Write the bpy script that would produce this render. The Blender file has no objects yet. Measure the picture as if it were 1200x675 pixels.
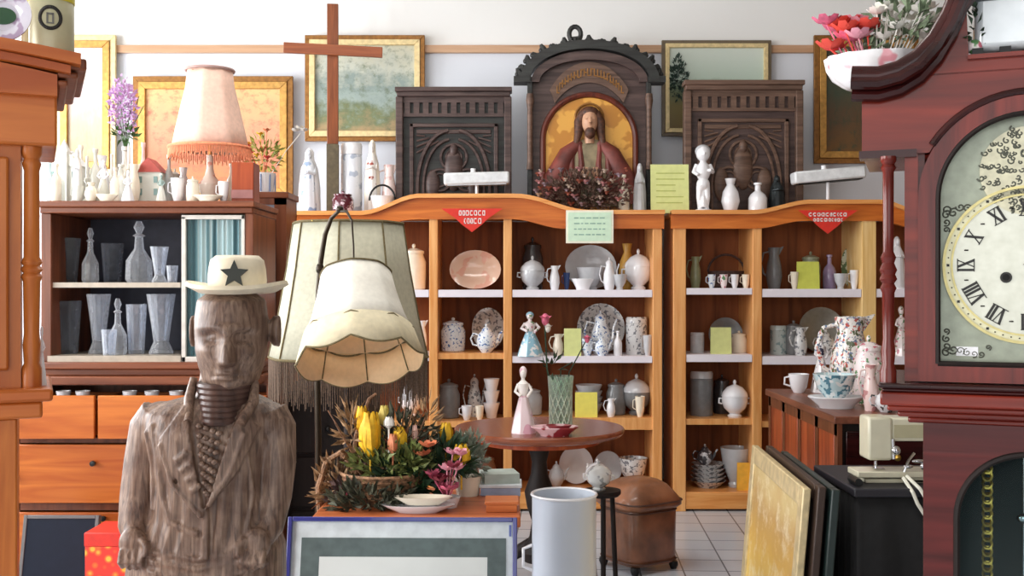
import bpy, bmesh, math, random
from math import sin, cos, pi, radians, sqrt, atan2, exp
from mathutils import Vector, Matrix, noise

F, CX, CY, H = 1250.0, 600.0, 337.5, 1.3      # focal length in pixels of the 1200x675 frame, principal point, eye height
SC = bpy.context.scene
COL = SC.collection

def W(px, py, Y):
    return Vector(((px-CX)*Y/F, Y, H+(CY-py)*Y/F))
def zz(py, Y): return H+(CY-py)*Y/F
def xx(px, Y): return (px-CX)*Y/F

# ------------------------------------------------------------------ materials
def lin(c):
    c /= 255.0
    return c/12.92 if c <= .04045 else ((c+.055)/1.055)**2.4
def C(r, g, b): return (lin(r), lin(g), lin(b), 1)
MATS = {}
def newmat(name):
    m = bpy.data.materials.new(name); m.use_nodes = True
    nt = m.node_tree; p = nt.nodes['Principled BSDF']
    return m, nt, p
def plain(name, col, rough=.5, metal=0, noise_amt=.06, scale=30, bump=0, coat=0, spec=.5):
    if name in MATS: return MATS[name]
    m, nt, p = newmat(name)
    p.inputs['Roughness'].default_value = rough; p.inputs['Metallic'].default_value = metal
    p.inputs['Coat Weight'].default_value = coat
    p.inputs['Specular IOR Level'].default_value = spec
    tc = nt.nodes.new('ShaderNodeTexCoord'); n = nt.nodes.new('ShaderNodeTexNoise')
    n.inputs['Scale'].default_value = scale; n.inputs['Detail'].default_value = 3
    nt.links.new(tc.outputs['Object'], n.inputs['Vector'])
    r = nt.nodes.new('ShaderNodeValToRGB')
    a = 1-noise_amt*2; b = 1+noise_amt*1.5
    r.color_ramp.elements[0].position = .3; r.color_ramp.elements[1].position = .7
    r.color_ramp.elements[0].color = (col[0]*a, col[1]*a, col[2]*a, 1)
    r.color_ramp.elements[1].color = (min(1, col[0]*b), min(1, col[1]*b), min(1, col[2]*b), 1)
    nt.links.new(n.outputs['Fac'], r.inputs['Fac']); nt.links.new(r.outputs['Color'], p.inputs['Base Color'])
    if bump:
        bp = nt.nodes.new('ShaderNodeBump'); bp.inputs['Strength'].default_value = bump; bp.inputs['Distance'].default_value = .01
        nt.links.new(n.outputs['Fac'], bp.inputs['Height']); nt.links.new(bp.outputs['Normal'], p.inputs['Normal'])
    MATS[name] = m
    return m
def wood(name, c1, c2, rough=.35, axis='z', scale=8, coat=.2, bump=.1, knots=False):
    if name in MATS: return MATS[name]
    m, nt, p = newmat(name)
    p.inputs['Roughness'].default_value = rough; p.inputs['Coat Weight'].default_value = coat*.35; p.inputs['Specular IOR Level'].default_value = .3
    p.inputs['Coat Roughness'].default_value = .2
    tc = nt.nodes.new('ShaderNodeTexCoord'); mp = nt.nodes.new('ShaderNodeMapping')
    s = {'z': (scale, scale, scale*.08), 'x': (scale*.08, scale, scale), 'y': (scale, scale*.08, scale)}[axis]
    mp.inputs['Scale'].default_value = s
    n = nt.nodes.new('ShaderNodeTexNoise'); n.inputs['Scale'].default_value = 4; n.inputs['Detail'].default_value = 6
    n.inputs['Distortion'].default_value = .8
    nt.links.new(tc.outputs['Object'], mp.inputs['Vector']); nt.links.new(mp.outputs['Vector'], n.inputs['Vector'])
    r = nt.nodes.new('ShaderNodeValToRGB')
    r.color_ramp.elements[0].position = .32; r.color_ramp.elements[1].position = .68
    r.color_ramp.elements[0].color = c2; r.color_ramp.elements[1].color = c1
    nt.links.new(n.outputs['Fac'], r.inputs['Fac']); nt.links.new(r.outputs['Color'], p.inputs['Base Color'])
    bp = nt.nodes.new('ShaderNodeBump'); bp.inputs['Strength'].default_value = bump; bp.inputs['Distance'].default_value = .005
    nt.links.new(n.outputs['Fac'], bp.inputs['Height']); nt.links.new(bp.outputs['Normal'], p.inputs['Normal'])
    MATS[name] = m
    return m
def floral(name, base, cols, scale=40, rough=.15, amt=.56, coat=.5):
    """glazed china with small painted sprigs"""
    if name in MATS: return MATS[name]
    m, nt, p = newmat(name)
    p.inputs['Roughness'].default_value = rough; p.inputs['Coat Weight'].default_value = coat
    tc = nt.nodes.new('ShaderNodeTexCoord'); prev = None
    rgb = nt.nodes.new('ShaderNodeRGB'); rgb.outputs[0].default_value = base; prev = rgb.outputs[0]
    for k, c in enumerate(cols):
        mp = nt.nodes.new('ShaderNodeMapping'); mp.inputs['Location'].default_value = (k*3.1, k*1.7, k*.9)
        n = nt.nodes.new('ShaderNodeTexNoise'); n.inputs['Scale'].default_value = scale; n.inputs['Detail'].default_value = 2
        nt.links.new(tc.outputs['Object'], mp.inputs['Vector']); nt.links.new(mp.outputs['Vector'], n.inputs['Vector'])
        r = nt.nodes.new('ShaderNodeValToRGB')
        r.color_ramp.elements[0].position = amt; r.color_ramp.elements[0].color = (0, 0, 0, 1)
        r.color_ramp.elements[1].position = amt+.04; r.color_ramp.elements[1].color = (1, 1, 1, 1)
        nt.links.new(n.outputs['Fac'], r.inputs['Fac'])
        mx = nt.nodes.new('ShaderNodeMix'); mx.data_type = 'RGBA'
        nt.links.new(r.outputs['Color'], mx.inputs['Factor']); nt.links.new(prev, mx.inputs['A']); mx.inputs['B'].default_value = c
        prev = mx.outputs['Result']
    nt.links.new(prev, p.inputs['Base Color'])
    MATS[name] = m
    return m
def glass(name, tint=(.85, .9, .95, 1), body=.35, rough=.08):
    """cut glass: part clear, part bright facets"""
    if name in MATS: return MATS[name]
    m, nt, p = newmat(name)
    p.inputs['Base Color'].default_value = tint; p.inputs['Roughness'].default_value = rough
    p.inputs['Specular IOR Level'].default_value = 1.0
    tr = nt.nodes.new('ShaderNodeBsdfTransparent'); tr.inputs['Color'].default_value = tint
    mx = nt.nodes.new('ShaderNodeMixShader')
    fr = nt.nodes.new('ShaderNodeLayerWeight'); fr.inputs['Blend'].default_value = .4
    vo = nt.nodes.new('ShaderNodeTexVoronoi'); vo.inputs['Scale'].default_value = 70
    tc = nt.nodes.new('ShaderNodeTexCoord'); nt.links.new(tc.outputs['Object'], vo.inputs['Vector'])
    ma = nt.nodes.new('ShaderNodeMath'); ma.operation = 'MULTIPLY_ADD'; ma.inputs[1].default_value = body*.35; ma.inputs[2].default_value = body*.12
    nt.links.new(vo.outputs['Distance'], ma.inputs[0])
    ad = nt.nodes.new('ShaderNodeMath'); ad.operation = 'MULTIPLY_ADD'; ad.inputs[1].default_value = .55; ad.use_clamp = True
    nt.links.new(fr.outputs['Facing'], ad.inputs[0]); nt.links.new(ma.outputs[0], ad.inputs[2])
    nt.links.new(ad.outputs[0], mx.inputs[0]); nt.links.new(tr.outputs[0], mx.inputs[1]); nt.links.new(p.outputs[0], mx.inputs[2])
    nt.links.new(mx.outputs[0], nt.nodes['Material Output'].inputs[0])
    MATS[name] = m
    return m
def painting(name, stops, nscale=6, amt=.35, span=.5, fleck=None):
    """a painted canvas: colour bands from bottom (0) to top (1) of the object, broken by brush noise"""
    m, nt, p = newmat(name)
    p.inputs['Roughness'].default_value = .5
    tc = nt.nodes.new('ShaderNodeTexCoord'); sp = nt.nodes.new('ShaderNodeSeparateXYZ')
    nt.links.new(tc.outputs['Generated'], sp.inputs[0])
    n = nt.nodes.new('ShaderNodeTexNoise'); n.inputs['Scale'].default_value = nscale; n.inputs['Detail'].default_value = 10; n.inputs['Roughness'].default_value = .65
    nt.links.new(tc.outputs['Generated'], n.inputs['Vector'])
    a = nt.nodes.new('ShaderNodeMath'); a.operation = 'MULTIPLY_ADD'; a.inputs[1].default_value = amt*2; a.inputs[2].default_value = -amt
    nt.links.new(n.outputs['Fac'], a.inputs[0])
    b = nt.nodes.new('ShaderNodeMath'); b.operation = 'ADD'; nt.links.new(a.outputs[0], b.inputs[0]); nt.links.new(sp.outputs['Z'], b.inputs[1])
    r = nt.nodes.new('ShaderNodeValToRGB'); els = r.color_ramp.elements
    els[0].position, els[0].color = stops[0]; els[1].position, els[1].color = stops[-1]
    for pos, c in stops[1:-1]:
        e = els.new(pos); e.color = c
    nt.links.new(b.outputs[0], r.inputs['Fac']); out = r.outputs['Color']
    if fleck:
        n2 = nt.nodes.new('ShaderNodeTexNoise'); n2.inputs['Scale'].default_value = nscale*2.3; n2.inputs['Detail'].default_value = 9; n2.inputs['Roughness'].default_value = .7
        nt.links.new(tc.outputs['Generated'], n2.inputs['Vector'])
        r2 = nt.nodes.new('ShaderNodeValToRGB'); r2.color_ramp.elements[0].position = .5; r2.color_ramp.elements[1].position = .72
        nt.links.new(n2.outputs['Fac'], r2.inputs['Fac'])
        mx = nt.nodes.new('ShaderNodeMix'); mx.data_type = 'RGBA'; nt.links.new(r2.outputs['Color'], mx.inputs['Factor'])
        nt.links.new(out, mx.inputs['A']); mx.inputs['B'].default_value = fleck; out = mx.outputs['Result']
    nt.links.new(out, p.inputs['Base Color'])
    return m

PINE = wood('pine', C(238, 178, 114), C(220, 148, 82), axis='z', scale=9)
PINEX = wood('pine_across', C(238, 172, 104), C(218, 140, 70), axis='x', scale=9)
PINED = wood('pine_deep', C(216, 124, 50), C(180, 88, 28), axis='x', scale=7)
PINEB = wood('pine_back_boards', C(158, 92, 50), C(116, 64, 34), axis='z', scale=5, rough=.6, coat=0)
PINEP = wood('pale_pine', C(246, 212, 150), C(228, 184, 112), axis='z', scale=8)
PINEH = wood('honey_pine', C(204, 116, 50), C(168, 80, 30), axis='x', scale=5)
PINEHZ = wood('honey_pine_upright', C(204, 120, 54), C(164, 84, 34), axis='z', scale=7)
MAHO = wood('mahogany', C(124, 40, 26), C(84, 24, 17), axis='x', scale=8, rough=.22, coat=.5)
MAHOZ = wood('mahogany_upright', C(116, 38, 28), C(74, 22, 18), axis='z', scale=10, rough=.22, coat=.5)
MAHOD = wood('dark_mahogany', C(58, 18, 17), C(34, 10, 10), axis='x', scale=8, rough=.25, coat=.4)
WALN = wood('walnut', C(136, 78, 50), C(100, 52, 32), axis='x', scale=6, rough=.35)
WALNZ = wood('walnut_upright', C(128, 74, 50), C(92, 50, 32), axis='z', scale=6, rough=.35)
CHERRY = wood('red_cherry', C(176, 82, 44), C(126, 48, 26), axis='z', scale=6, rough=.3)
OAKD = wood('dark_carved_oak', C(92, 74, 70), C(58, 44, 42), axis='x', scale=9, rough=.45, bump=.25)
OAKM = wood('brown_carved_oak', C(118, 92, 78), C(80, 60, 50), axis='x', scale=9, rough=.45, bump=.25)
OAKG = wood('green_black_oak', C(56, 58, 56), C(36, 34, 34), axis='x', scale=9, rough=.5, bump=.25)
TEAK = wood('cross_brown', C(146, 80, 44), C(108, 56, 30), axis='z', scale=12)
MAHOP = wood('plum_mahogany', C(96, 36, 34), C(62, 22, 22), axis='x', scale=8, rough=.3, coat=.4)
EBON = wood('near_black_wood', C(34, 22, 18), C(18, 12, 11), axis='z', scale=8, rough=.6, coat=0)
PORC = plain('white_porcelain', C(236, 236, 240), .12, coat=.6, noise_amt=.01)
PORCG = plain('grey_porcelain', C(196, 198, 202), .18, coat=.5, noise_amt=.03)
CREAM = plain('cream_porcelain', C(238, 228, 208), .15, coat=.5, noise_amt=.02)
STONE = plain('grey_stoneware', C(120, 122, 124), .3, coat=.3, noise_amt=.06)
DARKP = plain('dark_stoneware', C(62, 58, 60), .25, coat=.4, noise_amt=.08)
BLUEW = floral('blue_sprig_china', C(228, 234, 240), [C(70, 110, 170)], 70, amt=.58)
PINKW = floral('rose_sprig_china', C(240, 228, 228), [C(206, 110, 130), C(90, 140, 90)], 45, amt=.6)
MULTI = floral('many_coloured_china', C(240, 236, 232), [C(190, 90, 80), C(110, 130, 160), C(90, 100, 70)], 48, amt=.57)
SILV = floral('silver_sprig_china', C(214, 214, 214), [C(120, 122, 128)], 50, amt=.55)
GOLD = plain('gilt', C(204, 156, 86), .4, .6, .12, 40)
GOLDP = plain('pale_gilt', C(230, 208, 156), .45, .3, .08, 40)
GOLDD = plain('dull_gilt', C(150, 104, 52), .45, .5, .15, 40)
BRASS = plain('brass', C(196, 160, 78), .28, .9, .08, 40)
CHROME = plain('chrome', C(210, 210, 214), .15, 1, .02)
BLACK = plain('black_iron', C(28, 28, 28), .4, .3, .1)
SHELFW = plain('white_shelf_paper', C(240, 234, 242), .5, 0, .01)
PAPERY = plain('yellow_card', C(236, 224, 104), .7, 0, .03)
PAPERG = plain('yellow_green_card', C(206, 212, 92), .7, 0, .03)
PAPERL = plain('lime_pale_card', C(218, 224, 150), .7, 0, .03)
PAPERW = plain('cream_card', C(238, 234, 214), .7, 0, .03)
MINT = plain('mint_card', C(206, 232, 206), .7, 0, .03)
RED = plain('red_card', C(218, 46, 30), .5, 0, .04)
WHITEC = plain('white_paint_marks', C(250, 244, 240), .5, 0, .01)
SHADE = plain('parchment_shade', C(184, 182, 162), .75, 0, .05, 60)
SHADEW = plain('white_silk_shade', C(232, 230, 220), .7, 0, .03, 60)
SHADEI = plain('peach_shade_lining', C(238, 204, 158), .7, 0, .03, 60)
SHADEP = plain('pink_pleated_silk', C(236, 198, 180), .75, 0, .05, 60)
FRINGEP = plain('coral_fringe', C(240, 150, 110), .8, 0, .1, 90)
FRINGEB = plain('brown_fringe', C(92, 72, 56), .8, 0, .25, 120)
BRAID = plain('olive_braid', C(104, 92, 60), .8, 0, .15, 90)
GLASSV = glass('cut_glass', (.88, .91, .96, 1), .45)
GLASSD = glass('smoked_glass', (.55, .58, .64, 1), .25)
GREEN = plain('leaf_green', C(58, 92, 40), .5, 0, .3, 60)
GREEND = plain('dark_leaf_green', C(34, 60, 36), .5, 0, .3, 60)
SAGE = plain('sage_leaf', C(140, 148, 132), .7, 0, .2, 60)
YELL = plain('yellow_petal', C(244, 190, 40), .6, 0, .12, 60)
PINKF = plain('pink_petal', C(222, 110, 140), .6, 0, .2, 60)
REDF = plain('red_petal', C(222, 60, 56), .6, 0, .2, 60)
WHITEF = plain('white_petal', C(240, 236, 228), .6, 0, .05, 60)
LILAC = plain('lilac_petal', C(200, 160, 206), .6, 0, .1, 60)
WICK = plain('wicker', C(150, 112, 82), .8, 0, .35, 80, bump=.6)

# ------------------------------------------------------------------ mesh builder
class MB:
    def __init__(s): s.v = []; s.f = []; s.m = []; s.k = 0; s.M = None
    def add(s, vs, fs):
        b = len(s.v)
        for p in vs:
            p = Vector(p); s.v.append(s.M @ p if s.M else p)
        for f in fs: s.f.append([b+i for i in f]); s.m.append(s.k)
        return s
    def box(s, x0, x1, y0, y1, z0, z1):
        vs = [(x, y, z) for z in (z0, z1) for y in (y0, y1) for x in (x0, x1)]
        return s.add(vs, [(0, 2, 3, 1), (4, 5, 7, 6), (0, 1, 5, 4), (2, 6, 7, 3), (0, 4, 6, 2), (1, 3, 7, 5)])
    def cbox(s, c, d):
        return s.box(c[0]-d[0]/2, c[0]+d[0]/2, c[1]-d[1]/2, c[1]+d[1]/2, c[2]-d[2]/2, c[2]+d[2]/2)
    def prism(s, poly, y0, y1):
        n = len(poly)
        vs = [(p[0], y0, p[1]) for p in poly]+[(p[0], y1, p[1]) for p in poly]
        fs = [tuple(range(n)), tuple(range(2*n-1, n-1, -1))]+[(i, i+n, (i+1) % n+n, (i+1) % n) for i in range(n)]
        return s.add(vs, fs)
    def plate(s, poly, z0, z1):
        n = len(poly)
        vs = [(p[0], p[1], z0) for p in poly]+[(p[0], p[1], z1) for p in poly]
        fs = [tuple(range(n-1, -1, -1)), tuple(range(n, 2*n))]+[(i, (i+1) % n, (i+1) % n+n, i+n) for i in range(n)]
        return s.add(vs, fs)
    def lathe(s, prof, seg=24, c=(0, 0, 0), sx=1, sy=1, lob=0, lobn=8, rot=0):
        vs = []; fs = []
        n = len(prof)
        for (r, z) in prof:
            for k in range(seg):
                a = 2*pi*k/seg+rot; rr = r*(1+lob*cos(lobn*a))
                vs.append((c[0]+rr*cos(a)*sx, c[1]+rr*sin(a)*sy, c[2]+z))
        for i in range(n-1):
            for k in range(seg):
                fs.append((i*seg+k, i*seg+(k+1) % seg, (i+1)*seg+(k+1) % seg, (i+1)*seg+k))
        if prof[0][0] > 1e-4: fs.append(tuple(range(seg-1, -1, -1)))
        if prof[-1][0] > 1e-4: fs.append(tuple((n-1)*seg+k for k in range(seg)))
        return s.add(vs, fs)
    def tube(s, pts, r, seg=8, closed=False):
        pts = [Vector(p) for p in pts]; n = len(pts)
        rs = r if isinstance(r, (list, tuple)) else [r]*n
        vs = []; fs = []; prev = None
        for i, p in enumerate(pts):
            if closed: t = pts[(i+1) % n]-pts[i-1]
            else: t = pts[min(i+1, n-1)]-pts[max(i-1, 0)]
            if t.length < 1e-9: t = Vector((0, 0, 1))
            t.normalize()
            if prev is None:
                up = Vector((0, 0, 1)) if abs(t.z) < .9 else Vector((0, 1, 0))
                u = t.cross(up).normalized()
            else:
                u = (prev-t*prev.dot(t)); u = u.normalized() if u.length > 1e-6 else t.orthogonal().normalized()
            w = t.cross(u); prev = u
            for k in range(seg):
                a = 2*pi*k/seg; vs.append(p+u*cos(a)*rs[i]+w*sin(a)*rs[i])
        m = n if closed else n-1
        for i in range(m):
            j = (i+1) % n
            for k in range(seg): fs.append((i*seg+k, i*seg+(k+1) % seg, j*seg+(k+1) % seg, j*seg+k))
        if not closed:
            fs.append(tuple(range(seg-1, -1, -1))); fs.append(tuple((n-1)*seg+k for k in range(seg)))
        return s.add(vs, fs)
    def ell(s, c, rx, ry, rz, seg=14, rings=9):
        prof = [(max(1e-5, sin(pi*i/rings)), -cos(pi*i/rings)) for i in range(rings+1)]
        vs = []; fs = []
        for (r, z) in prof:
            for k in range(seg):
                a = 2*pi*k/seg; vs.append((c[0]+r*cos(a)*rx, c[1]+r*sin(a)*ry, c[2]+z*rz))
        for i in range(rings):
            for k in range(seg): fs.append((i*seg+k, i*seg+(k+1) % seg, (i+1)*seg+(k+1) % seg, (i+1)*seg+k))
        return s.add(vs, fs)
    def leaf(s, c, d, L, w, fold=.3, rng=random):
        d = Vector(d).normalized(); sd = d.orthogonal().normalized()
        sd = Matrix.Rotation(rng.uniform(0, 2*pi), 3, d) @ sd; up = d.cross(sd)
        c = Vector(c)
        pts = [c, c+d*L*.45+sd*w/2+up*w*fold, c+d*L*.45-sd*w/2+up*w*fold, c+d*L-up*w*fold*.6, c+d*L*.5]
        return s.add(pts, [(0, 1, 4), (0, 4, 2), (1, 3, 4), (4, 3, 2)])
    def leaves(s, c, rad, n, L, w, seed=0, updir=.3):
        rng = random.Random(seed)
        for i in range(n):
            a = rng.uniform(0, 2*pi); b = math.acos(rng.uniform(-1, 1)); q = rng.random()**.4
            o = Vector((sin(b)*cos(a), sin(b)*sin(a), cos(b)))
            p = Vector(c)+Vector((o.x*rad[0], o.y*rad[1], o.z*rad[2]))*q
            d = o+Vector((rng.uniform(-.6, .6), rng.uniform(-.6, .6), updir+rng.uniform(-.3, .6)))
            s.leaf(p, d, L*rng.uniform(.7, 1.3), w*rng.uniform(.7, 1.3), .3, rng)
        return s
    def blossom(s, c, r, n=6, seed=0, cup=.7):
        rng = random.Random(seed); c = Vector(c)
        for ring, (rr, up) in enumerate(((1, cup), (.6, 1.0))):
            for k in range(n):
                a = 2*pi*(k+ring*.5)/n+rng.uniform(-.15, .15)
                d = Vector((cos(a)*(1-.4*ring), sin(a)*(1-.4*ring), up*.6))
                sd = Vector((-sin(a), cos(a), 0))
                L = r*rr
                pts = [c, c+d*L*.6+sd*L*.42, c+d*L*.6-sd*L*.42, c+d*L*1.0+sd*L*.22+Vector((0, 0, L*.15)), c+d*L*1.0-sd*L*.22+Vector((0, 0, L*.15)), c+d*L*.6-Vector((0, 0, L*.08))]
                s.add(pts, [(0, 1, 5), (0, 5, 2), (1, 3, 5), (5, 4, 2), (5, 3, 4)])
        return s
    def build(s, name, mat, parent=None, bevel=0, world=False, angle=38, smooth=True, seg=2):
        me = bpy.data.meshes.new(name)
        off = parent.location if (world and parent) else Vector((0, 0, 0))
        base = None
        if parent is None and world is not False and world is not True:
            base = Vector(world); off = base          # own origin for a one-mesh thing
        me.from_pydata([tuple(p-off) for p in s.v], [], s.f)
        ms = mat if isinstance(mat, (list, tuple)) else [mat]
        for m in ms: me.materials.append(m)
        if len(ms) > 1: me.polygons.foreach_set('material_index', s.m)
        bm = bmesh.new(); bm.from_mesh(me); bmesh.ops.recalc_face_normals(bm, faces=bm.faces); bm.to_mesh(me); bm.free()
        if smooth:
            me.shade_smooth(); me.set_sharp_from_angle(angle=radians(angle))
        me.update()
        o = bpy.data.objects.new(name, me); COL.objects.link(o)
        if parent: o.parent = parent
        if base is not None: o.location = base
        if bevel:
            b = o.modifiers.new('bevel', 'BEVEL'); b.width = bevel; b.segments = seg; b.limit_method = 'ANGLE'; b.angle_limit = radians(40)
            b.harden_normals = False
        return o

def thing(name, label, cat, loc=(0, 0, 0), rz=0, group=None):
    o = bpy.data.objects.new(name, None); COL.objects.link(o)
    o.empty_display_size = .05
    o.location = loc; o.rotation_euler = (0, 0, rz)
    return tag(o, label, cat, group)
def tag(o, label, cat, group=None, kind=None):
    o['label'] = label; o['category'] = cat
    if group: o['group'] = group
    if kind: o['kind'] = kind
    return o
def struct(o): o['kind'] = 'structure'; return o
def plabel(o, l): o['label'] = l; return o

# ------------------------------------------------------------------ china kit: every maker fills thing t (local base at 0)
def K_teapot(t, w, h, m, m2):
    r = w*.31
    MB().lathe([(r*.5, 0), (r*.55, h*.03), (r*.9, h*.2), (r, h*.4), (r*.85, h*.62), (r*.55, h*.72), (r*.5, h*.74)]).build('body', m, t)
    l = MB().lathe([(r*.52, h*.73), (r*.45, h*.8), (r*.2, h*.88), (.0001, h*.9)]).build('lid', m, t)
    MB().ell((0, 0, h*.94), r*.14, r*.14, h*.06, 10, 6).build('knob', m, l)
    MB().tube([(r*.8, 0, h*.28), (r*1.15, 0, h*.4), (r*1.3, 0, h*.6), (r*1.6, 0, h*.74)], [r*.25, r*.2, r*.13, r*.1]).build('spout', m, t)
    MB().tube([(-r*.85, 0, h*.62), (-r*1.3, 0, h*.66), (-r*1.55, 0, h*.48), (-r*1.35, 0, h*.28), (-r*.9, 0, h*.24)], r*.09).build('handle', m, t)
def K_coffeepot(t, w, h, m, m2):
    r = w*.3
    MB().lathe([(r*.7, 0), (r*.75, h*.03), (r, h*.25), (r*.9, h*.5), (r*.55, h*.72), (r*.6, h*.8)]).build('body', m, t)
    l = MB().lathe([(r*.62, h*.8), (r*.5, h*.87), (r*.15, h*.93), (.0001, h*.94)]).build('lid', m, t)
    MB().ell((0, 0, h*.965), r*.16, r*.16, h*.035, 10, 6).build('knob', m, l)
    MB().tube([(r*.8, 0, h*.2), (r*1.2, 0, h*.4), (r*1.25, 0, h*.6), (r*1.6, 0, h*.8)], [r*.22, r*.18, r*.12, r*.1]).build('spout', m, t)
    MB().tube([(-r*.6, 0, h*.7), (-r*1.3, 0, h*.74), (-r*1.6, 0, h*.5), (-r*1.3, 0, h*.28), (-r*.95, 0, h*.22)], r*.09).build('handle', m, t)
def K_tureen(t, w, h, m, m2):
    r = w*.4
    MB().lathe([(r*.5, 0), (r*.55, h*.05), (r*.4, h*.1), (r*.85, h*.25), (r, h*.42), (r*.98, h*.56)]).build('bowl', m, t)
    l = MB().lathe([(r*1.03, h*.56), (r*.95, h*.66), (r*.6, h*.8), (r*.15, h*.87), (.0001, h*.88)]).build('lid', m2 or m, t)
    MB().ell((0, 0, h*.93), r*.13, r*.13, h*.07, 10, 6).build('knob', m2 or m, l)
    for sg in (-1, 1):
        MB().tube([(sg*r*.95, 0, h*.5), (sg*r*1.2, 0, h*.5), (sg*r*1.22, 0, h*.38), (sg*r*.97, 0, h*.36)], r*.07).build('handle', m, t)
def K_jar(t, w, h, m, m2):
    r = w*.48
    MB().lathe([(r*.85, 0), (r*.95, h*.03), (r, h*.3), (r, h*.6), (r*.8, h*.74), (r*.78, h*.78)]).build('body', m, t)
    l = MB().lathe([(r*.86, h*.78), (r*.84, h*.84), (r*.3, h*.9), (.0001, h*.91)]).build('lid', m2 or m, t)
    MB().ell((0, 0, h*.95), r*.16, r*.16, h*.05, 10, 6).build('knob', m2 or m, l)
def K_canister(t, w, h, m, m2):
    r = w*.48
    MB().lathe([(r*.96, 0), (r, h*.02), (r, h*.82), (r*.92, h*.84)]).build('body', m, t)
    MB().lathe([(r*1.0, h*.84), (r*1.0, h*.96), (r*.9, h), (.0001, h)]).build('lid', m2 or m, t)
def K_jug(t, w, h, m, m2):
    r = w*.36
    b = MB().lathe([(r*.7, 0), (r*.75, h*.03), (r, h*.3), (r*.9, h*.55), (r*.62, h*.78), (r*.75, h*.96), (r*.7, h*.97), (r*.55, h*.8)])
    b.build('body', m, t)
    MB().tube([(-r*.5, 0, h*.88), (-r*1.3, 0, h*.84), (-r*1.65, 0, h*.6), (-r*1.3, 0, h*.36), (-r*.9, 0, h*.3)], r*.12).build('handle', m, t)
    MB().prism([(r*.5, h*.95), (r*1.2, h), (r*.65, h*.8)], -r*.15, r*.15).build('spout', m, t)
def K_cup(t, w, h, m, m2):
    r = w*.4
    MB().lathe([(r*.5, 0), (r*.55, h*.05), (r*.8, h*.3), (r, h), (r*.93, h), (r*.7, h*.35), (.0001, h*.15)]).build('bowl', m, t)
    MB().tube([(-r*.9, 0, h*.85), (-r*1.35, 0, h*.8), (-r*1.4, 0, h*.45), (-r*.85, 0, h*.35)], r*.1).build('handle', m, t)
def K_figurine(t, w, h, m, m2):
    r = w*.45
    MB().lathe([(r, 0), (r*.98, h*.04), (r*.75, h*.25), (r*.42, h*.48), (r*.3, h*.56)], lob=.06, lobn=7).build('skirt', m2 or m, t)
    b = MB().lathe([(r*.3, h*.55), (r*.42, h*.66), (r*.45, h*.74), (r*.16, h*.79), (r*.14, h*.83)])
    b.tube([(-r*.4, 0, h*.73), (-r*.65, -r*.2, h*.62), (-r*.2, -r*.5, h*.56)], r*.12)
    b.tube([(r*.4, 0, h*.73), (r*.7, -r*.1, h*.64), (r*.35, -r*.5, h*.55)], r*.12)
    b.ell((0, 0, h*.89), r*.26, r*.27, h*.085, 12, 8); b.ell((0, -r*.27, h*.885), r*.04, r*.06, h*.015, 6, 5)
    b.build('torso', m, t)
    MB().ell((0, r*.07, h*.92), r*.31, r*.29, h*.08, 12, 8).build('hair', m2 or m, t)
def K_saint(t, w, h, m, m2):
    r = w*.45
    b = MB().lathe([(r*.75, 0), (r*.8, h*.03), (r*.7, h*.3), (r*.6, h*.55), (r*.62, h*.7), (r*.35, h*.79), (r*.18, h*.82)], lob=.05, lobn=9, sy=.8)
    b.ell((0, 0, h*.89), r*.27, r*.27, h*.075, 12, 8); b.tube([(-r*.5, 0, h*.7), (-r*.55, -r*.35, h*.6), (0, -r*.75, h*.62)], r*.15)
    b.tube([(r*.5, 0, h*.7), (r*.55, -r*.35, h*.6), (0, -r*.75, h*.62)], r*.15)
    b.ell((0, -r*.27, h*.885), r*.05, r*.07, h*.015, 6, 5)
    b.build('body', m, t)
    b = MB().lathe([(r*.98, 0), (r*.95, h*.4), (r*.75, h*.68), (r*.42, h*.82), (r*.38, h*.93), (r*.2, h*.985), (.0001, h)], sy=.75, c=(0, r*.3, 0))
    b.build('mantle', m2 or m, t)
    MB().lathe([(r*1.05, -.0), (r*1.05, h*.03), (r*.9, h*.04)]).build('base', m, t)
def K_basket(t, w, h, m, m2):
    r = w*.48
    MB().lathe([(r*.8, 0), (r, h*.5), (r*.94, h*.5), (r*.7, h*.06), (.0001, h*.05)], sy=.6).build('basket_body', m, t)
    MB().tube([(r*cos(a)*.96, 0, h*.48+h*.5*sin(a)) for a in [pi*i/12 for i in range(13)]], w*.03).build('handle', m, t)
KPARTS = dict(teapot=(K_teapot, 'teapot'), coffeepot=(K_coffeepot, 'coffee pot'), tureen=(K_tureen, 'tureen'), jar=(K_jar, 'jar'),
              canister=(K_canister, 'canister'), jug=(K_jug, 'jug'), cup=(K_cup, 'cup'), figurine=(K_figurine, 'figurine'),
              saint=(K_saint, 'statuette'), basket=(K_basket, 'basket'))
KNAME = dict(teapot='teapot', coffeepot='coffee_pot', tureen='soup_tureen', jar='lidded_jar', canister='canister', jug='jug', cup='cup',
             figurine='figurine', saint='statuette', basket='basket')
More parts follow.
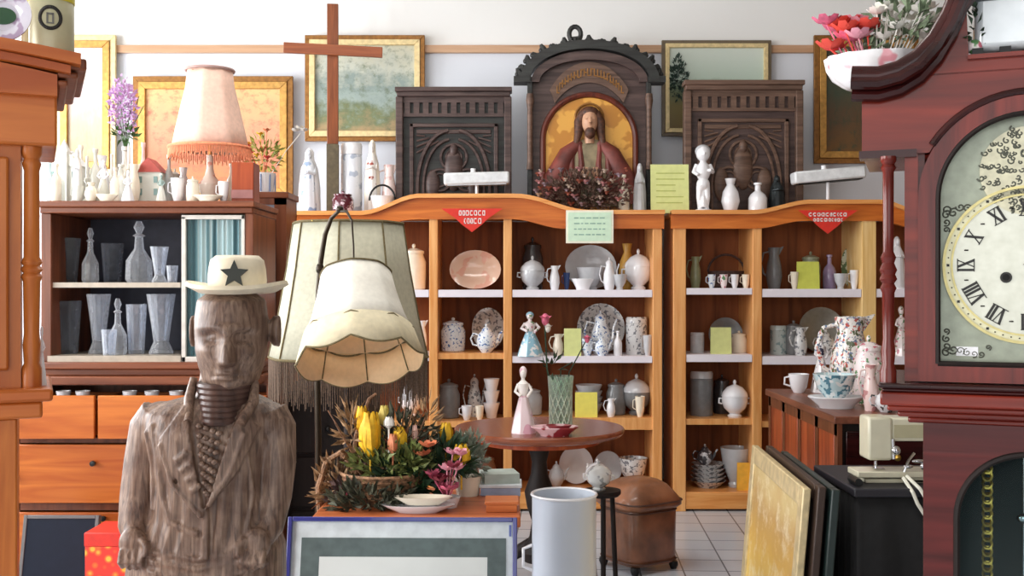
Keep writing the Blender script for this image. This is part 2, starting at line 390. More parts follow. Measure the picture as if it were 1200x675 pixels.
# one-mesh kinds
def S_bowl(b, w, h): b.lathe([(w*.22, 0), (w*.24, h*.08), (w*.2, h*.14), (w*.4, h*.5), (w*.5, h), (w*.47, h), (w*.36, h*.55), (.0001, h*.22)])
def S_vase(b, w, h): b.lathe([(w*.3, 0), (w*.32, h*.03), (w*.5, h*.35), (w*.42, h*.62), (w*.2, h*.82), (w*.3, h), (w*.26, h), (w*.15, h*.84), (.0001, h*.6)])
def S_bottle(b, w, h): b.lathe([(w*.45, 0), (w*.5, h*.03), (w*.5, h*.5), (w*.4, h*.62), (w*.16, h*.74), (w*.15, h*.92), (w*.22, h*.94), (w*.22, h), (.0001, h)])
def S_tumbler(b, w, h): b.lathe([(w*.36, 0), (w*.38, h*.02), (w*.5, h), (w*.46, h), (w*.34, h*.08), (.0001, h*.07)], 12)
def S_cutvase(b, w, h): b.lathe([(w*.4, 0), (w*.42, h*.03), (w*.26, h*.2), (w*.34, h*.5), (w*.5, h), (w*.45, h), (w*.3, h*.5), (w*.18, h*.22), (.0001, h*.2)], 12)
def S_decanter(b, w, h): b.lathe([(w*.42, 0), (w*.5, h*.05), (w*.48, h*.35), (w*.18, h*.55), (w*.15, h*.74), (w*.24, h*.76), (w*.1, h*.8), (w*.2, h*.9), (w*.1, h), (.0001, h)], 10)
def S_candle(b, w, h): b.lathe([(w*.5, 0), (w*.5, h*.05), (w*.15, h*.12), (w*.2, h*.25), (w*.12, h*.4), (w*.3, h*.46), (w*.3, h*.52), (w*.16, h*.54), (w*.15, h*.97), (.0001, h)], 12)
def S_plate(b, w, h):   # standing on its rim, tipped back a little; face to the room
    M = Matrix.Translation((0, 0, h*.5)) @ Matrix.Rotation(radians(90-9), 4, 'X')
    b.M = M; b.lathe([(.0001, 0), (w*.28, 0), (w*.34, w*.03), (w*.5, w*.06), (w*.5, w*.08), (w*.33, w*.05), (w*.27, w*.02), (.0001, w*.02)], 28, sy=h/w); b.M = None
def S_stack(b, w, h):
    n = 6
    for k in range(n):
        b.lathe([(w*.3, h*k/n), (w*.5, h*(k+.9)/n), (w*.5, h*(k+1)/n), (w*.28, h*(k+.35)/n), (.0001, h*(k+.3)/n)], 20)
def S_card(b, w, h):
    b.add([(-w/2, -.012, 0), (w/2, -.012, 0), (w/2, .006, h), (-w/2, .006, h), (-w/2, -.010, 0), (w/2, -.010, 0), (w/2, .008, h), (-w/2, .008, h), (-w/2, .022, 0), (w/2, .022, 0)],
          [(0, 1, 2, 3), (4, 7, 6, 5), (3, 2, 6, 7), (7, 6, 9, 8), (0, 4, 5, 1), (0, 3, 7, 4), (1, 5, 6, 2)])
def S_dish(b, w, h): b.lathe([(w*.3, 0), (w*.32, h*.2), (w*.5, h*.9), (w*.5, h), (w*.3, h*.4), (.0001, h*.35)], 24, sy=.7)
KSOLO = dict(bowl=(S_bowl, 'bowl', 'bowl'), vase=(S_vase, 'vase', 'vase'), bottle=(S_bottle, 'bottle', 'bottle'), tumbler=(S_tumbler, 'glass_tumbler', 'glass'),
             cutvase=(S_cutvase, 'cut_glass_vase', 'vase'), decanter=(S_decanter, 'decanter', 'decanter'), candle=(S_candle, 'candlestick', 'candlestick'),
             plate=(S_plate, 'plate', 'plate'), stack=(S_stack, 'plate_stack', 'plates'), card=(S_card, 'price_card', 'card'), dish=(S_dish, 'dish', 'dish'))
def put(kind, px, w, h, Y, z, label, m, m2=None, group=None, rz=0, name=None, cat=None):
    s = Y/F; loc = Vector((xx(px, Y), Y, z)); w *= s; h *= s
    if kind in KPARTS:
        fn, c = KPARTS[kind]
        t = thing(name or KNAME[kind], label, cat or c, loc, rz, group); fn(t, w, h, m, m2); return t
    fn, nm, c = KSOLO[kind]
    b = MB(); fn(b, w, h)
    o = b.build(name or nm, m, smooth=kind not in ('tumbler', 'cutvase', 'decanter')); o.location = loc; o.rotation_euler = (0, 0, rz)
    if kind == 'stack': pass
    return tag(o, label, cat or c, group)
# ================================================================== THE ROOM
def wallmat():
    m, nt, p = newmat('wall_paint_two_tone'); p.inputs['Roughness'].default_value = .8
    g = nt.nodes.new('ShaderNodeNewGeometry'); sp = nt.nodes.new('ShaderNodeSeparateXYZ'); nt.links.new(g.outputs['Position'], sp.inputs[0])
    gt = nt.nodes.new('ShaderNodeMath'); gt.operation = 'GREATER_THAN'; gt.inputs[1].default_value = 2.79; nt.links.new(sp.outputs['Z'], gt.inputs[0])
    mx = nt.nodes.new('ShaderNodeMix'); mx.data_type = 'RGBA'; nt.links.new(gt.outputs[0], mx.inputs['Factor'])
    mx.inputs['A'].default_value = C(222, 226, 234); mx.inputs['B'].default_value = C(240, 240, 238)
    nt.links.new(mx.outputs['Result'], p.inputs['Base Color'])
    return m
WALL = wallmat()
def tilemat():
    m, nt, p = newmat('floor_tiles'); p.inputs['Roughness'].default_value = .25
    g = nt.nodes.new('ShaderNodeNewGeometry'); mp = nt.nodes.new('ShaderNodeMapping'); mp.inputs['Rotation'].default_value = (0, 0, radians(3)); mp.inputs['Location'].default_value = (.07, .06, 0)
    nt.links.new(g.outputs['Position'], mp.inputs['Vector'])
    b = nt.nodes.new('ShaderNodeTexBrick'); b.offset = 0; b.squash = 1
    b.inputs['Scale'].default_value = 1; b.inputs['Brick Width'].default_value = .2; b.inputs['Row Height'].default_value = .2
    b.inputs['Mortar Size'].default_value = .004; b.inputs['Color1'].default_value = C(206, 212, 220); b.inputs['Color2'].default_value = C(196, 202, 212)
    b.inputs['Mortar'].default_value = C(112, 116, 122)
    nt.links.new(mp.outputs['Vector'], b.inputs['Vector']); nt.links.new(b.outputs['Color'], p.inputs['Base Color'])
    return m
XL, XR, YB, YF, ZC = -3.7, 3.3, 6.75, -2.6, 3.55
struct(MB().box(XL-.2, XR+.2, YF-.2, YB+.2, -.1, 0).build('floor', tilemat(), smooth=False))
CEILM = plain('ceiling_dull', C(186, 182, 174), .9, noise_amt=.01)
struct(MB().box(XL-.2, XR+.2, YF-.2, YB+.2, ZC, ZC+.1).build('ceiling', CEILM, smooth=False))
struct(MB().box(XL-.2, XR+.2, YB, YB+.2, 0, ZC).build('wall_back', WALL, smooth=False))
BEIGE = plain('brown_beige_paint', C(128, 110, 94), .9, noise_amt=.03)
struct(MB().box(XR, XR+.2, YF, YB, 0, ZC).build('wall_right', BEIGE, smooth=False))
# left wall with a long shop window, front wall with the shopfront
def holed(name, axis, a0, a1, holes, lo, hi):
    b = MB()
    cuts = sorted(holes)
    cur = a0
    def bx(u0, u1, z0, z1):
        if axis == 'y': b.box(lo, hi, u0, u1, z0, z1)
        else: b.box(u0, u1, lo, hi, z0, z1)
    for (u0, u1, z0, z1) in cuts:
        bx(cur, u0, 0, ZC); bx(u0, u1, 0, z0); bx(u0, u1, z1, ZC); cur = u1
    bx(cur, a1, 0, ZC)
    return struct(b.build(name, BEIGE, smooth=False))
holed('wall_left', 'y', YF, YB, [(-1.2, 1.6, .7, 2.9), (2.3, 6.1, .9, 3.1)], XL-.2, XL)
holed('wall_front', 'x', XL-.2, XR+.2, [(-2.9, 2.5, .5, 3.0)], YF-.2, YF)
WF = plain('window_frame_paint', C(225, 225, 220), .5)
def window(n, axis, u0, u1, z0, z1, c):
    t = bpy.data.objects.new('window_%d' % n, None); COL.objects.link(t); t['kind'] = 'structure'
    t.location = (c, (u0+u1)/2, z0) if axis == 'y' else ((u0+u1)/2, c, z0)
    b = MB(); w = .05
    def bx(a, b_, z, zt):
        if axis == 'y': b.box(c-.04, c+.04, a, b_, z, zt)
        else: b.box(a, b_, c-.04, c+.04, z, zt)
    bx(u0, u1, z0, z0+w); bx(u0, u1, z1-w, z1); bx(u0, u0+w, z0, z1); bx(u1-w, u1, z0, z1)
    for k in (1, 2): m = u0+(u1-u0)*k/3; bx(m-w/2, m+w/2, z0, z1)
    b.build('window_frame', WF, t, world=True)
window(1, 'y', -1.2, 1.6, .7, 2.9, XL-.1)
window(2, 'y', 2.3, 6.1, .9, 3.1, XL-.1)
window(3, 'x', -2.9, 2.5, .5, 3.0, YF-.1)
RAIL = wood('picture_rail_wood', C(206, 168, 136), C(188, 146, 112), axis='x', scale=6)
struct(MB().box(XL, XR, YB-.03, YB, zz(62, YB-.02), zz(53, YB-.02)).build('trim_1', RAIL, bevel=.004))
struct(MB().box(XL, XR, YB-.02, YB, 0, .09).build('baseboard_back', RAIL))

# ================================================================== PINE BOOKCASES
YS = 6.2; YI = 6.36
def zs(py): return zz(py, YS)
def bookcase(label, xs, shelves, crest, crest_low, px0, px1, pale=None):
    """xs: upright pixel spans at the front plane; shelves: list of (x0, x1, ytop, ybot, white)"""
    t = thing('pine_bookcase', label, 'bookcase', (xx((px0+px1)/2, YS), YS+.2, 0))
    zt = zs(249)
    for i, (a, b_) in enumerate(xs):
        nm = 'side_panel' if i in (0, len(xs)-1) else 'divider'
        MB().box(xx(a, YS), xx(b_, YS), YS, YS+.4, .0 if nm == 'side_panel' else zs(590), zt-.02).build(nm, PINEP if pale == i else PINE, t, bevel=.004, world=True)
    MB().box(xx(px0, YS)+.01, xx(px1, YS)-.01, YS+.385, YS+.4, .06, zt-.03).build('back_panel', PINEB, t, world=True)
    for (a, b_, y0, y1, white) in shelves:
        s = MB().box(xx(a, YS)-.002, xx(b_, YS)+.002, YS+.012, YS+.386, zs(y1), zs(y0)).build('shelf', PINE if not white else PINEX, t, world=True)
        if white:
            e = MB().box(xx(a, YS)+.003, xx(b_, YS)-.003, YS+.002, YS+.0125, zs(y1)-.001, zs(y0)+.001)
            e.box(xx(a, YS)+.003, xx(b_, YS)-.003, YS+.0125, YS+.384, zs(y0), zs(y0)+.002)
            o = e.build('shelf_paper', SHELFW, s, world=False)
            off = t.location
            o.data.transform(Matrix.Translation(-off))
    # base rail and top board
    MB().box(xx(px0, YS)+.005, xx(px1, YS)-.005, YS+.005, YS+.39, zs(597), zs(577)).build('base_rail', PINEX, t, bevel=.005, world=True)
    MB().box(xx(px0, YS)-.015, xx(px1, YS)+.015, YS+.03, YS+.42, zt-.025, zt).build('top_board', PINEX, t, bevel=.004, world=True)
    up = [(xx(a, YS), zs(b_)) for a, b_ in crest]; lo = [(xx(a, YS), zs(b_)) for a, b_ in crest_low]
    b = MB(); n = len(up)
    # strip of quads front and back so that the curved board stays clean
    def strip(y0, y1, U, L):
        vs = [(p[0], y0, p[1]) for p in U]+[(p[0], y0, p[1]) for p in L]+[(p[0], y1, p[1]) for p in U]+[(p[0], y1, p[1]) for p in L]
        m = len(U); fs = []
        for i in range(m-1):
            fs += [(i, i+1, m+i+1, m+i), (2*m+i, 3*m+i, 3*m+i+1, 2*m+i+1), (i, 2*m+i, 2*m+i+1, i+1), (m+i, m+i+1, 3*m+i+1, 3*m+i)]
        fs += [(0, m, 3*m, 2*m), (m-1, 3*m-1, 4*m-1, 2*m-1)]
        b.add(vs, fs)
    strip(YS-.012, YS+.03, up, lo)
    b.build('crest', PINED, t, world=True)
    b = MB()
    strip(YS-.045, YS+.035, [(p[0], p[1]+.012) for p in up], [(p[0], p[1]-.012) for p in up])
    b.build('crest_moulding', PINEX, t, world=True)
    return t
def smooth_crest(keys, n=48):
    xs = [k[0] for k in keys]; out = []
    for i in range(n+1):
        x = xs[0]+(xs[-1]-xs[0])*i/n
        for j in range(len(keys)-1):
            if keys[j][0] <= x <= keys[j+1][0]+1e-6:
                u = (x-keys[j][0])/(keys[j+1][0]-keys[j][0]); u = u*u*(3-2*u)
                out.append((x, keys[j][1]+(keys[j+1][1]-keys[j][1])*u)); break
    return out
LT = smooth_crest([(333, 250), (425, 250), (492, 230), (605, 230), (690, 249), (778, 249)])
LL = smooth_crest([(333, 268), (420, 268), (490, 257), (602, 257), (660, 268), (778, 268)])
bookcase('wide honey pine bookcase with serpentine crest, behind the lampshades and round table',
         [(335, 345), (503, 513), (590, 600), (765, 776)],
         [(345, 503, 340, 348, 1), (345, 503, 416, 423, 1), (345, 503, 493, 500, 0),
          (513, 590, 340, 348, 1), (513, 590, 414, 421, 0), (513, 590, 494, 501, 0),
          (600, 765, 340, 348, 1), (600, 765, 418, 425, 1), (600, 765, 490, 504, 0)], LT, LL, 335, 776)
RT = smooth_crest([(786, 249), (880, 249), (948, 237), (1030, 237), (1075, 249), (1150, 249)])
RL = smooth_crest([(786, 268), (885, 268), (942, 259), (1030, 259), (1075, 268), (1150, 268)])
bookcase('pine bookcase with curved crest partly hidden by the mahogany clock',
         [(789, 804), (882, 893), (1010, 1027), (1135, 1150)],
         [(804, 882, 338, 345, 1), (804, 882, 416, 424, 1), (804, 882, 491, 498, 0),
          (893, 1010, 339, 348, 1), (893, 1010, 418, 427, 1), (893, 1010, 494, 501, 0),
          (1027, 1135, 339, 348, 1), (1027, 1135, 418, 427, 1)], RT, RL, 789, 1150, pale=2)
zL = {1: zs(340)+.002, 2: zs(418)+.002, 3: zs(490), 4: zs(577)}
zM = {1: zs(340)+.002, 2: zs(414), 3: zs(494), 4: zs(577)}
zA = {1: zs(338)+.002, 2: zs(416)+.002, 3: zs(491), 4: zs(577)}
zB = {1: zs(339)+.002, 2: zs(418)+.002, 3: zs(494), 4: zs(577)}
YBk, YMd, YFt = 6.48, 6.38, 6.27
# ---- left bookcase, wide right-hand bay
put('jar', 624, 26, 62, YBk, zL[1], 'dark lidded stoneware jar standing behind the white tureen under the left case crest', DARKP)
put('tureen', 624, 36, 40, YFt, zL[1], 'white lidded tureen at the left end of the shelf under the mint card', PORCG)
put('jug', 650, 17, 29, YFt, zL[1], 'small white jug just left of the platter under the mint card', PORC)
put('cup', 664, 10, 20, YMd, zL[1], 'little blue cup between white jug and platter under the mint card', plain('cobalt_glaze', C(60, 84, 140), .2, coat=.5))
put('plate', 692, 60, 52, YBk+.03, zL[1], 'large grey platter propped at the back of the shelf under the mint card', PORCG)
put('bowl', 692, 34, 26, YBk-.12, zL[1], 'pale grey bowl in front of the large propped platter', PORCG)
put('dish', 683, 26, 13, YFt, zL[1], 'low white dish in front of the pale grey bowl under the mint card', PORC)
put('coffeepot', 714, 24, 38, YFt, zL[1], 'slim white coffee pot on the shelf right below the mint card edge', PORC)
put('vase', 735, 20, 54, YBk, zL[1], 'ochre yellow vase at the back right of the shelf under the mint card', plain('ochre_glaze', C(206, 156, 70), .3))
put('tureen', 748, 40, 48, YMd, zL[1], 'tall white lidded tureen at the right end of the shelf under the mint card', PORC)
put('bowl', 726, 18, 18, YFt, zL[1], 'small grey bowl between coffee pot and tall tureen under the mint card', PORCG)
put('figurine', 621, 34, 52, 6.24, zL[2], 'porcelain girl figurine in a blue skirt at left end of middle shelf', PINKW, floral('blue_skirt_glaze', C(150, 196, 216), [C(240, 240, 240)], 40, amt=.55))
put('jug', 654, 18, 26, YFt, zL[2], 'small cream jug right of the blue skirted figurine', CREAM)
put('card', 671, 20, 32, YFt-.02, zL[2], 'pale yellow price card on the middle shelf of the left case', PAPERL)
put('plate', 704, 56, 58, YBk+.03, zL[2], 'silver patterned plate propped behind the coffee service', SILV)
put('coffeepot', 704, 40, 52, YMd, zL[2], 'blue sprigged coffee pot in the middle of the coffee service', BLUEW)
put('cup', 688, 18, 20, YFt, zL[2], 'blue sprigged cup standing left of the coffee service', BLUEW)
put('teapot', 705, 26, 24, 6.255, zL[2], 'small blue sprigged teapot in front of the tall coffee pot', BLUEW)
put('bottle', 724, 10, 29, YFt, zL[2], 'slim plain white bottle right of the coffee service', PORC)
put('canister', 746, 26, 44, YMd, zL[2], 'silver white storage canister at the right end of middle shelf', SILV)
put('cup', 759, 14, 24, YFt, zL[2], 'grey cup right of the silver white storage canister', PORCG)
put('jar', 622, 28, 34, YMd, zL[3], 'grey lidded jar on the lower shelf behind the standing lady', PORCG)
def nest(kind, n, px, w, hh, step, Y, z, m, what, grp, names):
    s = Y/F
    for k in range(n):
        b = MB(); ww = w*s*(1-.02*k); h_ = hh*s
        if kind == 'bowl': b.lathe([(ww*.3, 0), (ww*.5, h_), (ww*.485, h_), (ww*.28, h_*.18), (.0001, h_*.16)], 22)
        else: b.lathe([(ww*.3, 0), (ww*.34, h_*.3), (ww*.5, h_), (ww*.49, h_), (ww*.3, h_*.5), (.0001, h_*.45)], 22)
        o = b.build(kind, m); o.location = (xx(px, Y), Y, z+k*step*s)
        tag(o, names[n-1-k] + ' ' + what, kind, grp)
ORD = ['topmost', 'second from the top', 'third from the top', 'fourth from the top', 'fifth from the top', 'sixth from the top']
nest('bowl', 4, 690, 34, 14, 7, YMd, zL[3], PORCG, 'of the grey bowls behind the yellow card', 'grey bowl stack behind yellow card', ORD)
put('card', 687, 26, 29, YFt-.02, zL[3], 'bright yellow price card behind the lattice glass vase', PAPERY)
put('jar', 722, 24, 42, YMd, zL[3], 'dark grey jar on the lower shelf right of the yellow card', STONE)
put('jug', 716, 15, 22, YFt, zL[3], 'little white jug in front of the dark grey jar', PORC)
put('tureen', 746, 42, 48, YMd, zL[3], 'footed tureen with pale lid at the right end of lower shelf', STONE, PORCG)
put('cup', 750, 15, 24, YFt, zL[3], 'cream cup standing in front of the footed tureen', CREAM)
put('plate', 675, 40, 44, YBk, zL[4], 'white plate propped on the bottom of the left case', PORC)
put('plate', 712, 34, 38, YBk, zL[4], 'grey plate propped right of the white plate at the bottom', PORCG)
put('teapot', 652, 30, 30, YMd, zL[4], 'squat grey teapot at the bottom of the left case', PORCG)
put('bowl', 742, 34, 34, YMd, zL[4], 'deep silver bowl at the bottom right of the left case', SILV)
put('tureen', 700, 34, 36, YFt+.03, zL[4], 'white tureen at the bottom of the case behind the pouffe lid', PORC)
# ---- left bookcase, narrow middle bay
put('plate', 557, 60, 46, YMd, zM[1], 'oval blush coloured platter propped alone under the red sign', floral('blush_glaze', C(226, 194, 172), [C(222, 170, 150)], 12, amt=.55))
put('jar', 531, 30, 40, YMd, zM[2], 'blue banded lidded jar below the oval platter', BLUEW)
put('plate', 572, 38, 50, YBk, zM[2], 'silver rimmed plate propped behind a blue and white teapot', SILV)
put('teapot', 570, 38, 34, YFt, zM[2], 'blue and white teapot in front of the silver rimmed plate', BLUEW)
put('jar', 526, 27, 46, YMd, zM[3], 'grey stoneware jar above the wooden round table at left', STONE)
put('coffeepot', 556, 28, 50, YBk-.04, zM[3], 'silver coffee pot between grey jar and stacked cups', SILV)
nest('cup', 3, 576, 20, 18, 14, YMd, zM[3], PORC, 'of the white cups stacked above the round table', 'stack of white cups', ORD)
put('cup', 547, 16, 17, YFt, zM[3], 'low white cup in front of the silver coffee pot', PORC)
put('cup', 562, 13, 17, YFt, zM[3], 'low cream cup in front of the stacked white cups', CREAM)
put('bowl', 534, 34, 26, YMd, zM[4], 'cream bowl at the bottom of the narrow bay', CREAM)
put('jar', 568, 28, 40, YMd, zM[4], 'brown jar at the bottom of the narrow bay', plain('brown_glaze', C(120, 84, 66), .3))
# ---- left bookcase, left bay beside the lampshades
put('jar', 485, 30, 54, YMd, zM[1]-.0, 'cream ginger jar right beside the parchment lampshade', CREAM)
put('jug', 494, 18, 40, YFt, zs(416)+.002, 'white jug right of the white silk lampshade', PORC)
put('tureen', 482, 32, 46, YMd, zs(493), 'white tureen below the white silk lampshade', PORC)
put('jug', 455, 24, 50, YMd, zM[1]-.0, 'cream jug half hidden behind the parchment lampshade', CREAM)
# ---- right bookcase, narrow left bay
put('jug', 815, 18, 38, YMd, zA[1], 'sage green jug at the left end of the top shelf', plain('sage_glaze', C(140, 146, 110), .3, coat=.4))
put('basket', 851, 46, 40, YBk-.02, zA[1], 'dark handled basket behind a row of small cups', plain('dark_wicker', C(72, 50, 44), .7, noise_amt=.3, scale=80))
for i, (px, mm, lb) in enumerate([(834, BLUEW, 'blue sprigged'), (848, PINKW, 'rose sprigged'), (861, PORC, 'plain white'), (874, CREAM, 'cream')]):
    put('cup', px, 12, 16, YFt, zA[1], lb+' egg-sized cup in the row before the dark basket', mm, group='row of small cups before the basket')
put('canister', 817, 17, 24, YMd, zA[2], 'white canister left of the green price card', PORCG)
put('plate', 850, 40, 40, YBk, zA[2], 'grey plate propped behind the green price card', STONE)
put('card', 845, 24, 31, YFt, zA[2], 'pale green price card in the narrow bay of right case', PAPERL)
put('jar', 866, 20, 26, YMd, zA[2], 'cream lidded jar right of the pale green price card', CREAM)
put('canister', 822, 28, 52, YMd, zA[3], 'tall grey stoneware crock left of the white sugar bowl', STONE, PORCG)
put('jar', 846, 22, 46, YBk, zA[3], 'dark jar behind the white sugar bowl', DARKP)
put('tureen', 861, 38, 44, YFt+.02, zA[3], 'white sugar bowl with pointed knob beside grey crock', PORC)
nest('plate', 5, 830, 42, 8, 5, YMd, zA[4], SILV, 'of the silver plates at the bottom of right case', 'silver plate stack', ORD)
put('teapot', 826, 30, 24, YMd, zA[4]+26*YMd/F*1.0+.0, 'dark patterned teapot standing on the silver plate stack', floral('speckled_dark_glaze', C(70, 70, 76), [C(210, 210, 214)], 30, amt=.55))
put('bowl', 862, 36, 46, YMd, zA[4], 'tall grey bowl with white rim behind orange yellow card', PORCG)
put('card', 874, 20, 32, YFt, zA[4], 'orange yellow price card at the bottom of right case', plain('orange_card', C(236, 180, 60), .7))
# ---- right bookcase, wide bay
put('jug', 907, 26, 50, YMd, zB[1], 'grey stoneware jug at the left of the top shelf beside yellow card', STONE)
put('cup', 931, 12, 20, YFt, zB[1], 'cream cup directly left of the olive yellow card', CREAM)
put('card', 947, 26, 32, YFt, zB[1], 'olive yellow price card under the right red sign', PAPERG)
put('jar', 950, 24, 44, YBk, zB[1], 'sage jar standing behind the olive yellow card', plain('sage_glaze_two', C(150, 156, 130), .3))
put('bottle', 972, 15, 40, YMd, zB[1], 'mauve glass bottle right of the olive yellow card', plain('mauve_glaze', C(150, 132, 164), .2, coat=.4))
put('plate', 998, 26, 50, YBk, zB[1], 'green leaf patterned plate at right end of top shelf', floral('leaf_pattern_glaze', C(196, 206, 190), [C(90, 120, 90)], 30, amt=.52))
put('cup', 1001, 13, 22, YFt, zB[1], 'white cup before the green leaf patterned plate', PORC)
put('bowl', 985, 16, 18, YFt, zB[1], 'grey bowl between mauve bottle and white cup', PORCG)
put('canister', 912, 20, 34, YMd, zB[2], 'sage white canister on the middle shelf of wide bay', floral('sage_canister_glaze', C(190, 200, 196), [C(140, 160, 160)], 30))
put('plate', 962, 54, 54, YBk, zB[2], 'large grey silver plate propped behind the flowered pitcher', plain('pewter_glaze', C(140, 138, 130), .4, .3))
put('jug', 938, 22, 34, YFt, zB[2], 'grey sprigged jug before the large grey silver plate', SILV)
put('teapot', 968, 32, 30, YMd-.04, zB[2], 'silver sprigged teapot behind the flowered pitcher', SILV)
put('jar', 930, 24, 40, YBk-.1, zB[2], 'dark grey jar between sage canister and large plate', STONE)
put('saint', 1052, 22, 62, YFt, zB[1], 'white statuette seen through the gap beside the clock column', PORC)
put('figurine', 1056, 24, 58, YFt, zB[2], 'pink china figurine seen through the gap beside the clock', PINKW)
put('tureen', 1092, 36, 44, YMd, zB[1], 'white tureen on the shelf behind the mahogany clock', PORC)
# ---- cards and red signs on the cases
cd = MB(); cd.box(-.137, .137, -.004, 0, 0, .19)
cd = cd.build('shop_card', PAPERW); cd.location = (xx(691, 6.15), 6.154, zz(285, 6.15)); tag(cd, 'mint and cream lettered card fixed on the left case crest', 'card')
o = MB().box(-.125, .125, -.006, -.004, .012, .178).build('card_face', MINT, cd)
b = MB(); rng = random.Random(5)
for k in range(4):
    x = -.09
    while x < .08:
        w_ = rng.uniform(.012, .034); b.box(x, min(.09, x+w_), -.0075, -.006, .142-k*.032, .149-k*.032); x += w_+.008
b.build('lettering', plain('grey_green_ink', C(140, 176, 160), .7), cd)
def redsign(px, py0, label, lines, wpx):
    Y = YS-.06; s = Y/F
    t = thing('red_sale_sign', label, 'sign', (xx(px, Y), Y, zz(py0+30, Y)))
    w = wpx*s/2; h = 30*s
    MB().prism([(-w, h*.92), (w, h*.92), (w*.55, h*.55), (w*.33, h*.3), (0, 0), (-w*.33, h*.3), (-w*.55, h*.55)], -.003, .0).build('card', RED, t)
    b = MB(); rng = random.Random(px)
    for (x0, x1, z0, z1) in lines:
        x = x0
        while x < x1-.01:
            wd = rng.uniform(.010, .022)
            # separate letter strokes: an upright and a bowl
            b.box(x*1, x+.004, -.0045, -.003, z0, z1); b.box(x, x+wd*.8, -.0045, -.003, z1-.006, z1)
            b.box(x, x+wd*.8, -.0045, -.003, z0, z0+.006)
            if rng.random() < .6: b.box(x+wd*.7, x+wd*.7+.004, -.0045, -.003, z0, z1)
            x += wd+.004
    b.build('lettering', WHITEC, t)
redsign(553, 242, 'red pointed sale sign with white lettering on the left case crest', [(-.075, .075, .095, .125), (-.045, .045, .048, .08)], 72)
redsign(970, 244, 'red pointed sale sign with white lettering on the right case crest', [(-.11, .11, .1, .122), (-.085, .085, .07, .09)], 70)

# ================================================================== WALL PICTURES
def picture(label, px0, px1, py0, py1, fw, mat_f, canvas, Y=YB-.03, mount=None, inner=None, name='framed_painting', foot=None, depth=.035):
    s = Y/F; x0, x1 = xx(px0, Y), xx(px1, Y); z0, z1 = zz(py1, Y), zz(py0, Y)
    t = thing(name, label, 'picture', ((x0+x1)/2, Y, z0)); f = fw*s; w = (x1-x0)/2; h = z1-z0
    b = MB()
    for (pa, pb, y0, y1, k) in ((0, f*.45, -depth*.7, 0, 0), (f*.45, f, -depth, 0, 1)):
        b.k = k
        O = [(-w+pa, pa), (w-pa, pa), (w-pa, h-pa), (-w+pa, h-pa)]; I = [(-w+pb, pb), (w-pb, pb), (w-pb, h-pb), (-w+pb, h-pb)]
        for i in range(4):
            j = (i+1) % 4
            q = [O[i], O[j], I[j], I[i]]
            b.prism(q, y0, y1)
    mf = mat_f if isinstance(mat_f, tuple) else (mat_f, mat_f)
    b.build('frame', list(mf), t, bevel=.003)
    mw = 0
    if mount:
        mw = mount[1]*s
        MB().box(-w+f*.9, w-f*.9, -.012, -.008, f*.9, h-f*.9).build('mount', mount[0], t)
    MB().box(-w+f*.9+mw, w-f*.9-mw, -.016, -.010, f*.9+mw, h-f*.9-mw).build('canvas', canvas, t, smooth=False)
    return t
P1 = painting('canvas_pale', [(0, C(170, 160, 120)), (.35, C(206, 186, 160)), (.6, C(216, 196, 200)), (1, C(240, 240, 236))], 5, .3, fleck=C(206, 190, 160))
P2 = painting('canvas_rose', [(0, C(186, 140, 80)), (.3, C(206, 130, 96)), (.6, C(214, 156, 120)), (1, C(226, 190, 130))], 5, .3, fleck=C(190, 84, 70))
P3 = painting('canvas_river', [(0, C(176, 150, 110)), (.2, C(120, 130, 92)), (.38, C(160, 176, 170)), (.55, C(140, 156, 150)), (.75, C(196, 200, 186)), (1, C(206, 204, 180))], 5, .45, fleck=C(96, 112, 84))
P4 = painting('canvas_meadow', [(0, C(120, 100, 60)), (.3, C(132, 120, 70)), (.5, C(120, 140, 110)), (.62, C(196, 214, 200)), (1, C(214, 224, 214))], 3, .12)
P5 = painting('canvas_dark_garden', [(0, C(120, 84, 40)), (.3, C(96, 72, 48)), (.6, C(70, 78, 60)), (1, C(96, 74, 60))], 4, .3, fleck=C(54, 70, 50))
picture('pale landscape in a broad light gilt frame at far left beside the pine cabinet', 66, 137, 42, 205, 15, (GOLDP, GOLD), P1)
picture('rosy flower painting in a gilt frame hanging behind the pink lamp', 157, 344, 90, 236, 15, (GOLDD, GOLD), P2, Y=YB-.05)
picture('river landscape in a gilt frame hanging behind the wooden cross', 358, 498, 42, 166, 12, (GOLDD, GOLDP), P3)
t = picture('meadow landscape in a slim silver and dark frame behind the right carved panel', 775, 903, 48, 160, 9, (plain('umber_frame', C(110, 96, 76), .4), GOLDP), P4)
b = MB(); b.leaves((-.24, -.025, .36), (.05, .004, .14), 260, .03, .014, 3)
b.build('painted_tree', plain('painted_tree_green', C(62, 84, 74), .6, noise_amt=.2), t)
picture('dark garden painting in a bright gilt frame behind the clock basket', 953, 1075, 42, 192, 14, (GOLDD, GOLD), P5)

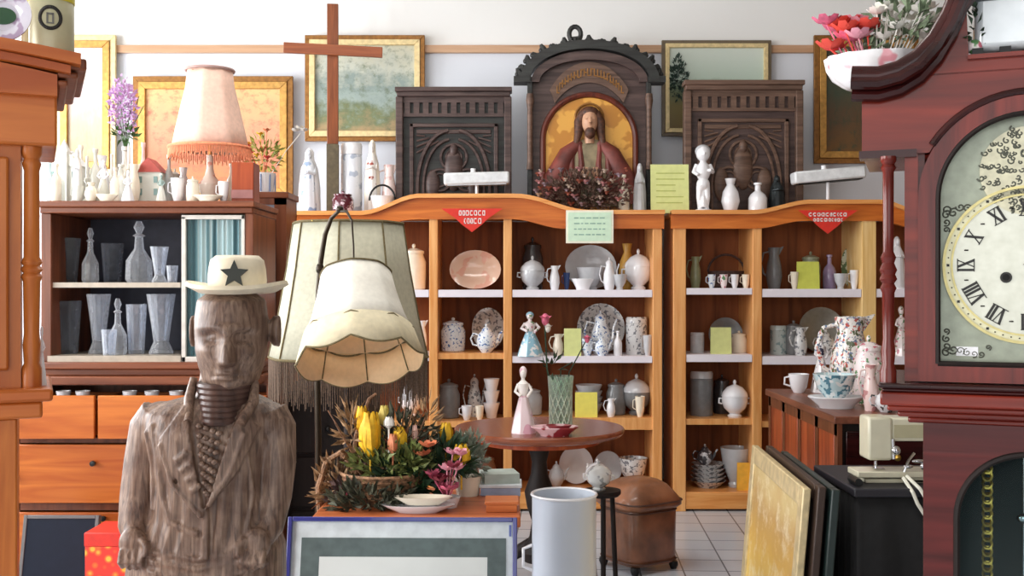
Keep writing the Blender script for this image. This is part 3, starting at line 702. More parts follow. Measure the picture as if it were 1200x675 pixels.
# ================================================================== ON TOP OF THE BOOKCASES
ZT = zs(249); YT = 6.42
def lattice_panel(label, px0, px1, py0, mats, seed):
    Y = YT; s = Y/F; w = (px1-px0)*s/2; h = zz(py0, Y)-ZT
    t = thing('carved_oak_panel', label, 'carved panel', (xx((px0+px1)/2, Y), Y, ZT))
    md, mm = mats
    MB().box(-w*.93, w*.93, -.01, .03, 0, h*.93).build('back_board', md, t)
    for sg in (-1, 1): MB().box(sg*w*.93-.022, sg*w*.93+.022, -.045, .03, 0, h*.93).build('side_post', mm, t, bevel=.006)
    b = MB(); b.box(-w*1.0, w*1.0, -.07, .035, h*.965, h); b.box(-w*.97, w*.97, -.055, .03, h*.93, h*.966); b.build('cornice', mm, t, bevel=.004)
    # band of little square piercings
    b = MB(); zb0, zb1 = h*.80, h*.885; n = 10
    b.box(-w*.88, w*.88, -.028, -.008, zb1, h*.93); b.box(-w*.88, w*.88, -.028, -.008, zb0-.02, zb0)
    for k in range(n+1):
        x = -w*.8+k*w*1.6/n; b.box(x-.017, x+.017, -.028, -.008, zb0, zb1)
    b.build('pierced_frieze', mm, t)
    # inner moulded frame
    b = MB(); zi = h*.72
    b.box(-w*.76, w*.76, -.03, -.008, zi-.022, zi); b.box(-w*.76, -w*.69, -.03, -.008, 0, zi); b.box(w*.69, w*.76, -.03, -.008, 0, zi)
    b.box(-w*.64, w*.64, -.02, -.008, zi-.06, zi-.035)
    b.build('inner_frame', mm, t, bevel=.004)
    b = MB(); aw = w*.62; az = h*.22; ah = zi*.93-az
    def arch(sc, r, y):
        p = []
        for sg in (-1, 1):
            q = []
            for i in range(13):
                u = i/12; a = u*pi/2*.92
                q.append((sg*aw*sc*cos(a)**.9, y, az+ah*sc*sin(a)))
            p.append(q)
        for q in p: b.tube([(q[0][0], y, 0)]+q, r, 6)
    arch(1.0, .012, -.022); arch(.84, .009, -.022)
    # trefoil cusps
    for (cx, cz, r) in ((0, az+ah*.52, aw*.36), (-aw*.38, az+ah*.12, aw*.3), (aw*.38, az+ah*.12, aw*.3)):
        b.tube([(cx+r*cos(a), -.02, cz+r*sin(a)) for a in [2*pi*i/20 for i in range(20)]], .009, 6, True)
        b.tube([(cx+r*.6*cos(a), -.02, cz+r*.6*sin(a)) for a in [2*pi*i/16 for i in range(16)]], .006, 6, True)
    for sg in (-1, 1):   # spandrel leaves
        for i in range(4):
            b.tube([(sg*w*.64, -.018, zi-.07-i*.035), (sg*w*(.5-.08*i), -.02, zi-.075-i*.01)], .006, 5)
    b.build('tracery', mm, t)
    b = MB(); b.ell((0, -.015, az+ah*.30), w*.17, .03, h*.17); b.ell((0, -.02, az+ah*.64), w*.075, .028, h*.055)
    b.ell((-w*.36, -.015, az+ah*.02), w*.13, .025, h*.13); b.ell((w*.36, -.015, az+ah*.02), w*.13, .025, h*.13)
    b.build('carved_figure', mm, t)
    return t
lattice_panel('dark carved gothic panel with trefoil tracery, left of the arched religious relief', 464, 600, 104, (OAKG, OAKD), 1)
lattice_panel('brown carved gothic panel with trefoil tracery, right of the arched religious relief', 800, 940, 96, (OAKD, OAKM), 2)

# ---- the arched relief with gold ground
Y = YT+.03; s = Y/F
cx = 690; wA = 85*s; hA = zz(35, Y)-ZT
t = thing('arched_altar_relief', 'tall arched dark oak altarpiece with robed figure on gold ground', 'altarpiece', (xx(cx, Y), Y, ZT))
def ax(px): return (px-cx)*s
def az(py): return zz(py, Y)-ZT
wi = ax(762)
b = MB(); arc = [(wi*cos(a), az(118)+(az(57)-az(118))*sin(a)) for a in [pi*i/24 for i in range(25)]]
b.prism([(wi, 0)]+arc+[(-wi, 0)], -.02, .04); b.build('back_board', OAKD, t)
for sg in (-1, 1):
    b = MB(); b.box(sg*wi-.03*(sg > 0)-.0*(sg < 0), sg*wi+.03*(sg < 0), -.06, .04, 0, az(92)); q = b.build('side_post', OAKG, t, bevel=.005)
    b = MB(); x = sg*(wi-.015)
    b.lathe([(.022, az(200)), (.016, az(190)), (.016, az(130)), (.024, az(120)), (.02, az(112))], 10, c=(x, -.06, 0)); b.build('colonnette', OAKM, t)
b = MB()
def band(r0x, r0z, r1x, r1z, zc, y0, y1, a0=0, a1=pi, n=28):
    for i in range(n):
        a = a0+(a1-a0)*i/n; c = a0+(a1-a0)*(i+1)/n
        b.prism([(r0x*cos(a), zc+r0z*sin(a)), (r1x*cos(a), zc+r1z*sin(a)), (r1x*cos(c), zc+r1z*sin(c)), (r0x*cos(c), zc+r0z*sin(c))], y0, y1)
zc = az(98)
band(ax(771), az(50)-zc, ax(760), az(60)-zc, zc, -.085, .04); b.build('arched_cornice', OAKG, t)
b = MB(); band(ax(758), az(62)-zc, ax(748), az(72)-zc, zc, -.06, -.01); b.build('inner_arch', OAKD, t)
for sg in (-1, 1): MB().box(min(sg*ax(778), sg*ax(758)), max(sg*ax(778), sg*ax(758)), -.08, .04, az(99), az(92)).build('cornice_end', OAKG, t)
# cresting leaves
rng = random.Random(14)
for i in range(17):
    a = pi*(.05+.90*i/16); x = ax(769)*cos(a); z = zc+(az(52)-zc)*sin(a); hh = .05 if i % 2 == 0 else .03
    b = MB(); b.tube([(x, -.03, z-.01), (x+.022*cos(a), -.03, z+hh*.55), (x+.03*cos(a)+rng.uniform(-.01, .012), -.035, z+hh)], [.024, .02, .008], 7)
    b.ell((x+.015*cos(a)-.016, -.035, z+.012), .014, .014, .016, 8, 6); b.ell((x+.015*cos(a)+.016, -.035, z+.012), .014, .014, .016, 8, 6)
    b.build('cresting_leaf', OAKG, t)
b = MB(); b.tube([(-.085+.035*cos(a), -.03, az(50)+.045+.045*sin(a)) for a in [pi*(-.4+1.7*i/14) for i in range(15)]], [.015]*14+[.02], 7)
b.tube([(-.085, -.03, az(56)), (-.085, -.03, az(46)), (-.06, -.03, az(47))], .019, 7); b.build('finial', OAKG, t)
# lettered band: raised brown scroll with illegible carved strokes
b = MB(); zi = az(165); band(ax(750), az(74)-zi, ax(742), az(98)-zi, zi, -.035, -.02, radians(40), radians(140)); b.build('scroll_band', OAKM, t)
b = MB(); rng = random.Random(8)
for i in range(22):
    a = radians(48+84*i/21); rr = .5
    x = (ax(750)*.5+ax(742)*.5)*cos(a); z = zi+((az(74)-zi)+(az(98)-zi))/2*sin(a)
    b.cbox((x, -.038, z), (.006, .006, .045)); b.cbox((x+.007, -.038, z+rng.choice((-.02, 0, .02))), (.014, .006, .007))
b.build('carved_lettering', GOLDD, t)
# gold ground and red rim
zg = az(165); rx, rz_ = ax(744), az(112)-zg
b = MB(); b.prism([(rx*.99, 0)]+[(rx*cos(a), zg+rz_*sin(a)) for a in [pi*i/30 for i in range(31)]]+[(-rx*.99, 0)], -.026, -.019)
GRD = floral('gold_ground', C(222, 164, 70), [C(190, 128, 44)], 9, rough=.4, amt=.5, coat=0)
b.build('gold_ground', GRD, t)
b = MB(); b.tube([(rx, -.03, .05)]+[(rx*cos(a), -.03, zg+rz_*sin(a)) for a in [pi*i/30 for i in range(31)]]+[(-rx, -.03, .05)], .018, 8); b.build('arch_rim', wood('red_brown_rim', C(110, 50, 34), C(70, 30, 24)), t)
# the figure: one continuous relief body with robe, hair and halo as parts
SK = plain('painted_flesh', C(196, 150, 120), .5); ROBE = plain('russet_robe', C(116, 54, 46), .55, noise_amt=.25, scale=14); TUN = plain('olive_tunic', C(138, 124, 96), .55, noise_amt=.2, scale=20)
HAIRB = plain('carved_brown_hair', C(84, 50, 34), .6, noise_amt=.3, scale=60)
b = MB(); fz = az(145)
b.ell((0, -.075, fz), .048, .05, .075, 18, 14); b.tube([(0, -.06, fz-.05), (0, -.06, fz-.13)], .03, 12)
b.tube([(0, -.12, fz+.02), (0, -.138, fz-.012), (0, -.122, fz-.02)], [.008, .012, .006], 8)
for sg in (-1, 1): b.ell((sg*.019, -.117, fz+.012), .011, .006, .006, 8, 6)
b.ell((0, -.118, fz-.036), .016, .007, .006, 8, 6)
b.lathe([(.19, az(243)), (.2, az(215)), (.19, az(190)), (.14, az(174)), (.05, az(165))], 24, c=(0, -.045, 0), sy=.3)
fo = b.build('figure', [TUN, SK], t)
for p in fo.data.polygons:
    if p.center.z > fz-.09: p.material_index = 1
b = MB(); b.tube([(-.035, -.06, fz+.055), (-.065, -.06, fz+.0), (-.068, -.065, fz-.07), (-.08, -.07, fz-.13)], [.03, .03, .026, .018], 10)
b.tube([(.035, -.06, fz+.055), (.065, -.06, fz+.0), (.068, -.065, fz-.07), (.08, -.07, fz-.13)], [.03, .03, .026, .018], 10)
b.ell((0, -.06, fz+.055), .058, .05, .04, 14, 8); b.ell((0, -.1, fz-.068), .032, .028, .038, 12, 8)
b.build('hair', HAIRB, t)
for sg in (-1, 1):
    b = MB()
    b.tube([(sg*.055, -.05, az(168)), (sg*.13, -.06, az(182)), (sg*.2, -.06, az(210)), (sg*.24, -.05, az(240))], [.03, .055, .07, .06], 12)
    b.tube([(sg*.2, -.08, az(208)), (sg*.14, -.11, az(226)), (sg*.05, -.12, az(212))], [.045, .035, .022], 10)
    b.tube([(sg*.06, -.07, az(172)), (sg*.05, -.1, az(195)), (sg*.08, -.1, az(238))], .018, 8)
    b.tube([(sg*.10, -.07, az(176)), (sg*.11, -.1, az(200)), (sg*.13, -.11, az(238))], .018, 8)
    b.build('robe', ROBE, t)
    b = MB(); b.ell((sg*.035, -.135, az(207)), .02, .014, .032, 10, 8)
    for k in range(4): b.tube([(sg*(.024+.007*k), -.14, az(205)), (sg*(.018+.007*k), -.142, az(199))], .0042, 6)
    b.tube([(sg*.018, -.14, az(208)), (sg*.008, -.142, az(203))], .005, 6)
    b.build('hand', SK, t)
b = MB(); b.tube([(.085*cos(a), -.035, fz+.03+.085*sin(a)) for a in [2*pi*i/24 for i in range(24)]], .007, 8, True); b.build('halo', GOLDD, t)
# ---- garland of dried roses at its foot
b = MB(); t = thing('dried_flower_garland', 'low garland of dried pink and brown roses before the arched altarpiece', 'flowers', (xx(685, 6.275), 6.275, ZT))
b.leaves((0, 0, .12), (.27, .05, .13), 700, .035, .02, 11); g = b.build('foliage', plain('dried_brown_leaf', C(110, 84, 72), .8, noise_amt=.35, scale=70), t); g['kind'] = 'stuff'
rng = random.Random(12)
FM = [plain('dusty_rose', C(190, 130, 130), .7, noise_amt=.25, scale=60), plain('dried_mauve', C(150, 128, 136), .7, noise_amt=.25, scale=60), plain('dried_cream', C(200, 178, 160), .7, noise_amt=.2, scale=60), plain('dried_rust', C(150, 80, 60), .7, noise_amt=.2, scale=60)]
for i in range(46):
    x = rng.uniform(-.29, .25); z = rng.uniform(.04, .26)
    b = MB(); b.blossom((x, -.05+rng.uniform(-.02, .01), z), rng.uniform(.018, .028), 6, i); b.ell((x, -.05, z), .009, .009, .009, 6, 5); b.build('rose', FM[i % 4], t)
# ---- small things standing on the cases
YU = 6.33
put('bottle', 731, 13, 46, YU, ZT, 'short cream candle shaped bottle before the right foot of the altarpiece', CREAM)
put('saint', 750, 18, 60, YU, ZT, 'slim grey white statuette beside the altarpiece right post', PORCG)
c = MB(); c.box(-.112, .112, -.006, .006, 0, .29); c = c.build('notice_board', PAPERL); c.location = (xx(785, 6.28), 6.28, ZT+.0); c.rotation_euler = (-.06, 0, 0)
tag(c, 'upright lime green card between altarpiece and cherub figurine', 'card')
b = MB(); rng = random.Random(2)
for k in range(6):
    b.box(-.08, rng.uniform(.03, .09), -.0075, -.006, .235-k*.035, .240-k*.035)
b.build('faint_ruled_lines', plain('faint_green_ink', C(176, 186, 96), .7), c)
# cherub
t = thing('cherub_figurine', 'white standing cherub figurine with raised arms before the right carved panel', 'figurine', (xx(824, 6.27), 6.27, ZT))
b = MB(); s = 6.27/F
b.M = Matrix.Scale(s, 4)
b.ell((0, 0, 70), 8.5, 9, 9.5, 16, 12); b.tube([(0, 0, 62), (0, 0, 56)], 4, 10); b.ell((0, 0, 49), 8.5, 7, 12, 16, 12); b.ell((0, 0, 34), 8, 7, 8, 14, 10)
b.tube([(-3.5, 0, 32), (-4.5, 0, 18), (-4, 0, 6), (-4.5, -3, 4)], [4.6, 3.6, 2.6, 2.6], 10); b.tube([(3.5, 0, 32), (4.5, -1, 18), (4, 0, 6), (4.5, -3, 4)], [4.6, 3.6, 2.6, 2.6], 10)
b.tube([(-7, 0, 57), (-11, -1, 48), (-7, -8, 44)], [3.2, 2.8, 2.2], 10); b.tube([(7, 0, 57), (11, -1, 48), (6, -8, 50)], [3.2, 2.8, 2.2], 10)
b.ell((0, -9, 69), 1.4, 1.8, 1.5, 6, 5); b.tube([(0, 0, 6), (0, 2, 20), (0, 3, 34), (0, 3, 46)], [7, 6, 6, 4], 12); b.M = None
q = b.build('body', PORC, t); rm = q.modifiers.new('fuse', 'REMESH'); rm.mode = 'VOXEL'; rm.voxel_size = .004; rm.use_smooth_shade = True
MB().lathe([(10*s, 0), (10*s, 4*s), (8*s, 5*s)]).build('pedestal', PORC, t)
b = MB(); b.M = Matrix.Scale(s, 4); b.ell((0, 2, 73), 9.4, 9, 8, 12, 8); b.M = None; b.build('hair', PORCG, t)
put('vase', 856, 22, 41, YU-.03, ZT, 'plain white vase, left of the two small vases on the right case', PORC)
put('bottle', 888, 22, 36, YU-.03, ZT, 'white bulb vase with brown neck, right of the two small vases', PORC)
put('saint', 911, 22, 46, YU, ZT, 'dark bronze bust figurine right of the small white vases', plain('dark_bronze', C(48, 54, 56), .4, .5))
def spotlight(label, px0, px1, py, tilt, dark):
    Y = 6.2; s = Y/F; xm = xx((px0+px1)/2, Y); zb = ZT+.008; ztop = zz(py, Y)
    t = thing('display_light', label, 'lamp', (xm, Y+.03, ZT)); L = (px1-px0)*s/2
    M = Matrix.Translation((0, 0, ztop-ZT)) @ Matrix.Rotation(radians(tilt), 4, 'Y')
    b = MB(); b.M = M; b.box(-L, L, -.055, .055, -.035, .035); b.build('housing', plain('light_housing_white', C(224, 226, 228), .4), t, bevel=.012)
    b = MB(); b.M = M; b.box(-L*.9, L*.9, -.045, .045, -.04, -.034); b.build('underside', BLACK if dark else PORCG, t)
    MB().tube([(0, 0, 0), (0, 0, ztop-ZT-.03)], .01).build('stem', PORC, t)
    MB().lathe([(.05, 0), (.05, .01), (.012, .016)]).build('foot', PORC, t)
    b = MB(); b.M = M; b.lathe([(.018, .034), (.014, .05), (.016, .06), (.0001, .064)], c=(-.02, 0, 0)); b.build('knob', PORC, t)
spotlight('white boxy display light above the left red sign', 520, 597, 209, -1.5, False)
spotlight('white boxy display light with dark underside above the right red sign', 930, 1014, 205, -5, True)
b = MB(); b.box(-.17, .17, -.08, .0, 0, .08); b = b.build('carton', plain('grey_cardboard', C(178, 172, 160), .8)); b.location = (xx(975, 6.5), 6.5, ZT); tag(b, 'flat grey carton lying behind the right display light', 'box')
# left end of the left case
t = thing('wooden_cross', 'tall slim brown wooden cross standing on the left pine bookcase', 'cross', (xx(390, 6.36), 6.36, ZT), radians(6))
s = 6.36/F
MB().box(-7*s, 7*s, -.03, .03, .0, 82*s).build('foot_block', plain('green_brown_stain', C(96, 84, 62), .6, noise_amt=.15), t, bevel=.003)
MB().box(-6.5*s, 6.5*s, -.016, .016, 82*s, zz(5, 6.36)-ZT).build('upright', TEAK, t, bevel=.003)
b = MB(); b.M = Matrix.Translation((0, -.03, zz(60, 6.36)-ZT)) @ Matrix.Rotation(radians(1.6), 4, 'Y'); b.box(-56*s, 58*s, -.014, .014, -6*s, 6*s); b.build('crossbar', wood('cross_brown_across', C(160, 92, 56), C(128, 66, 40), axis='x'), t, bevel=.003)
put('saint', 362, 30, 78, YU, ZT, 'white and blue mantled madonna statuette left of the cross foot', floral('pale_blue_white', C(228, 232, 240), [C(150, 170, 200)], 16), PORC)
put('canister', 412, 26, 84, YU+.1, ZT, 'tall pale blue and white canister right of the cross foot', floral('white_blue_canister', C(226, 230, 238), [C(176, 186, 204)], 14), PORC)
put('saint', 436, 22, 88, YU+.02, ZT, 'white statuette with red accents near the left carved panel', floral('white_red_robe', C(236, 230, 224), [C(150, 70, 60)], 16, amt=.6), CREAM)
put('jug', 456, 24, 60, YU+.06, ZT, 'pale pink jug tucked beside the left carved panel', floral('pale_pink', C(240, 220, 216), [C(220, 180, 176)], 16))
put('jar', 402, 26, 26, YU-.08, ZT, 'dark red and white small jar at the foot of the cross', floral('oxblood_white', C(90, 30, 44), [C(224, 200, 210)], 30, amt=.58))
t = thing('enamel_pail', 'white enamel pail with thin dark hoop handle on the left case', 'pail', (xx(448, YU-.05), YU-.05, ZT)); s = YU/F
MB().lathe([(10*s, 0), (14*s, 20*s), (13*s, 20*s), (9*s, 2*s), (.0001, 2*s)]).build('pail_body', PORC, t)
MB().tube([(15*s*cos(a), 0, 15*s+18*s*sin(a)) for a in [pi*i/16 for i in range(17)]], .006).build('hoop_handle', BLACK, t)
# ================================================================== GLAZED CABINET ON DRAWERS, LEFT
YG = 4.4; sG = YG/F
def gx(px): return (px-CX)*sG
def gz(py): return H+(CY-py)*sG
t = thing('glazed_buffet', 'brown wooden buffet with glazed upper shelves of cut glass and open pine drawers', 'cabinet', (gx(170), YG+.22, 0))
XA, XB, ZTg = gx(48), gx(297), gz(236)
b = MB(); b.box(XA-.01, XB+.01, YG-.03, YG+.43, gz(243), ZTg); b.box(XA, XB, YG-.012, YG+.43, gz(250), gz(243)); b.build('top_board', WALN, t, bevel=.004, world=True)
MB().box(XA+.0, gx(60), YG, YG+.42, gz(424), gz(250)).build('side_panel', WALNZ, t, bevel=.003, world=True)
MB().box(gx(287), XB, YG, YG+.42, gz(424), gz(250)).build('side_panel', WALNZ, t, bevel=.003, world=True)
MB().box(XA, XB, YG+.41, YG+.42, gz(424), gz(250)).build('back_panel', plain('slate_blue_back', C(64, 66, 78), .7), t, world=True)
MB().box(gx(210), gx(214), YG+.03, YG+.41, gz(424), gz(250)).build('partition', EBON, t, world=True)
for y0, y1 in ((331, 337),): MB().box(gx(60), gx(210), YG+.015, YG+.41, gz(y1), gz(y0)).build('shelf', plain('pale_shelf_edge', C(178, 166, 150), .4), t, world=True)
b = MB(); b.box(gx(56), gx(212), YG-.004, YG+.41, gz(424), gz(417)); b.build('cabinet_floor', plain('pale_shelf_edge', C(178, 166, 150), .4), t, world=True)
# glazed door on the right bay
d = MB()
for (a, b_, c, e) in ((213, 218, 254, 424), (283, 287, 252, 424), (213, 287, 252, 257), (213, 287, 418, 424)):
    d.box(gx(a), gx(b_), YG-.005, YG+.015, gz(e), gz(c))
d = d.build('glass_door', plain('pale_door_edge', C(206, 200, 192), .4), t, bevel=.002, world=True)
def stripes():
    m, nt, p = newmat('painted_teal_reflection'); p.inputs['Roughness'].default_value = .35; p.inputs['Coat Weight'].default_value = .6  # teal and white stripes paint the reflection in the door glass
    tc = nt.nodes.new('ShaderNodeTexCoord'); mp = nt.nodes.new('ShaderNodeMapping'); mp.inputs['Scale'].default_value = (1, .01, .01)
    n = nt.nodes.new('ShaderNodeTexNoise'); n.inputs['Scale'].default_value = 38; n.inputs['Detail'].default_value = 1
    nt.links.new(tc.outputs['Object'], mp.inputs['Vector']); nt.links.new(mp.outputs['Vector'], n.inputs['Vector'])
    r = nt.nodes.new('ShaderNodeValToRGB'); e = r.color_ramp.elements; e[0].position = .36; e[0].color = C(52, 100, 108); e[1].position = .62; e[1].color = C(196, 214, 216)
    k = e.new(.48); k.color = C(140, 176, 182); k = e.new(.54); k.color = C(206, 206, 200)
    nt.links.new(n.outputs['Fac'], r.inputs['Fac']); nt.links.new(r.outputs['Color'], p.inputs['Base Color']); return m
b = MB(); n = 60; vs = []
for i in range(n+1):
    x = gx(218)+(gx(283)-gx(218))*i/n; y = YG+.022+.006*sin(i*1.1)
    vs += [(x, y, gz(418)), (x, y, gz(257))]
b.add(vs, [(2*i, 2*i+2, 2*i+3, 2*i+1) for i in range(n)]); q = b.build('painted_reflection', stripes(), t, world=True)  # pleated sheet carrying the glass reflection as painted stripes
o = MB(); o.box(gx(218), gx(283), YG+.004, YG+.007, gz(418), gz(257)); o = o.build('pane', glass('door_glass', (.92, .96, .97, 1), .0), d); o.data.transform(Matrix.Translation(-t.location))
# mouldings under the glazed part and the drawer chest
b = MB(); b.box(XA-.02, XB+.02, YG-.035, YG+.43, gz(432), gz(424)); b.box(XA-.01, XB+.01, YG-.02, YG+.43, gz(440), gz(432)); b.box(XA-.035, XB+.035, YG-.05, YG+.43, gz(450), gz(440))
b.build('waist_moulding', WALN, t, bevel=.005, world=True)
x0, x1 = gx(18), gx(318)
b = MB(); b.box(x0, x0+.02, YG, YG+.43, 0, gz(450)); b.box(x1-.02, x1, YG, YG+.43, 0, gz(450)); b.box(x0, x1, YG+.41, YG+.43, 0, gz(450)); b.box(x0, x1, YG+.0, YG+.41, 0, .08)
b.box(x0, x1, YG, YG+.4, gz(598), gz(590)); b.box(x0+.0, x1, YG, YG+.4, gz(519), gz(513)); b.box(x0, x1, YG+.02, YG+.43, gz(452), gz(448))
b.build('carcass', WALNZ, t, world=True)
def drawer(a, b_, y0, y1, proud, knobs):
    D = MB(); X0, X1, Z0, Z1 = gx(a), gx(b_), gz(y1), gz(y0)
    D.box(X0, X1, YG-proud, YG-proud+.02, Z0, Z1); D.box(X0+.01, X0+.02, YG-proud+.02, YG+.3, Z0+.01, Z1-.02); D.box(X1-.02, X1-.01, YG-proud+.02, YG+.3, Z0+.01, Z1-.02)
    D.box(X0+.01, X1-.01, YG-proud+.02, YG+.3, Z0+.008, Z0+.016); D.box(X0+.01, X1-.01, YG+.29, YG+.3, Z0+.01, Z1-.02)
    D = D.build('drawer', PINEH, t, bevel=.003, world=True)
    for k, z in knobs:
        o = MB().lathe([(.006, 0), (.006, .012), (.012, .018), (.011, .026), (.0001, .028)], 12)
        o.M = None
        o = o.build('knob', BLACK, D); o.data.transform(Matrix.Rotation(radians(90), 4, 'X')); o.location = Vector((gx(k), YG-proud, gz(z)))-t.location
drawer(22, 117, 462, 512, .06, [(24, 492)]); drawer(121, 222, 462, 512, .06, []); drawer(226, 316, 462, 512, .06, [])
drawer(20, 316, 520, 588, .03, [(22, 556), (114, 541)]); drawer(20, 316, 600, 690, .01, [(124, 598+8)])
# white cups in the open drawers
rng = random.Random(4)
i = 0
for px in (48, 72, 95, 150, 176, 205):
    o = MB(); o.lathe([(.018, 0), (.03, .068), (.028, .068), (.016, .004), (.0001, .004)], 14); o = o.build('china_cup', PORC)
    o.location = (gx(px), YG+.02, gz(478)+.001); 
    tag(o, ['leftmost', 'second', 'third', 'fourth', 'fifth', 'rightmost'][i]+' white china cup peeping from the open small drawers', 'cup', 'china cups in the open drawers'); i += 1
    # carried by a paper-lined tray inside the drawer
tr = MB()
for a, b_ in ((26, 113), (126, 218)):
    tr = MB(); tr.box(gx(a)+.006, gx(b_)-.006, YG-.035, YG+.27, gz(512)+.0165, gz(478)); q = tr.build('packing_box', plain('brown_packing_card', C(96, 66, 44), .9, noise_amt=.2))
    tag(q, 'brown packing box inside the %s small drawer' % ('left' if a == 26 else 'right'), 'box')
# glass on the two shelves
za, zb_ = gz(331), gz(417)
YGs = YG+.14
G = GLASSV
for (k, px, w, h, z, y, m, lb) in [
    ('tumbler', 77, 34, 52, za, YGs+.05, GLASSD, 'wide smoky glass vase at the left end of the upper glass shelf'),
    ('decanter', 106, 20, 64, za, YGs, G, 'slim cut glass decanter with stopper on the upper glass shelf'),
    ('tumbler', 132, 26, 46, za, YGs+.1, GLASSD, 'dark smoky glass between the two decanters on the upper shelf'),
    ('decanter', 163, 32, 72, za, YGs, G, 'tallest broad glass decanter on the upper shelf'),
    ('cutvase', 187, 22, 42, za, YGs-.06, G, 'bright cut glass vase with facets right of the tallest decanter'),
    ('tumbler', 202, 14, 20, za, YGs-.07, G, 'small clear tumbler at the right end of the upper glass shelf'),
    ('tumbler', 78, 34, 62, zb_, YGs, GLASSD, 'wide smoky flared vase at the left of the lower glass shelf'),
    ('cutvase', 116, 28, 70, zb_, YGs, G, 'tall flared cut vase second on the lower glass shelf'),
    ('decanter', 138, 22, 66, zb_, YGs-.07, G, 'cut decanter in the middle of the lower glass shelf'),
    ('tumbler', 160, 24, 58, zb_, YGs, G, 'broad cut tumbler third from right on the lower glass shelf'),
    ('cutvase', 189, 34, 70, zb_, YGs, G, 'largest deeply cut vase at the right of the lower glass shelf'),
    ('tumbler', 128, 18, 30, zb_, YG+.05, G, 'short clear tumbler in front on the lower glass shelf')]:
    o = put(k, px, w, h, y, z, lb, m, group=None)
# ---- things standing on the buffet
ZC_ = ZTg; s = (YG+.15)/F
WGL = plain('milk_glass', C(214, 214, 204), .15, coat=.4, noise_amt=.01)
def on(kind, px, w, h, lb, m, m2=None, dy=.1): return put(kind, px, w, h, YG+dy, ZC_, lb, m, m2)
# church models
def church(px, w, h, lb, dy, m, spire=False, roofm=None):
    S = (YG+dy)/F; t = thing('model_house', lb, 'ornament', (xx(px, YG+dy), YG+dy, ZC_)); W_ = w*S/2; Hh = h*S
    b = MB(); b.box(-W_, W_, -.05, .05, 0, Hh*.6)
    b.build('walls', m, t, bevel=.003)
    b = MB(); b.prism([(-W_*1.08, Hh*.58), (W_*1.08, Hh*.58), (0, Hh*.85)], -.055, .055); b.build('roof', roofm or m, t)
    if spire:
        b = MB(); b.box(-W_*.3, W_*.3, -.07, -.01, 0, Hh*.8); b.lathe([(W_*.4, Hh*.8), (.0001, Hh)], 4, c=(0, -.04, 0), rot=pi/4); b.build('tower', m, t)
    for sx_ in (-.6, .6):
        for z in (.15, .38): MB().box(W_*sx_-.008, W_*sx_+.008, -.0525, -.05, Hh*z, Hh*(z+.12)).build('window', plain('grey_green_pane', C(120, 150, 146), .3), t)
church(80, 40, 76, 'white model church with tower and spire standing left on the buffet', .2, WGL, True)
church(178, 30, 62, 'white model house with red cone roof on the buffet', .14, WGL, False, plain('brick_red_roof', C(176, 76, 66), .6))
for a in [('bottle', 58, 12, 48, 'narrow pale blue bottle by the pine cabinet, far left on the buffet', plain('pale_blue_glass', C(196, 222, 226), .15), None, .08),
          ('saint', 63, 12, 34, 'brown and cream little statuette at the far left end of the buffet', plain('brown_bisque', C(140, 96, 70), .6, noise_amt=.3), CREAM, .04),
          ('candle', 102, 11, 56, 'white candlestick directly right of the white model church', WGL, None, .1),
          ('bottle', 112, 14, 66, 'tall slim milk glass bottle behind the first candlestick', WGL, None, .2),
          ('figurine', 121, 20, 50, 'white lady figurine between two milk glass bottles', PORC, WGL, .06),
          ('candle', 131, 11, 60, 'white candlestick right of the white lady figurine', WGL, None, .14),
          ('bottle', 142, 16, 44, 'short milk glass bottle before the lilac flower vase', WGL, None, .04),
          ('jug', 157, 20, 46, 'white jug at the left wall of the red roofed house', CREAM, None, .06),
          ('vase', 107, 16, 22, 'squat cream vase in front of the first candlestick', CREAM, None, .0),
          ('dish', 125, 26, 8, 'low cream dish before the white lady figurine', CREAM, None, .0),
          ('bottle', 168, 12, 74, 'tall pink tinged bottle behind the red roofed house', plain('pink_tinged_glass', C(232, 200, 192), .2), None, .24),
          ('saint', 90, 14, 64, 'white slim madonna in front of the model church', PORC, WGL, .05),
          ('cup', 208, 20, 28, 'white cup left of the pink lamp base', PORC, None, .04),
          ('cup', 262, 16, 24, 'white cup right of the pink lamp base', PORC, None, .04),
          ('jar', 226, 16, 30, 'cream lidded jar before the pink lamp base', CREAM, None, .02),
          ('bottle', 198, 12, 58, 'clear greyish bottle between house and pink lamp', plain('greyish_glass', C(206, 212, 210), .2), None, .16),
          ('dish', 244, 34, 7, 'long low cream dish before the pink lamp', CREAM, None, -.0),
          ('figurine', 189, 13, 34, 'grey green figurine right of the red roofed house', plain('grey_green_bisque', C(150, 170, 164), .5), WGL, .03)]:
    on(*a[:5], a[5], a[6], a[7])
for i, (kd, px, w_, h_, dy, lb) in enumerate([
    ('bottle', 70, 13, 60, .3, 'milk glass bottle at the back left of the model church'), ('bottle', 95, 12, 72, .3, 'tallest milk glass bottle right behind the model church'),
    ('vase', 120, 18, 60, .3, 'large white vase at the back, between church and lilac'), ('candle', 151, 11, 70, .2, 'tall white candlestick just right of the lilac vase'),
    ('bottle', 135, 12, 40, .02, 'small white bottle in front of the lilac vase'), ('figurine', 150, 16, 36, .0, 'tiny cream lady figurine at front edge near the red roofed house'),
    ('cup', 92, 16, 18, -.0, 'small cream cup at front edge before the model church'), ('bottle', 66, 12, 44, .0, 'white bottle at the front left corner of the buffet top'),
    ('vase', 215, 16, 46, .3, 'cream vase at the back under the pink lampshade'), ('jar', 205, 14, 44, .24, 'pale lidded jar at the back left of the pink lamp'),
    ('bottle', 271, 12, 50, .26, 'cream bottle at the back right of the pink lamp')]):
    on(kd, px, w_, h_, lb, (WGL, CREAM, PORC)[i % 3], None, dy)
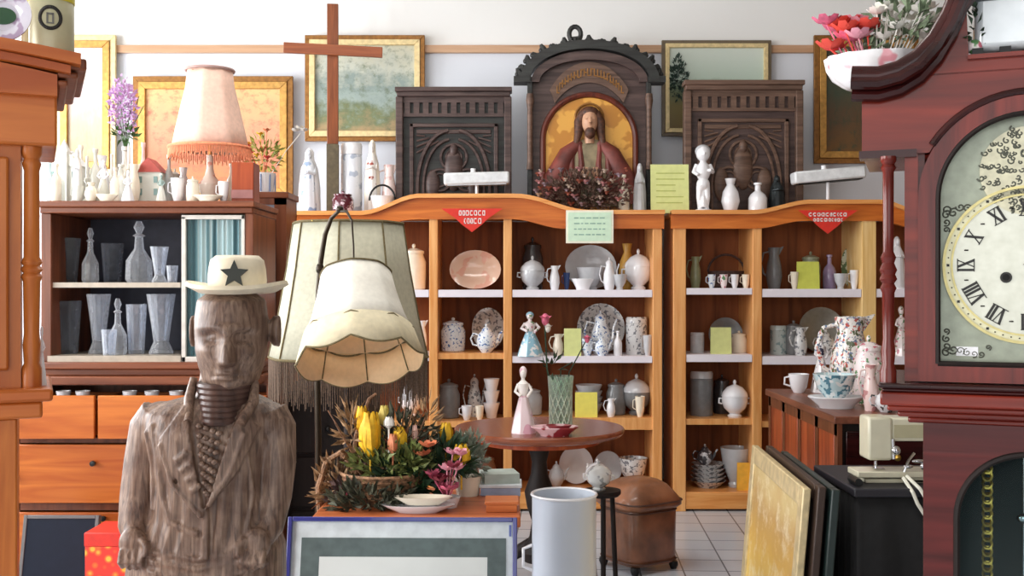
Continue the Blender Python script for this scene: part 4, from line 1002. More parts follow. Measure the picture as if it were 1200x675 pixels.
# lilac sprig in a vase
t = thing('vase_of_lilac', 'tall white vase holding a pale lilac flower spray on the buffet', 'vase', (xx(147, YG+.28), YG+.28, ZC_))
s = (YG+.28)/F
b = MB(); S_bottle(b, 20*s, 70*s); b.build('vase_body', WGL, t)
b = MB()
for k in range(7): b.tube([(0, 0, 64*s), (.02*(k-3)*.4, 0, 90*s), (.028*(k-3), .01*((k % 3)-1), (118+6*(k % 3))*s)], .002, 5)
b.build('stem', GREEN, t)
b = MB(); b.leaves((-.01, 0, 118*s), (.055, .04, .13), 300, .022, .016, 21); q = b.build('blossom_spray', LILAC, t)
b = MB(); b.leaves((0, 0, 84*s), (.04, .03, .03), 30, .04, .016, 22); b.build('foliage', GREEN, t)
# pink lamp
Yl = YG+.17; s = Yl/F
t = thing('table_lamp', 'pink pleated silk table lamp with coral fringe on the buffet', 'lamp', (xx(246, Yl), Yl, ZC_))
MB().lathe([(20*s, 0), (20*s, 3*s), (8*s, 6*s), (12*s, 16*s), (13*s, 24*s), (6*s, 34*s), (4*s, 42*s), (4*s, 58*s)]).build('base', floral('pink_cream_lamp', C(238, 222, 208), [C(226, 160, 140)], 20, amt=.58), t)
def shade(prof, npan, seg, thick=.002, lobz=None):
    vs = []; fs = []; n = len(prof)
    for (r, z) in prof:
        for k in range(seg):
            a = 2*pi*k/seg; aa = (a*npan/(2*pi)) % 1; rr = r*(1-.05*sin(pi*aa))if npan else r
            zz_ = z-(lobz*sin(pi*aa) if (lobz and (r, z) == prof[0]) else 0)
            vs.append((rr*cos(a), rr*sin(a), zz_))
    for i in range(n-1):
        for k in range(seg): fs.append((i*seg+k, i*seg+(k+1) % seg, (i+1)*seg+(k+1) % seg, (i+1)*seg+k))
    b = MB(); b.add(vs, fs); return b
def solid(o, th=.0025, off=-1):
    m = o.modifiers.new('thickness', 'SOLIDIFY'); m.thickness = th; m.offset = off; return o
b = shade([(46*s, (232-168)*s), (41*s, (232-145)*s), (34*s, (232-115)*s), (29*s, (232-95)*s), (27*s, (232-76)*s)], 8, 64)
sh = solid(b.build('lamp_shade', SHADEP, t, angle=80))
b = MB(); b.tube([(27.5*s*cos(a), 27.5*s*sin(a), (232-75)*s) for a in [2*pi*i/32 for i in range(32)]], .006, 6, True); o = b.build('top_braid', plain('mauve_braid', C(176, 146, 140), .8), sh)
b = MB()
for i in range(160):
    a = 2*pi*i/160; r = 46.5*s; L = (14+3*sin(i*2.3))*s; z = (232-164)*s
    b.tube([(r*cos(a), r*sin(a), z), (r*1.01*cos(a), r*1.01*sin(a), z-L)], .0022, 4)
b.tube([(46.5*s*cos(a), 46.5*s*sin(a), (232-166)*s) for a in [2*pi*i/48 for i in range(48)]], .007, 6, True)
b.build('fringe', FRINGEP, sh)
b = MB()
for k in range(3):
    a = 2*pi*k/3; b.tube([(0, 0, (232-90)*s), (27*s*cos(a), 27*s*sin(a), (232-78)*s)], .0015, 5)
b.tube([(0, 0, 58*s), (0, 0, (232-90)*s)], .006, 8); b.build('shade_carrier', BRASS, t)
b = MB().box(gx(269), gx(295), YG+.03, YG+.14, ZC_, gz(189)); b = b.build('book_block', CHERRY, world=(gx(282), YG+.08, ZC_), bevel=.003)
b.name = 'wooden_box'; tag(b, 'small reddish brown upright wooden box at the right end of buffet', 'box')
o = MB().box(-.045, .045, -.058, -.055, .015, .05).build('box_label', plain('dusty_rose_label', C(150, 100, 96), .6), b)

# ---- narrow glazed cabinet right of the buffet
Yn = 4.98; s = Yn/F
t = thing('narrow_cabinet', 'narrow dark wood cabinet with grey glass door between buffet and pine bookcase', 'cabinet', (xx(300, Yn), Yn+.1, 0))
zt = zz(225, Yn); X0, X1 = xx(262, Yn), xx(336, Yn)
MB().box(X0-.01, X1+.01, Yn-.015, Yn+.24, zt-.03, zt).build('top_board', WALN, t, bevel=.004, world=True)
b = MB(); b.box(X0, X0+.02, Yn, Yn+.23, 0, zt-.03); b.box(X1-.02, X1, Yn, Yn+.23, 0, zt-.03); b.box(X0, X1, Yn+.21, Yn+.23, 0, zt-.03); b.box(X0, X1, Yn, Yn+.22, 0, .1); b.build('carcass', WALNZ, t, world=True)
b = MB(); zb0 = .1
b.box(X0, xx(300, Yn), Yn-.012, Yn+.0, zb0, zt-.03); b.box(xx(322, Yn), X1, Yn-.012, Yn, zb0, zt-.03); b.box(X0, X1, Yn-.012, Yn, zt-.06, zt-.03); b.box(X0, X1, Yn-.012, Yn, zb0, .6)
d = b.build('door', WALNZ, t, world=True)
b = MB(); b.box(xx(300, Yn), xx(322, Yn), Yn-.006, Yn-.003, .6, zt-.06); b = b.build('pane', plain('grey_blue_mirror_glass', C(150, 156, 176), .15, coat=.5), d); b.data.transform(Matrix.Translation(-t.location))
b = MB().ell((0, 0, 0), .01, .012, .01, 10, 8).build('knob', BLACK, d); b.location = Vector((xx(297, Yn), Yn-.018, zz(252, Yn)))-t.location
# flowers in white pot on it
Yp = Yn+.1; s = Yp/F
t = thing('potted_bouquet', 'white blue striped pot with yellow and red flowers on the narrow cabinet', 'plant', (xx(309, Yp), Yp, zt))
MB().lathe([(11*s, 0), (14*s, 24*s), (12.5*s, 24*s), (10*s, 14*s), (.0001, 14*s)]).build('pot', PORC, t)
b = MB()
for k in range(8): b.cbox((13.4*s*sin(k*.8), -13.4*s*cos(k*.8), 12*s), (.006, .006, 20*s))
b.build('blue_stripes', plain('slate_blue_glaze', C(110, 130, 170), .3), t)
b = MB(); b.leaves((0, 0, 44*s), (20*s, 12*s, 20*s), 110, .04, .016, 31); b.build('foliage', plain('yellow_green_leaf', C(150, 150, 66), .6, noise_amt=.3), t)
rng = random.Random(7)
for k in range(9):
    x, z = rng.uniform(-18, 20)*s, rng.uniform(38, 74)*s
    b = MB(); b.blossom((x, -.04, z), .02, 6, k); b.ell((x, -.04, z), .006, .006, .006, 6, 5); b.tube([(x*.2, 0, 20*s), (x, -.035, z)], .0015, 4); b.build('flower', [YELL, REDF, plain('coral_petal', C(226, 130, 90), .6)][k % 3], t)
b = MB(); b.tube([(3*s, 0, 14*s), (26*s, 0, 50*s), (44*s, -.02, 70*s)], .002, 5)
for k in range(3): b.blossom((44*s+.02*(k-1), -.03, 72*s+.012*(k % 2)), .024, 6, 40+k)
b.build('white_bloom', WHITEF, t)

# ---- dark cabinet behind the lamps
Yd = 4.7; s = Yd/F
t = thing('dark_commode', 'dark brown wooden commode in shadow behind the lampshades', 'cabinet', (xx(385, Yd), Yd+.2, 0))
X0, X1 = xx(338, Yd), xx(432, Yd); zt = zz(452, Yd)
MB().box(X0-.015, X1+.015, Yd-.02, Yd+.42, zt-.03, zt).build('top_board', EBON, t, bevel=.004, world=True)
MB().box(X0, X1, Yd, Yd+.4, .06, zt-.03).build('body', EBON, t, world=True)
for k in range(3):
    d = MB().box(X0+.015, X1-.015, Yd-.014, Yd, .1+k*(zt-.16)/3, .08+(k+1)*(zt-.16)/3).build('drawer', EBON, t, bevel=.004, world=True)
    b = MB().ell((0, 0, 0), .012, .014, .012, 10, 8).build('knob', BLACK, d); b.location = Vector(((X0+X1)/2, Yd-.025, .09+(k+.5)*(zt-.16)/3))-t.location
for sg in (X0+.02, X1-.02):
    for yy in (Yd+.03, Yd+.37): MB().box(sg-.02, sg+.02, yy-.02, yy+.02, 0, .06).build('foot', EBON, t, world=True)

# ================================================================== LAMPS WITH BIG SHADES
Y = 4.02; s = Y/F; cx = 408
t = thing('floor_lamp', 'dark wood floor lamp with large ribbed parchment shade and brown fringe', 'lamp', (xx(cx, Y), Y, 0))
MB().lathe([(.15, 0), (.15, .02), (.11, .035), (.03, .06)], 28).build('base', EBON, t)
MB().lathe([(.03, .05), (.022, .1), (.035, .2), (.022, .28), (.018, .5), (.028, .56), (.018, .62), (.016, 1.0), (.01, 1.1)], 14).build('pole', EBON, t)
zb, zt = zz(418, Y), zz(262, Y)
b = shade([(93*s, zb), (82*s, zb+(zt-zb)*.3), (72*s, zb+(zt-zb)*.65), (64*s, zt)], 8, 64); b.M = None
sh = solid(b.build('lamp_shade', SHADE, t, angle=50))
b = MB()
for k in range(8):
    a = 2*pi*k/8; b.tube([(r*s*cos(a), r*s*sin(a), z) for r, z in ((93.5, zb), (82.5, zb+(zt-zb)*.3), (72.5, zb+(zt-zb)*.65), (64.5, zt))], .0035, 5)
def ring8(r, z, n=64): return [(r*(1-.05*sin(pi*((8*i/n) % 1)))*cos(2*pi*i/n), r*(1-.05*sin(pi*((8*i/n) % 1)))*sin(2*pi*i/n), z) for i in range(n)]
b.tube(ring8(64.5*s, zt), .005, 5, True); b.tube(ring8(93.5*s, zb), .005, 5, True); b.build('braid', BRAID, sh)
b = MB()
for i in range(260):
    a = 2*pi*i/260; r = 93*s*(1-.05*sin(pi*((8*i/260) % 1))); L = (50+5*sin(i*1.7))*s
    b.tube([(r*cos(a), r*sin(a), zb), (r*1.0*cos(a)+.002*sin(i), r*sin(a), zb-L)], .0016, 4)
b.build('fringe', FRINGEB, sh)
b = MB()
for k in range(3):
    a = 2*pi*k/3; b.tube([(0, 0, zt-.04), (64*s*cos(a), 64*s*sin(a), zt)], .002, 5)
b.tube([(0, 0, 1.08), (0, 0, zt-.04)], .006, 8); b.build('shade_carrier', BRASS, t)
# gooseneck lamp with tilted scalloped shade
Y = 3.54; s = Y/F
t = thing('gooseneck_lamp', 'black gooseneck floor lamp with tilted white scalloped shade and peach lining', 'lamp', (xx(373, Y), Y, 0))
MB().lathe([(.08, 0), (.08, .02), (.06, .03), (.02, .05)], 28).build('base', BLACK, t)
def lp(px, py, dy=0): return (xx(px, Y)-xx(373, Y), dy, zz(py, Y))
b = MB(); pts = [(0, 0, .04), (0, 0, .8), lp(371, 400), lp(373, 340), lp(376, 305), lp(381, 275), lp(389, 256, -.01), lp(399, 248, -.03), lp(409, 249, -.05), lp(416, 260, -.07), lp(419, 290, -.09), lp(420, 322, -.10)]
b.tube(pts, [.012, .011, .009, .009, .009, .008, .007, .006, .005, .0035, .003, .003], 10)
b.ell(lp(400, 246, -.03), .012, .012, .012); b.ell(lp(375, 315), .014, .014, .02); b.build('gooseneck', plain('dark_bronze_metal', C(52, 44, 34), .35, .7), t)
piv = Vector(lp(422, 322, -.10)); R0 = Matrix.Rotation(radians(-25), 4, 'X') @ Matrix.Rotation(radians(-6), 4, 'Y')
# local shade: top ring at z 0, opening down
hs = 118*s
M = Matrix.Translation(piv) @ R0
def sh2(prof, lob): 
    b = MB(); b.M = M; seg = 96; vs = []; fs = []; n = len(prof)
    for i, (r, z) in enumerate(prof):
        for k in range(seg):
            a = 2*pi*k/seg; u = (a*8/(2*pi)) % 1; sc_ = sin(pi*u)
            vs.append((r*(1-.03*sc_)*cos(a), r*(1-.03*sc_)*sin(a), z-(lob[i]*sc_)))
    for i in range(n-1):
        for k in range(seg): fs.append((i*seg+k, i*seg+(k+1) % seg, (i+1)*seg+(k+1) % seg, (i+1)*seg+k))
    b.add(vs, fs); return b
U = [(40*s, 0), (45*s, -hs*.22), (52*s, -hs*.45), (60*s, -hs*.62)]
sh = sh2(U, [0, 0, 0, 0]).build('lamp_shade', [SHADEW, SHADEI], t, angle=50)
m = sh.modifiers.new('thickness', 'SOLIDIFY'); m.thickness = .003; m.offset = -1; m.material_offset = 1
Lw = [(61*s, -hs*.60), (66*s, -hs*.75), (71*s, -hs*.88)]
sk = sh2(Lw, [0, 0, .02]).build('scalloped_skirt', [plain('cream_skirt_silk', C(214, 204, 174), .7, noise_amt=.05, scale=50), SHADEI], sh, angle=50)
m = sk.modifiers.new('thickness', 'SOLIDIFY'); m.thickness = .003; m.offset = -1; m.material_offset = 1
b = MB(); b.M = M
def rg(r, z, lob, n=96):
    return [(r*(1-.03*sin(pi*((8*i/n) % 1)))*cos(2*pi*i/n), r*(1-.03*sin(pi*((8*i/n) % 1)))*sin(2*pi*i/n), z-lob*sin(pi*((8*i/n) % 1))) for i in range(n)]
b.tube(rg(40.5*s, 0, 0), .003, 5, True); b.tube(rg(61*s, -hs*.61, .012), .003, 5, True); b.tube(rg(71*s, -hs*.88, .02), .003, 5, True); b.build('braid', BRAID, sh)
b = MB(); b.M = M
for k in range(8):
    a = 2*pi*k/8; b.tube([(r*.975*cos(a), r*.975*sin(a), z) for r, z in U+Lw], .0022, 5)
b.build('lining_ribs', BRAID, sh)
b = MB(); b.M = M
for k in range(3):
    a = 2*pi*k/3; b.tube([(0, 0, -.01), (40*s*cos(a), 40*s*sin(a), 0)], .002, 5)
b.tube([(0, 0, 0), (0, 0, -.07)], .016, 12); b.ell((0, 0, -.1), .03, .03, .04); b.build('bulb_and_holder', plain('opal_bulb', C(236, 226, 206), .2), t)

# ================================================================== CARVED WOODEN MAN
Y = 2.32; s = Y/F
TX = xx(248, Y)
SW = None
def statuemat():
    m, nt, p = newmat('weathered_carved_wood'); p.inputs['Roughness'].default_value = .5; p.inputs['Coat Weight'].default_value = .15; p.inputs['Coat Roughness'].default_value = .35
    tc = nt.nodes.new('ShaderNodeTexCoord'); mp = nt.nodes.new('ShaderNodeMapping'); mp.inputs['Scale'].default_value = (1, 1, .07)
    n = nt.nodes.new('ShaderNodeTexNoise'); n.inputs['Scale'].default_value = 130; n.inputs['Detail'].default_value = 5; n.inputs['Distortion'].default_value = .6
    nt.links.new(tc.outputs['Object'], mp.inputs['Vector']); nt.links.new(mp.outputs['Vector'], n.inputs['Vector'])
    n2 = nt.nodes.new('ShaderNodeTexNoise'); n2.inputs['Scale'].default_value = 22; n2.inputs['Detail'].default_value = 4; nt.links.new(tc.outputs['Object'], n2.inputs['Vector'])
    r = nt.nodes.new('ShaderNodeValToRGB'); e = r.color_ramp.elements; e[0].position = .34; e[0].color = C(92, 72, 60); e[1].position = .66; e[1].color = C(150, 126, 108)
    k = e.new(.46); k.color = C(122, 98, 83)
    nt.links.new(n.outputs['Fac'], r.inputs['Fac'])
    mx = nt.nodes.new('ShaderNodeMix'); mx.data_type = 'RGBA'; mx.blend_type = 'MULTIPLY'; mx.inputs['Factor'].default_value = .6
    r2 = nt.nodes.new('ShaderNodeValToRGB'); r2.color_ramp.elements[0].position = .35; r2.color_ramp.elements[0].color = C(150, 120, 110); r2.color_ramp.elements[1].position = .6; r2.color_ramp.elements[1].color = (1, 1, 1, 1)
    nt.links.new(n2.outputs['Fac'], r2.inputs['Fac']); nt.links.new(r.outputs['Color'], mx.inputs['A']); nt.links.new(r2.outputs['Color'], mx.inputs['B'])
    nt.links.new(mx.outputs['Result'], p.inputs['Base Color'])
    bp = nt.nodes.new('ShaderNodeBump'); bp.inputs['Strength'].default_value = .5; bp.inputs['Distance'].default_value = .004
    nt.links.new(n.outputs['Fac'], bp.inputs['Height']); nt.links.new(bp.outputs['Normal'], p.inputs['Normal'])
    return m
SW = statuemat()
t = thing('carved_wooden_man', 'life-size carved wooden man in jacket and scarf, wearing a cream star hat', 'statue', (TX, Y, 0))
def sx(px): return xx(px, Y)-TX
def szz(py): return zz(py, Y)
b = MB()
# torso and coat rings: (py, half width px, half depth m, centre px)
RG = [(464, 44, .055, 262), (472, 66, .075, 255), (482, 78, .09, 250), (500, 76, .105, 248), (530, 68, .112, 250), (560, 66, .11, 251), (600, 70, .11, 250), (628, 84, .112, 246), (640, 90, .116, 244),
      (675, 92, .12, 242), (760, 92, .12, 242), (860, 86, .115, 244), (960, 76, .105, 246), (1010, 70, .10, 246)]
def interp(py):
    for i in range(len(RG)-1):
        if RG[i][0] <= py <= RG[i+1][0]:
            u = (py-RG[i][0])/(RG[i+1][0]-RG[i][0]); return [RG[i][k]+(RG[i+1][k]-RG[i][k])*u for k in range(4)]
    return RG[0] if py < RG[0][0] else RG[-1]
NS = 96
def tsurf(px, py):   # front surface depth (negative y)
    _, hw, hd, c = interp(py); u = max(-.98, min(.98, (px-c)/hw)); return -hd*(1-abs(u)**2.6)**(1/2.2)
pys = [464+i*6 for i in range(0, 36)]+[690+i*16 for i in range(0, 21)]
vs = []; fs = []
for py in pys:
    _, hw, hd, c = interp(py)
    for k in range(NS):
        a = 2*pi*k/NS; ca, sa = cos(a), sin(a)
        x = abs(ca)**(2/2.6)*(1 if ca > 0 else -1)*hw; y = abs(sa)**(2/2.2)*(1 if sa > 0 else -1)*hd
        # shallow carved folds
        fold = .0035*sin(x*.33+py*.02)*(1 if 500 < py < 640 else .4)
        if sa < 0: y -= fold
        vs.append((sx(c+x), y, szz(py)))
n = len(pys)
for i in range(n-1):
    for k in range(NS): fs.append((i*NS+k, i*NS+(k+1) % NS, (i+1)*NS+(k+1) % NS, (i+1)*NS+k))
fs.append(tuple(range(NS))); fs.append(tuple((n-1)*NS+k for k in range(NS)))
b.add(vs, fs)
# neck
b.tube([(sx(268), .0, szz(400)), (sx(268), -.0, szz(440)), (sx(266), -.005, szz(480))], [.055, .06, .07], 24)
# shoulders and arms, hands tucked at the coat pockets
for (P_, R_) in (([(190, 488, 0), (178, 502, 0), (171, 540, -.01), (167, 580, -.02), (167, 612, -.04), (172, 622, -.06)], [27, 26, 23, 22, 20, 16]),
                 ([(312, 488, 0), (322, 502, 0), (325, 540, -.01), (323, 580, -.02), (318, 612, -.04), (312, 622, -.06)], [27, 25, 23, 21, 19, 16])):
    b.tube([(sx(p[0]), p[2], szz(p[1])) for p in P_], [r*s for r in R_], 20)
    b.ell((sx(P_[0][0]), 0, szz(P_[0][1]+6)), 28*s, .058, 24*s, 20, 14)
    # hand: palm, four bent fingers, thumb
    hx, hy, hz = sx(P_[-1][0]), -.095, szz(626); sg = 1 if P_[0][0] < 248 else -1
    b.ell((hx, hy+.01, hz), .03, .02, .034, 14, 10)
    for q in range(4):
        fx = hx+sg*(.004+.0)+(-.021+.014*q); b.tube([(fx, hy-.004, hz-.012), (fx, hy-.016, hz-.034), (fx+sg*.003, hy-.006, hz-.05+.003*abs(q-1.5))], [.0078, .0072, .006], 8)
    b.tube([(hx+sg*.022, hy, hz+.012), (hx+sg*.036, hy-.012, hz-.004), (hx+sg*.034, hy-.016, hz-.022)], [.009, .008, .0065], 8)
# head by displaced rings
HZ0, HZ1 = szz(460), szz(334); HC = sx(272)
def headr(th, u):
    """th: angle from the face direction; u: 0 chin .. 1 crown"""
    prof = [(0, .026, .03), (.04, .042, .055), (.12, .058, .076), (.25, .069, .088), (.4, .075, .092), (.55, .077, .096), (.7, .077, .097), (.86, .072, .088), (.93, .050, .056), (1, .008, .01)]
    for i in range(len(prof)-1):
        if prof[i][0] <= u <= prof[i+1][0]:
            v = (u-prof[i][0])/(prof[i+1][0]-prof[i][0]); w = prof[i][1]+(prof[i+1][1]-prof[i][1])*v; d = prof[i][2]+(prof[i+1][2]-prof[i][2])*v
    x = w*sin(th); y = -d*cos(th)
    u = u/1.127
    g = lambda x0, sxx, u0, su: exp(-((x-x0)/sxx)**2-((u-u0)/su)**2)
    if cos(th) > 0:
        nose = 0
        if .27 < u < .52: v = (.52-u)/.25; nose = (.006+.026*v)*exp(-(x/(.009+.010*v))**2)
        elif u <= .27: nose = .032*exp(-(x/.017)**2)*exp(-((u-.27)/.022)**2)
        y -= nose
        y -= .011*g(0, .055, .545, .035)+.007*g(0, .02, .5, .03)          # brow ridge
        for sg in (-1, 1):
            y += .024*g(sg*.031, .020, .475, .048)                        # sockets
            y -= .014*g(sg*.031, .012, .470, .022)                        # eyeball
            y -= .003*g(sg*.031, .015, .492, .006); y += .003*g(sg*.031, .013, .447, .006)
            y -= .009*g(sg*.048, .02, .36, .06)                           # cheekbone
            y += .006*g(sg*.045, .018, .2, .06)                           # hollow
            y += .005*exp(-((x-sg*(.024+.05*(.28-u)))/.006)**2)*(1 if .14 < u < .3 else 0)   # fold by the mouth
        y -= .007*g(0, .024, .185, .013); y += .008*g(0, .026, .162, .007); y -= .008*g(0, .02, .142, .013)   # lips
        y += .005*g(0, .03, .11, .012); y -= .011*g(0, .022, .06, .035)   # chin
        y += .003*g(0, .005, .22, .02)
    return x, y
NR, NT = 120, 144; vs = []; fs = []
yaw = radians(9)
for i in range(NR+1):
    u = i/NR; z = HZ0+(HZ1-HZ0)*u
    for k in range(NT):
        th = 2*pi*k/NT; x, y = headr(th, u)
        y -= .012
        xr = x*cos(yaw)-y*sin(yaw); yr = x*sin(yaw)+y*cos(yaw)
        vs.append((HC+xr, yr, z))
for i in range(NR):
    for k in range(NT): fs.append((i*NT+k, i*NT+(k+1) % NT, (i+1)*NT+(k+1) % NT, (i+1)*NT+k))
fs.append(tuple(range(NT))); fs.append(tuple(NR*NT+k for k in range(NT)))
b.add(vs, fs)
for sg, ex in ((-1, 228), (1, 323)):     # ears
    c = (sx(ex)+(-sg)*.004, .012, szz(388)); b.ell(c, .012, .022, .034, 14, 12)
    b.tube([(c[0]+sg*.008, c[1]-.008+.016*cos(a), c[2]+.03*sin(a)) for a in [2*pi*i/16 for i in range(16)]], .005, 8, True)
# raised jacket: lapels, front edge, hems and pocket, laid on the torso before fusing
def patch(poly, off, th=.012):
    """closed raised patch over a quad of pixel points"""
    (a, b1, c, d) = poly; N = 10; vs = []; fs = []
    for j in range(N+1):
        for i in range(N+1):
            u, v = i/N, j/N
            px = (a[0]*(1-u)+b1[0]*u)*(1-v)+(d[0]*(1-u)+c[0]*u)*v; py = (a[1]*(1-u)+b1[1]*u)*(1-v)+(d[1]*(1-u)+c[1]*u)*v
            vs.append((sx(px), tsurf(px, py)-off, szz(py)))
    m = len(vs); vs += [(p[0], p[1]+th, p[2]) for p in vs]
    for j in range(N):
        for i in range(N):
            q = (j*(N+1)+i, j*(N+1)+i+1, (j+1)*(N+1)+i+1, (j+1)*(N+1)+i); fs.append(q); fs.append(tuple(m+k for k in reversed(q)))
    edge = [i for i in range(N+1)]+[(j+1)*(N+1)-1 for j in range(1, N+1)]+[N*(N+1)+i for i in range(N-1, -1, -1)]+[j*(N+1) for j in range(N-1, 0, -1)]
    for i in range(len(edge)):
        p, q = edge[i], edge[(i+1) % len(edge)]; fs.append((p, m+p, m+q, q))
    b.add(vs, fs)
patch([(236, 474), (204, 508), (232, 560), (257, 588)], .012)      # left lapel
patch([(204, 508), (236, 474), (232, 462), (222, 482)], .012)
patch([(294, 474), (314, 496), (292, 545), (259, 584)], .012)      # right lapel
patch([(257, 586), (262, 586), (262, 640), (254, 640)], .008)      # overlap edge
def ridge(pts, r, off=.0): b.tube([(sx(p[0]), tsurf(*p)-off, szz(p[1])) for p in pts], r, 8)
ridge([(192, 492), (200, 530), (206, 570), (218, 600), (250, 612)], .008); ridge([(184, 500), (190, 540), (192, 590)], .007)
ridge([(206, 512), (222, 556), (255, 592)], .006, .012); ridge([(300, 500), (285, 545), (262, 580)], .006, .012)
for k in range(4): ridge([(226+k*6, 530+k*11), (240+k*5, 520+k*12)], .0055, .013)
for k, yy in enumerate((634, 644, 656)): ridge([(166+4*k, yy-6), (200, yy), (250, yy+6), (300, yy), (328-3*k, yy-8)], .006)
ridge([(300, 520), (306, 570), (300, 620)], .005); ridge([(316, 510), (318, 560), (314, 610)], .005)
b.lathe([(.17, 0), (.17, .10), (.155, .13)], 32, c=(0, 0, 0))
body = b.build('body', SW, t, smooth=False)
rm = body.modifiers.new('fuse', 'REMESH'); rm.mode = 'VOXEL'; rm.voxel_size = .0034; rm.use_smooth_shade = True
# ribbed scarf in the collar
b = MB()
for k in range(7):
    py = 449+k*6.2; w = (30-1.0*k)*s
    b.tube([(sx(268)+w*sin(a), -.012-(.068+.0045*k)*cos(a), szz(py)-.003*cos(a)) for a in [pi*(-.62+1.24*i/16) for i in range(17)]], .0085, 8)
b.build('scarf', wood('dark_scarf_wood', C(96, 72, 64), C(62, 46, 42), axis='z'), t)
MB().tube([(sx(232), -.03, szz(442)), (sx(231), -.055, szz(465)), (sx(237), -.10, szz(488))], [.008, .012, .010], 10).build('collar', SW, t)
MB().tube([(sx(303), -.03, szz(446)), (sx(304), -.055, szz(468)), (sx(296), -.10, szz(490))], [.008, .012, .010], 10).build('collar', SW, t)
b = MB()
for k in range(30):
    b.ell((sx(262+(k % 4-1.5)*8*(1-k/36)), tsurf(262, 492+k*2.6)-.006, szz(492+k*2.6)), .0075, .008, .006, 8, 6)
b.build('shirt_ruffle', SW, t)
# hat
HM = plain('cream_painted_hat', C(240, 230, 204), .45, noise_amt=.05, scale=30)
hat = MB(); hx = sx(279); hz = szz(345)
seg = 64; vs = []; fs = []
PR = [(.0001, .0), (.084, 0), (.108, .010), (.105, .018), (.080, .010), (.0001, .008)]
for r, z in PR:
    for k in range(seg):
        a = 2*pi*k/seg; up = .016*abs(cos(a))**3*(r/.12)**2
        vs.append((hx-.0+r*cos(a), -.006+r*1.15*sin(a), hz+z+up))
for i in range(len(PR)-1):
    for k in range(seg): fs.append((i*seg+k, i*seg+(k+1) % seg, (i+1)*seg+(k+1) % seg, (i+1)*seg+k))
hat.add(vs, fs); hat.build('hat_brim', HM, t, angle=60)
hat = MB(); hat.lathe([(.060, .008), (.062, .03), (.06, .055), (.056, .074), (.045, .084), (.025, .080), (.0001, .076)], 48, c=(hx, -.006, hz), sy=1.15)
cr = hat.build('hat_crown', HM, t, angle=60)
b = MB(); b.lathe([(.0625, .009), (.0635, .013), (.0625, .018)], 48, c=(hx, -.006, hz), sy=1.15); b.build('hat_band', plain('tan_band', C(176, 150, 120), .6), cr)
# star on the crown front, turned a little to the right
b = MB(); pts = []
for k in range(10):
    r = .030 if k % 2 == 0 else .0135; a = pi/2+k*pi/5; pts.append((r*cos(a), r*sin(a)))
b.prism(pts, -.006, .004); st = b.build('star', plain('dark_green_black_star', C(44, 48, 42), .5), cr, smooth=False); st.location = (hx+.012, -.006-.0720, hz+.043)
st.rotation_euler = (radians(-6), 0, radians(10))
# ================================================================== ROUND TABLE AND WHAT STANDS ON IT
Yt = 4.3; ZTB = zz(500, Yt); XT = xx(632, Yt)
t = thing('round_table', 'small round reddish wooden pedestal table before the left bookcase', 'table', (XT, Yt, 0))
R = .342
MB().lathe([(R*.9, ZTB-.035), (R*.97, ZTB-.028), (R, ZTB-.016), (R, ZTB-.006), (R*.985, ZTB)], 64).build('tabletop', wood('reddish_top', C(150, 84, 56), C(108, 54, 36), axis='x', scale=6, rough=.25, coat=.4), t)
MB().lathe([(R*.72, ZTB-.06), (R*.72, ZTB-.035)], 48).build('apron', CHERRY, t)
MB().lathe([(.06, .2), (.075, .24), (.04, .3), (.03, .36), (.05, .42), (.06, .48), (.035, .55), (.03, .6), (.05, ZTB-.061)], 24).build('pedestal', EBON, t)
for k in range(3):
    a = radians(30+120*k)
    b = MB(); b.tube([(.04*cos(a), .04*sin(a), .26), (.14*cos(a), .14*sin(a), .2), (.22*cos(a), .22*sin(a), .08), (.29*cos(a), .29*sin(a), .02)], [.03, .026, .022, .02], 10); b.build('leg', EBON, t)
put('figurine', 613, 32, 78, 4.12, ZTB, 'tall white porcelain lady in pale pink dress standing on the round table', WHITEC, floral('pale_pink_dress', C(246, 226, 232), [C(230, 180, 198)], 16, amt=.56))
# lattice vase
Y = 4.24; s = Y/F
t = thing('lattice_vase', 'clear green glass lattice vase with thin pink-budded stems on the round table', 'vase', (xx(657, Y), Y, ZTB))
VG = glass('green_glass', (.78, .9, .82, 1), .55)
MB().lathe([(12*s, 0), (13*s, 4*s), (13*s, 30*s), (15.5*s, 62*s), (14.5*s, 62*s), (12*s, 30*s), (12*s, 6*s), (.0001, 5*s)], 24).build('vase_body', VG, t)
b = MB()
for k in range(12):
    a = 2*pi*k/12; b.tube([(13.4*s*cos(a+j*.26), 13.4*s*sin(a+j*.26), (4+j*9)*s) for j in range(7)], .0018, 5); b.tube([(13.4*s*cos(a-j*.26), 13.4*s*sin(a-j*.26), (4+j*9)*s) for j in range(7)], .0018, 5)
b.build('lattice', plain('pale_green_lattice', C(206, 216, 200), .2), t)
b = MB(); b.tube([(-.01, 0, 8*s), (-16*s, 0, 70*s), (-18*s, 0, 112*s), (-18*s, -.0, 128*s)], .0035, 6); b.tube([(.01, 0, 8*s), (10*s, 0, 66*s), (24*s, 0, 92*s), (30*s, 0, 104*s)], .0025, 6)
b.tube([(0, 0, 8*s), (0, 0, 70*s), (14*s, 0, 78*s)], .0025, 6); b.leaves((-10*s, 0, 74*s), (.03, .02, .05), 16, .05, .012, 51); b.build('stem', GREEND, t)
for (x, z, r) in ((-18, 128, 4.5), (-15, 118, 3.4), (31, 105, 3)):
    b = MB(); b.ell((x*s, 0, z*s), r*s, r*s, r*1.6*s, 10, 8); b.blossom((x*s, 0, z*s), r*1.6*s, 6, int(z)); b.build('bud', PINKF if z != 118 else WHITEF, t)
put('dish', 650, 56, 11, 4.04, ZTB, 'pink rimmed shallow dish on the front of the round table', floral('pink_red_dish', C(230, 190, 196), [C(150, 50, 60)], 14, amt=.53))
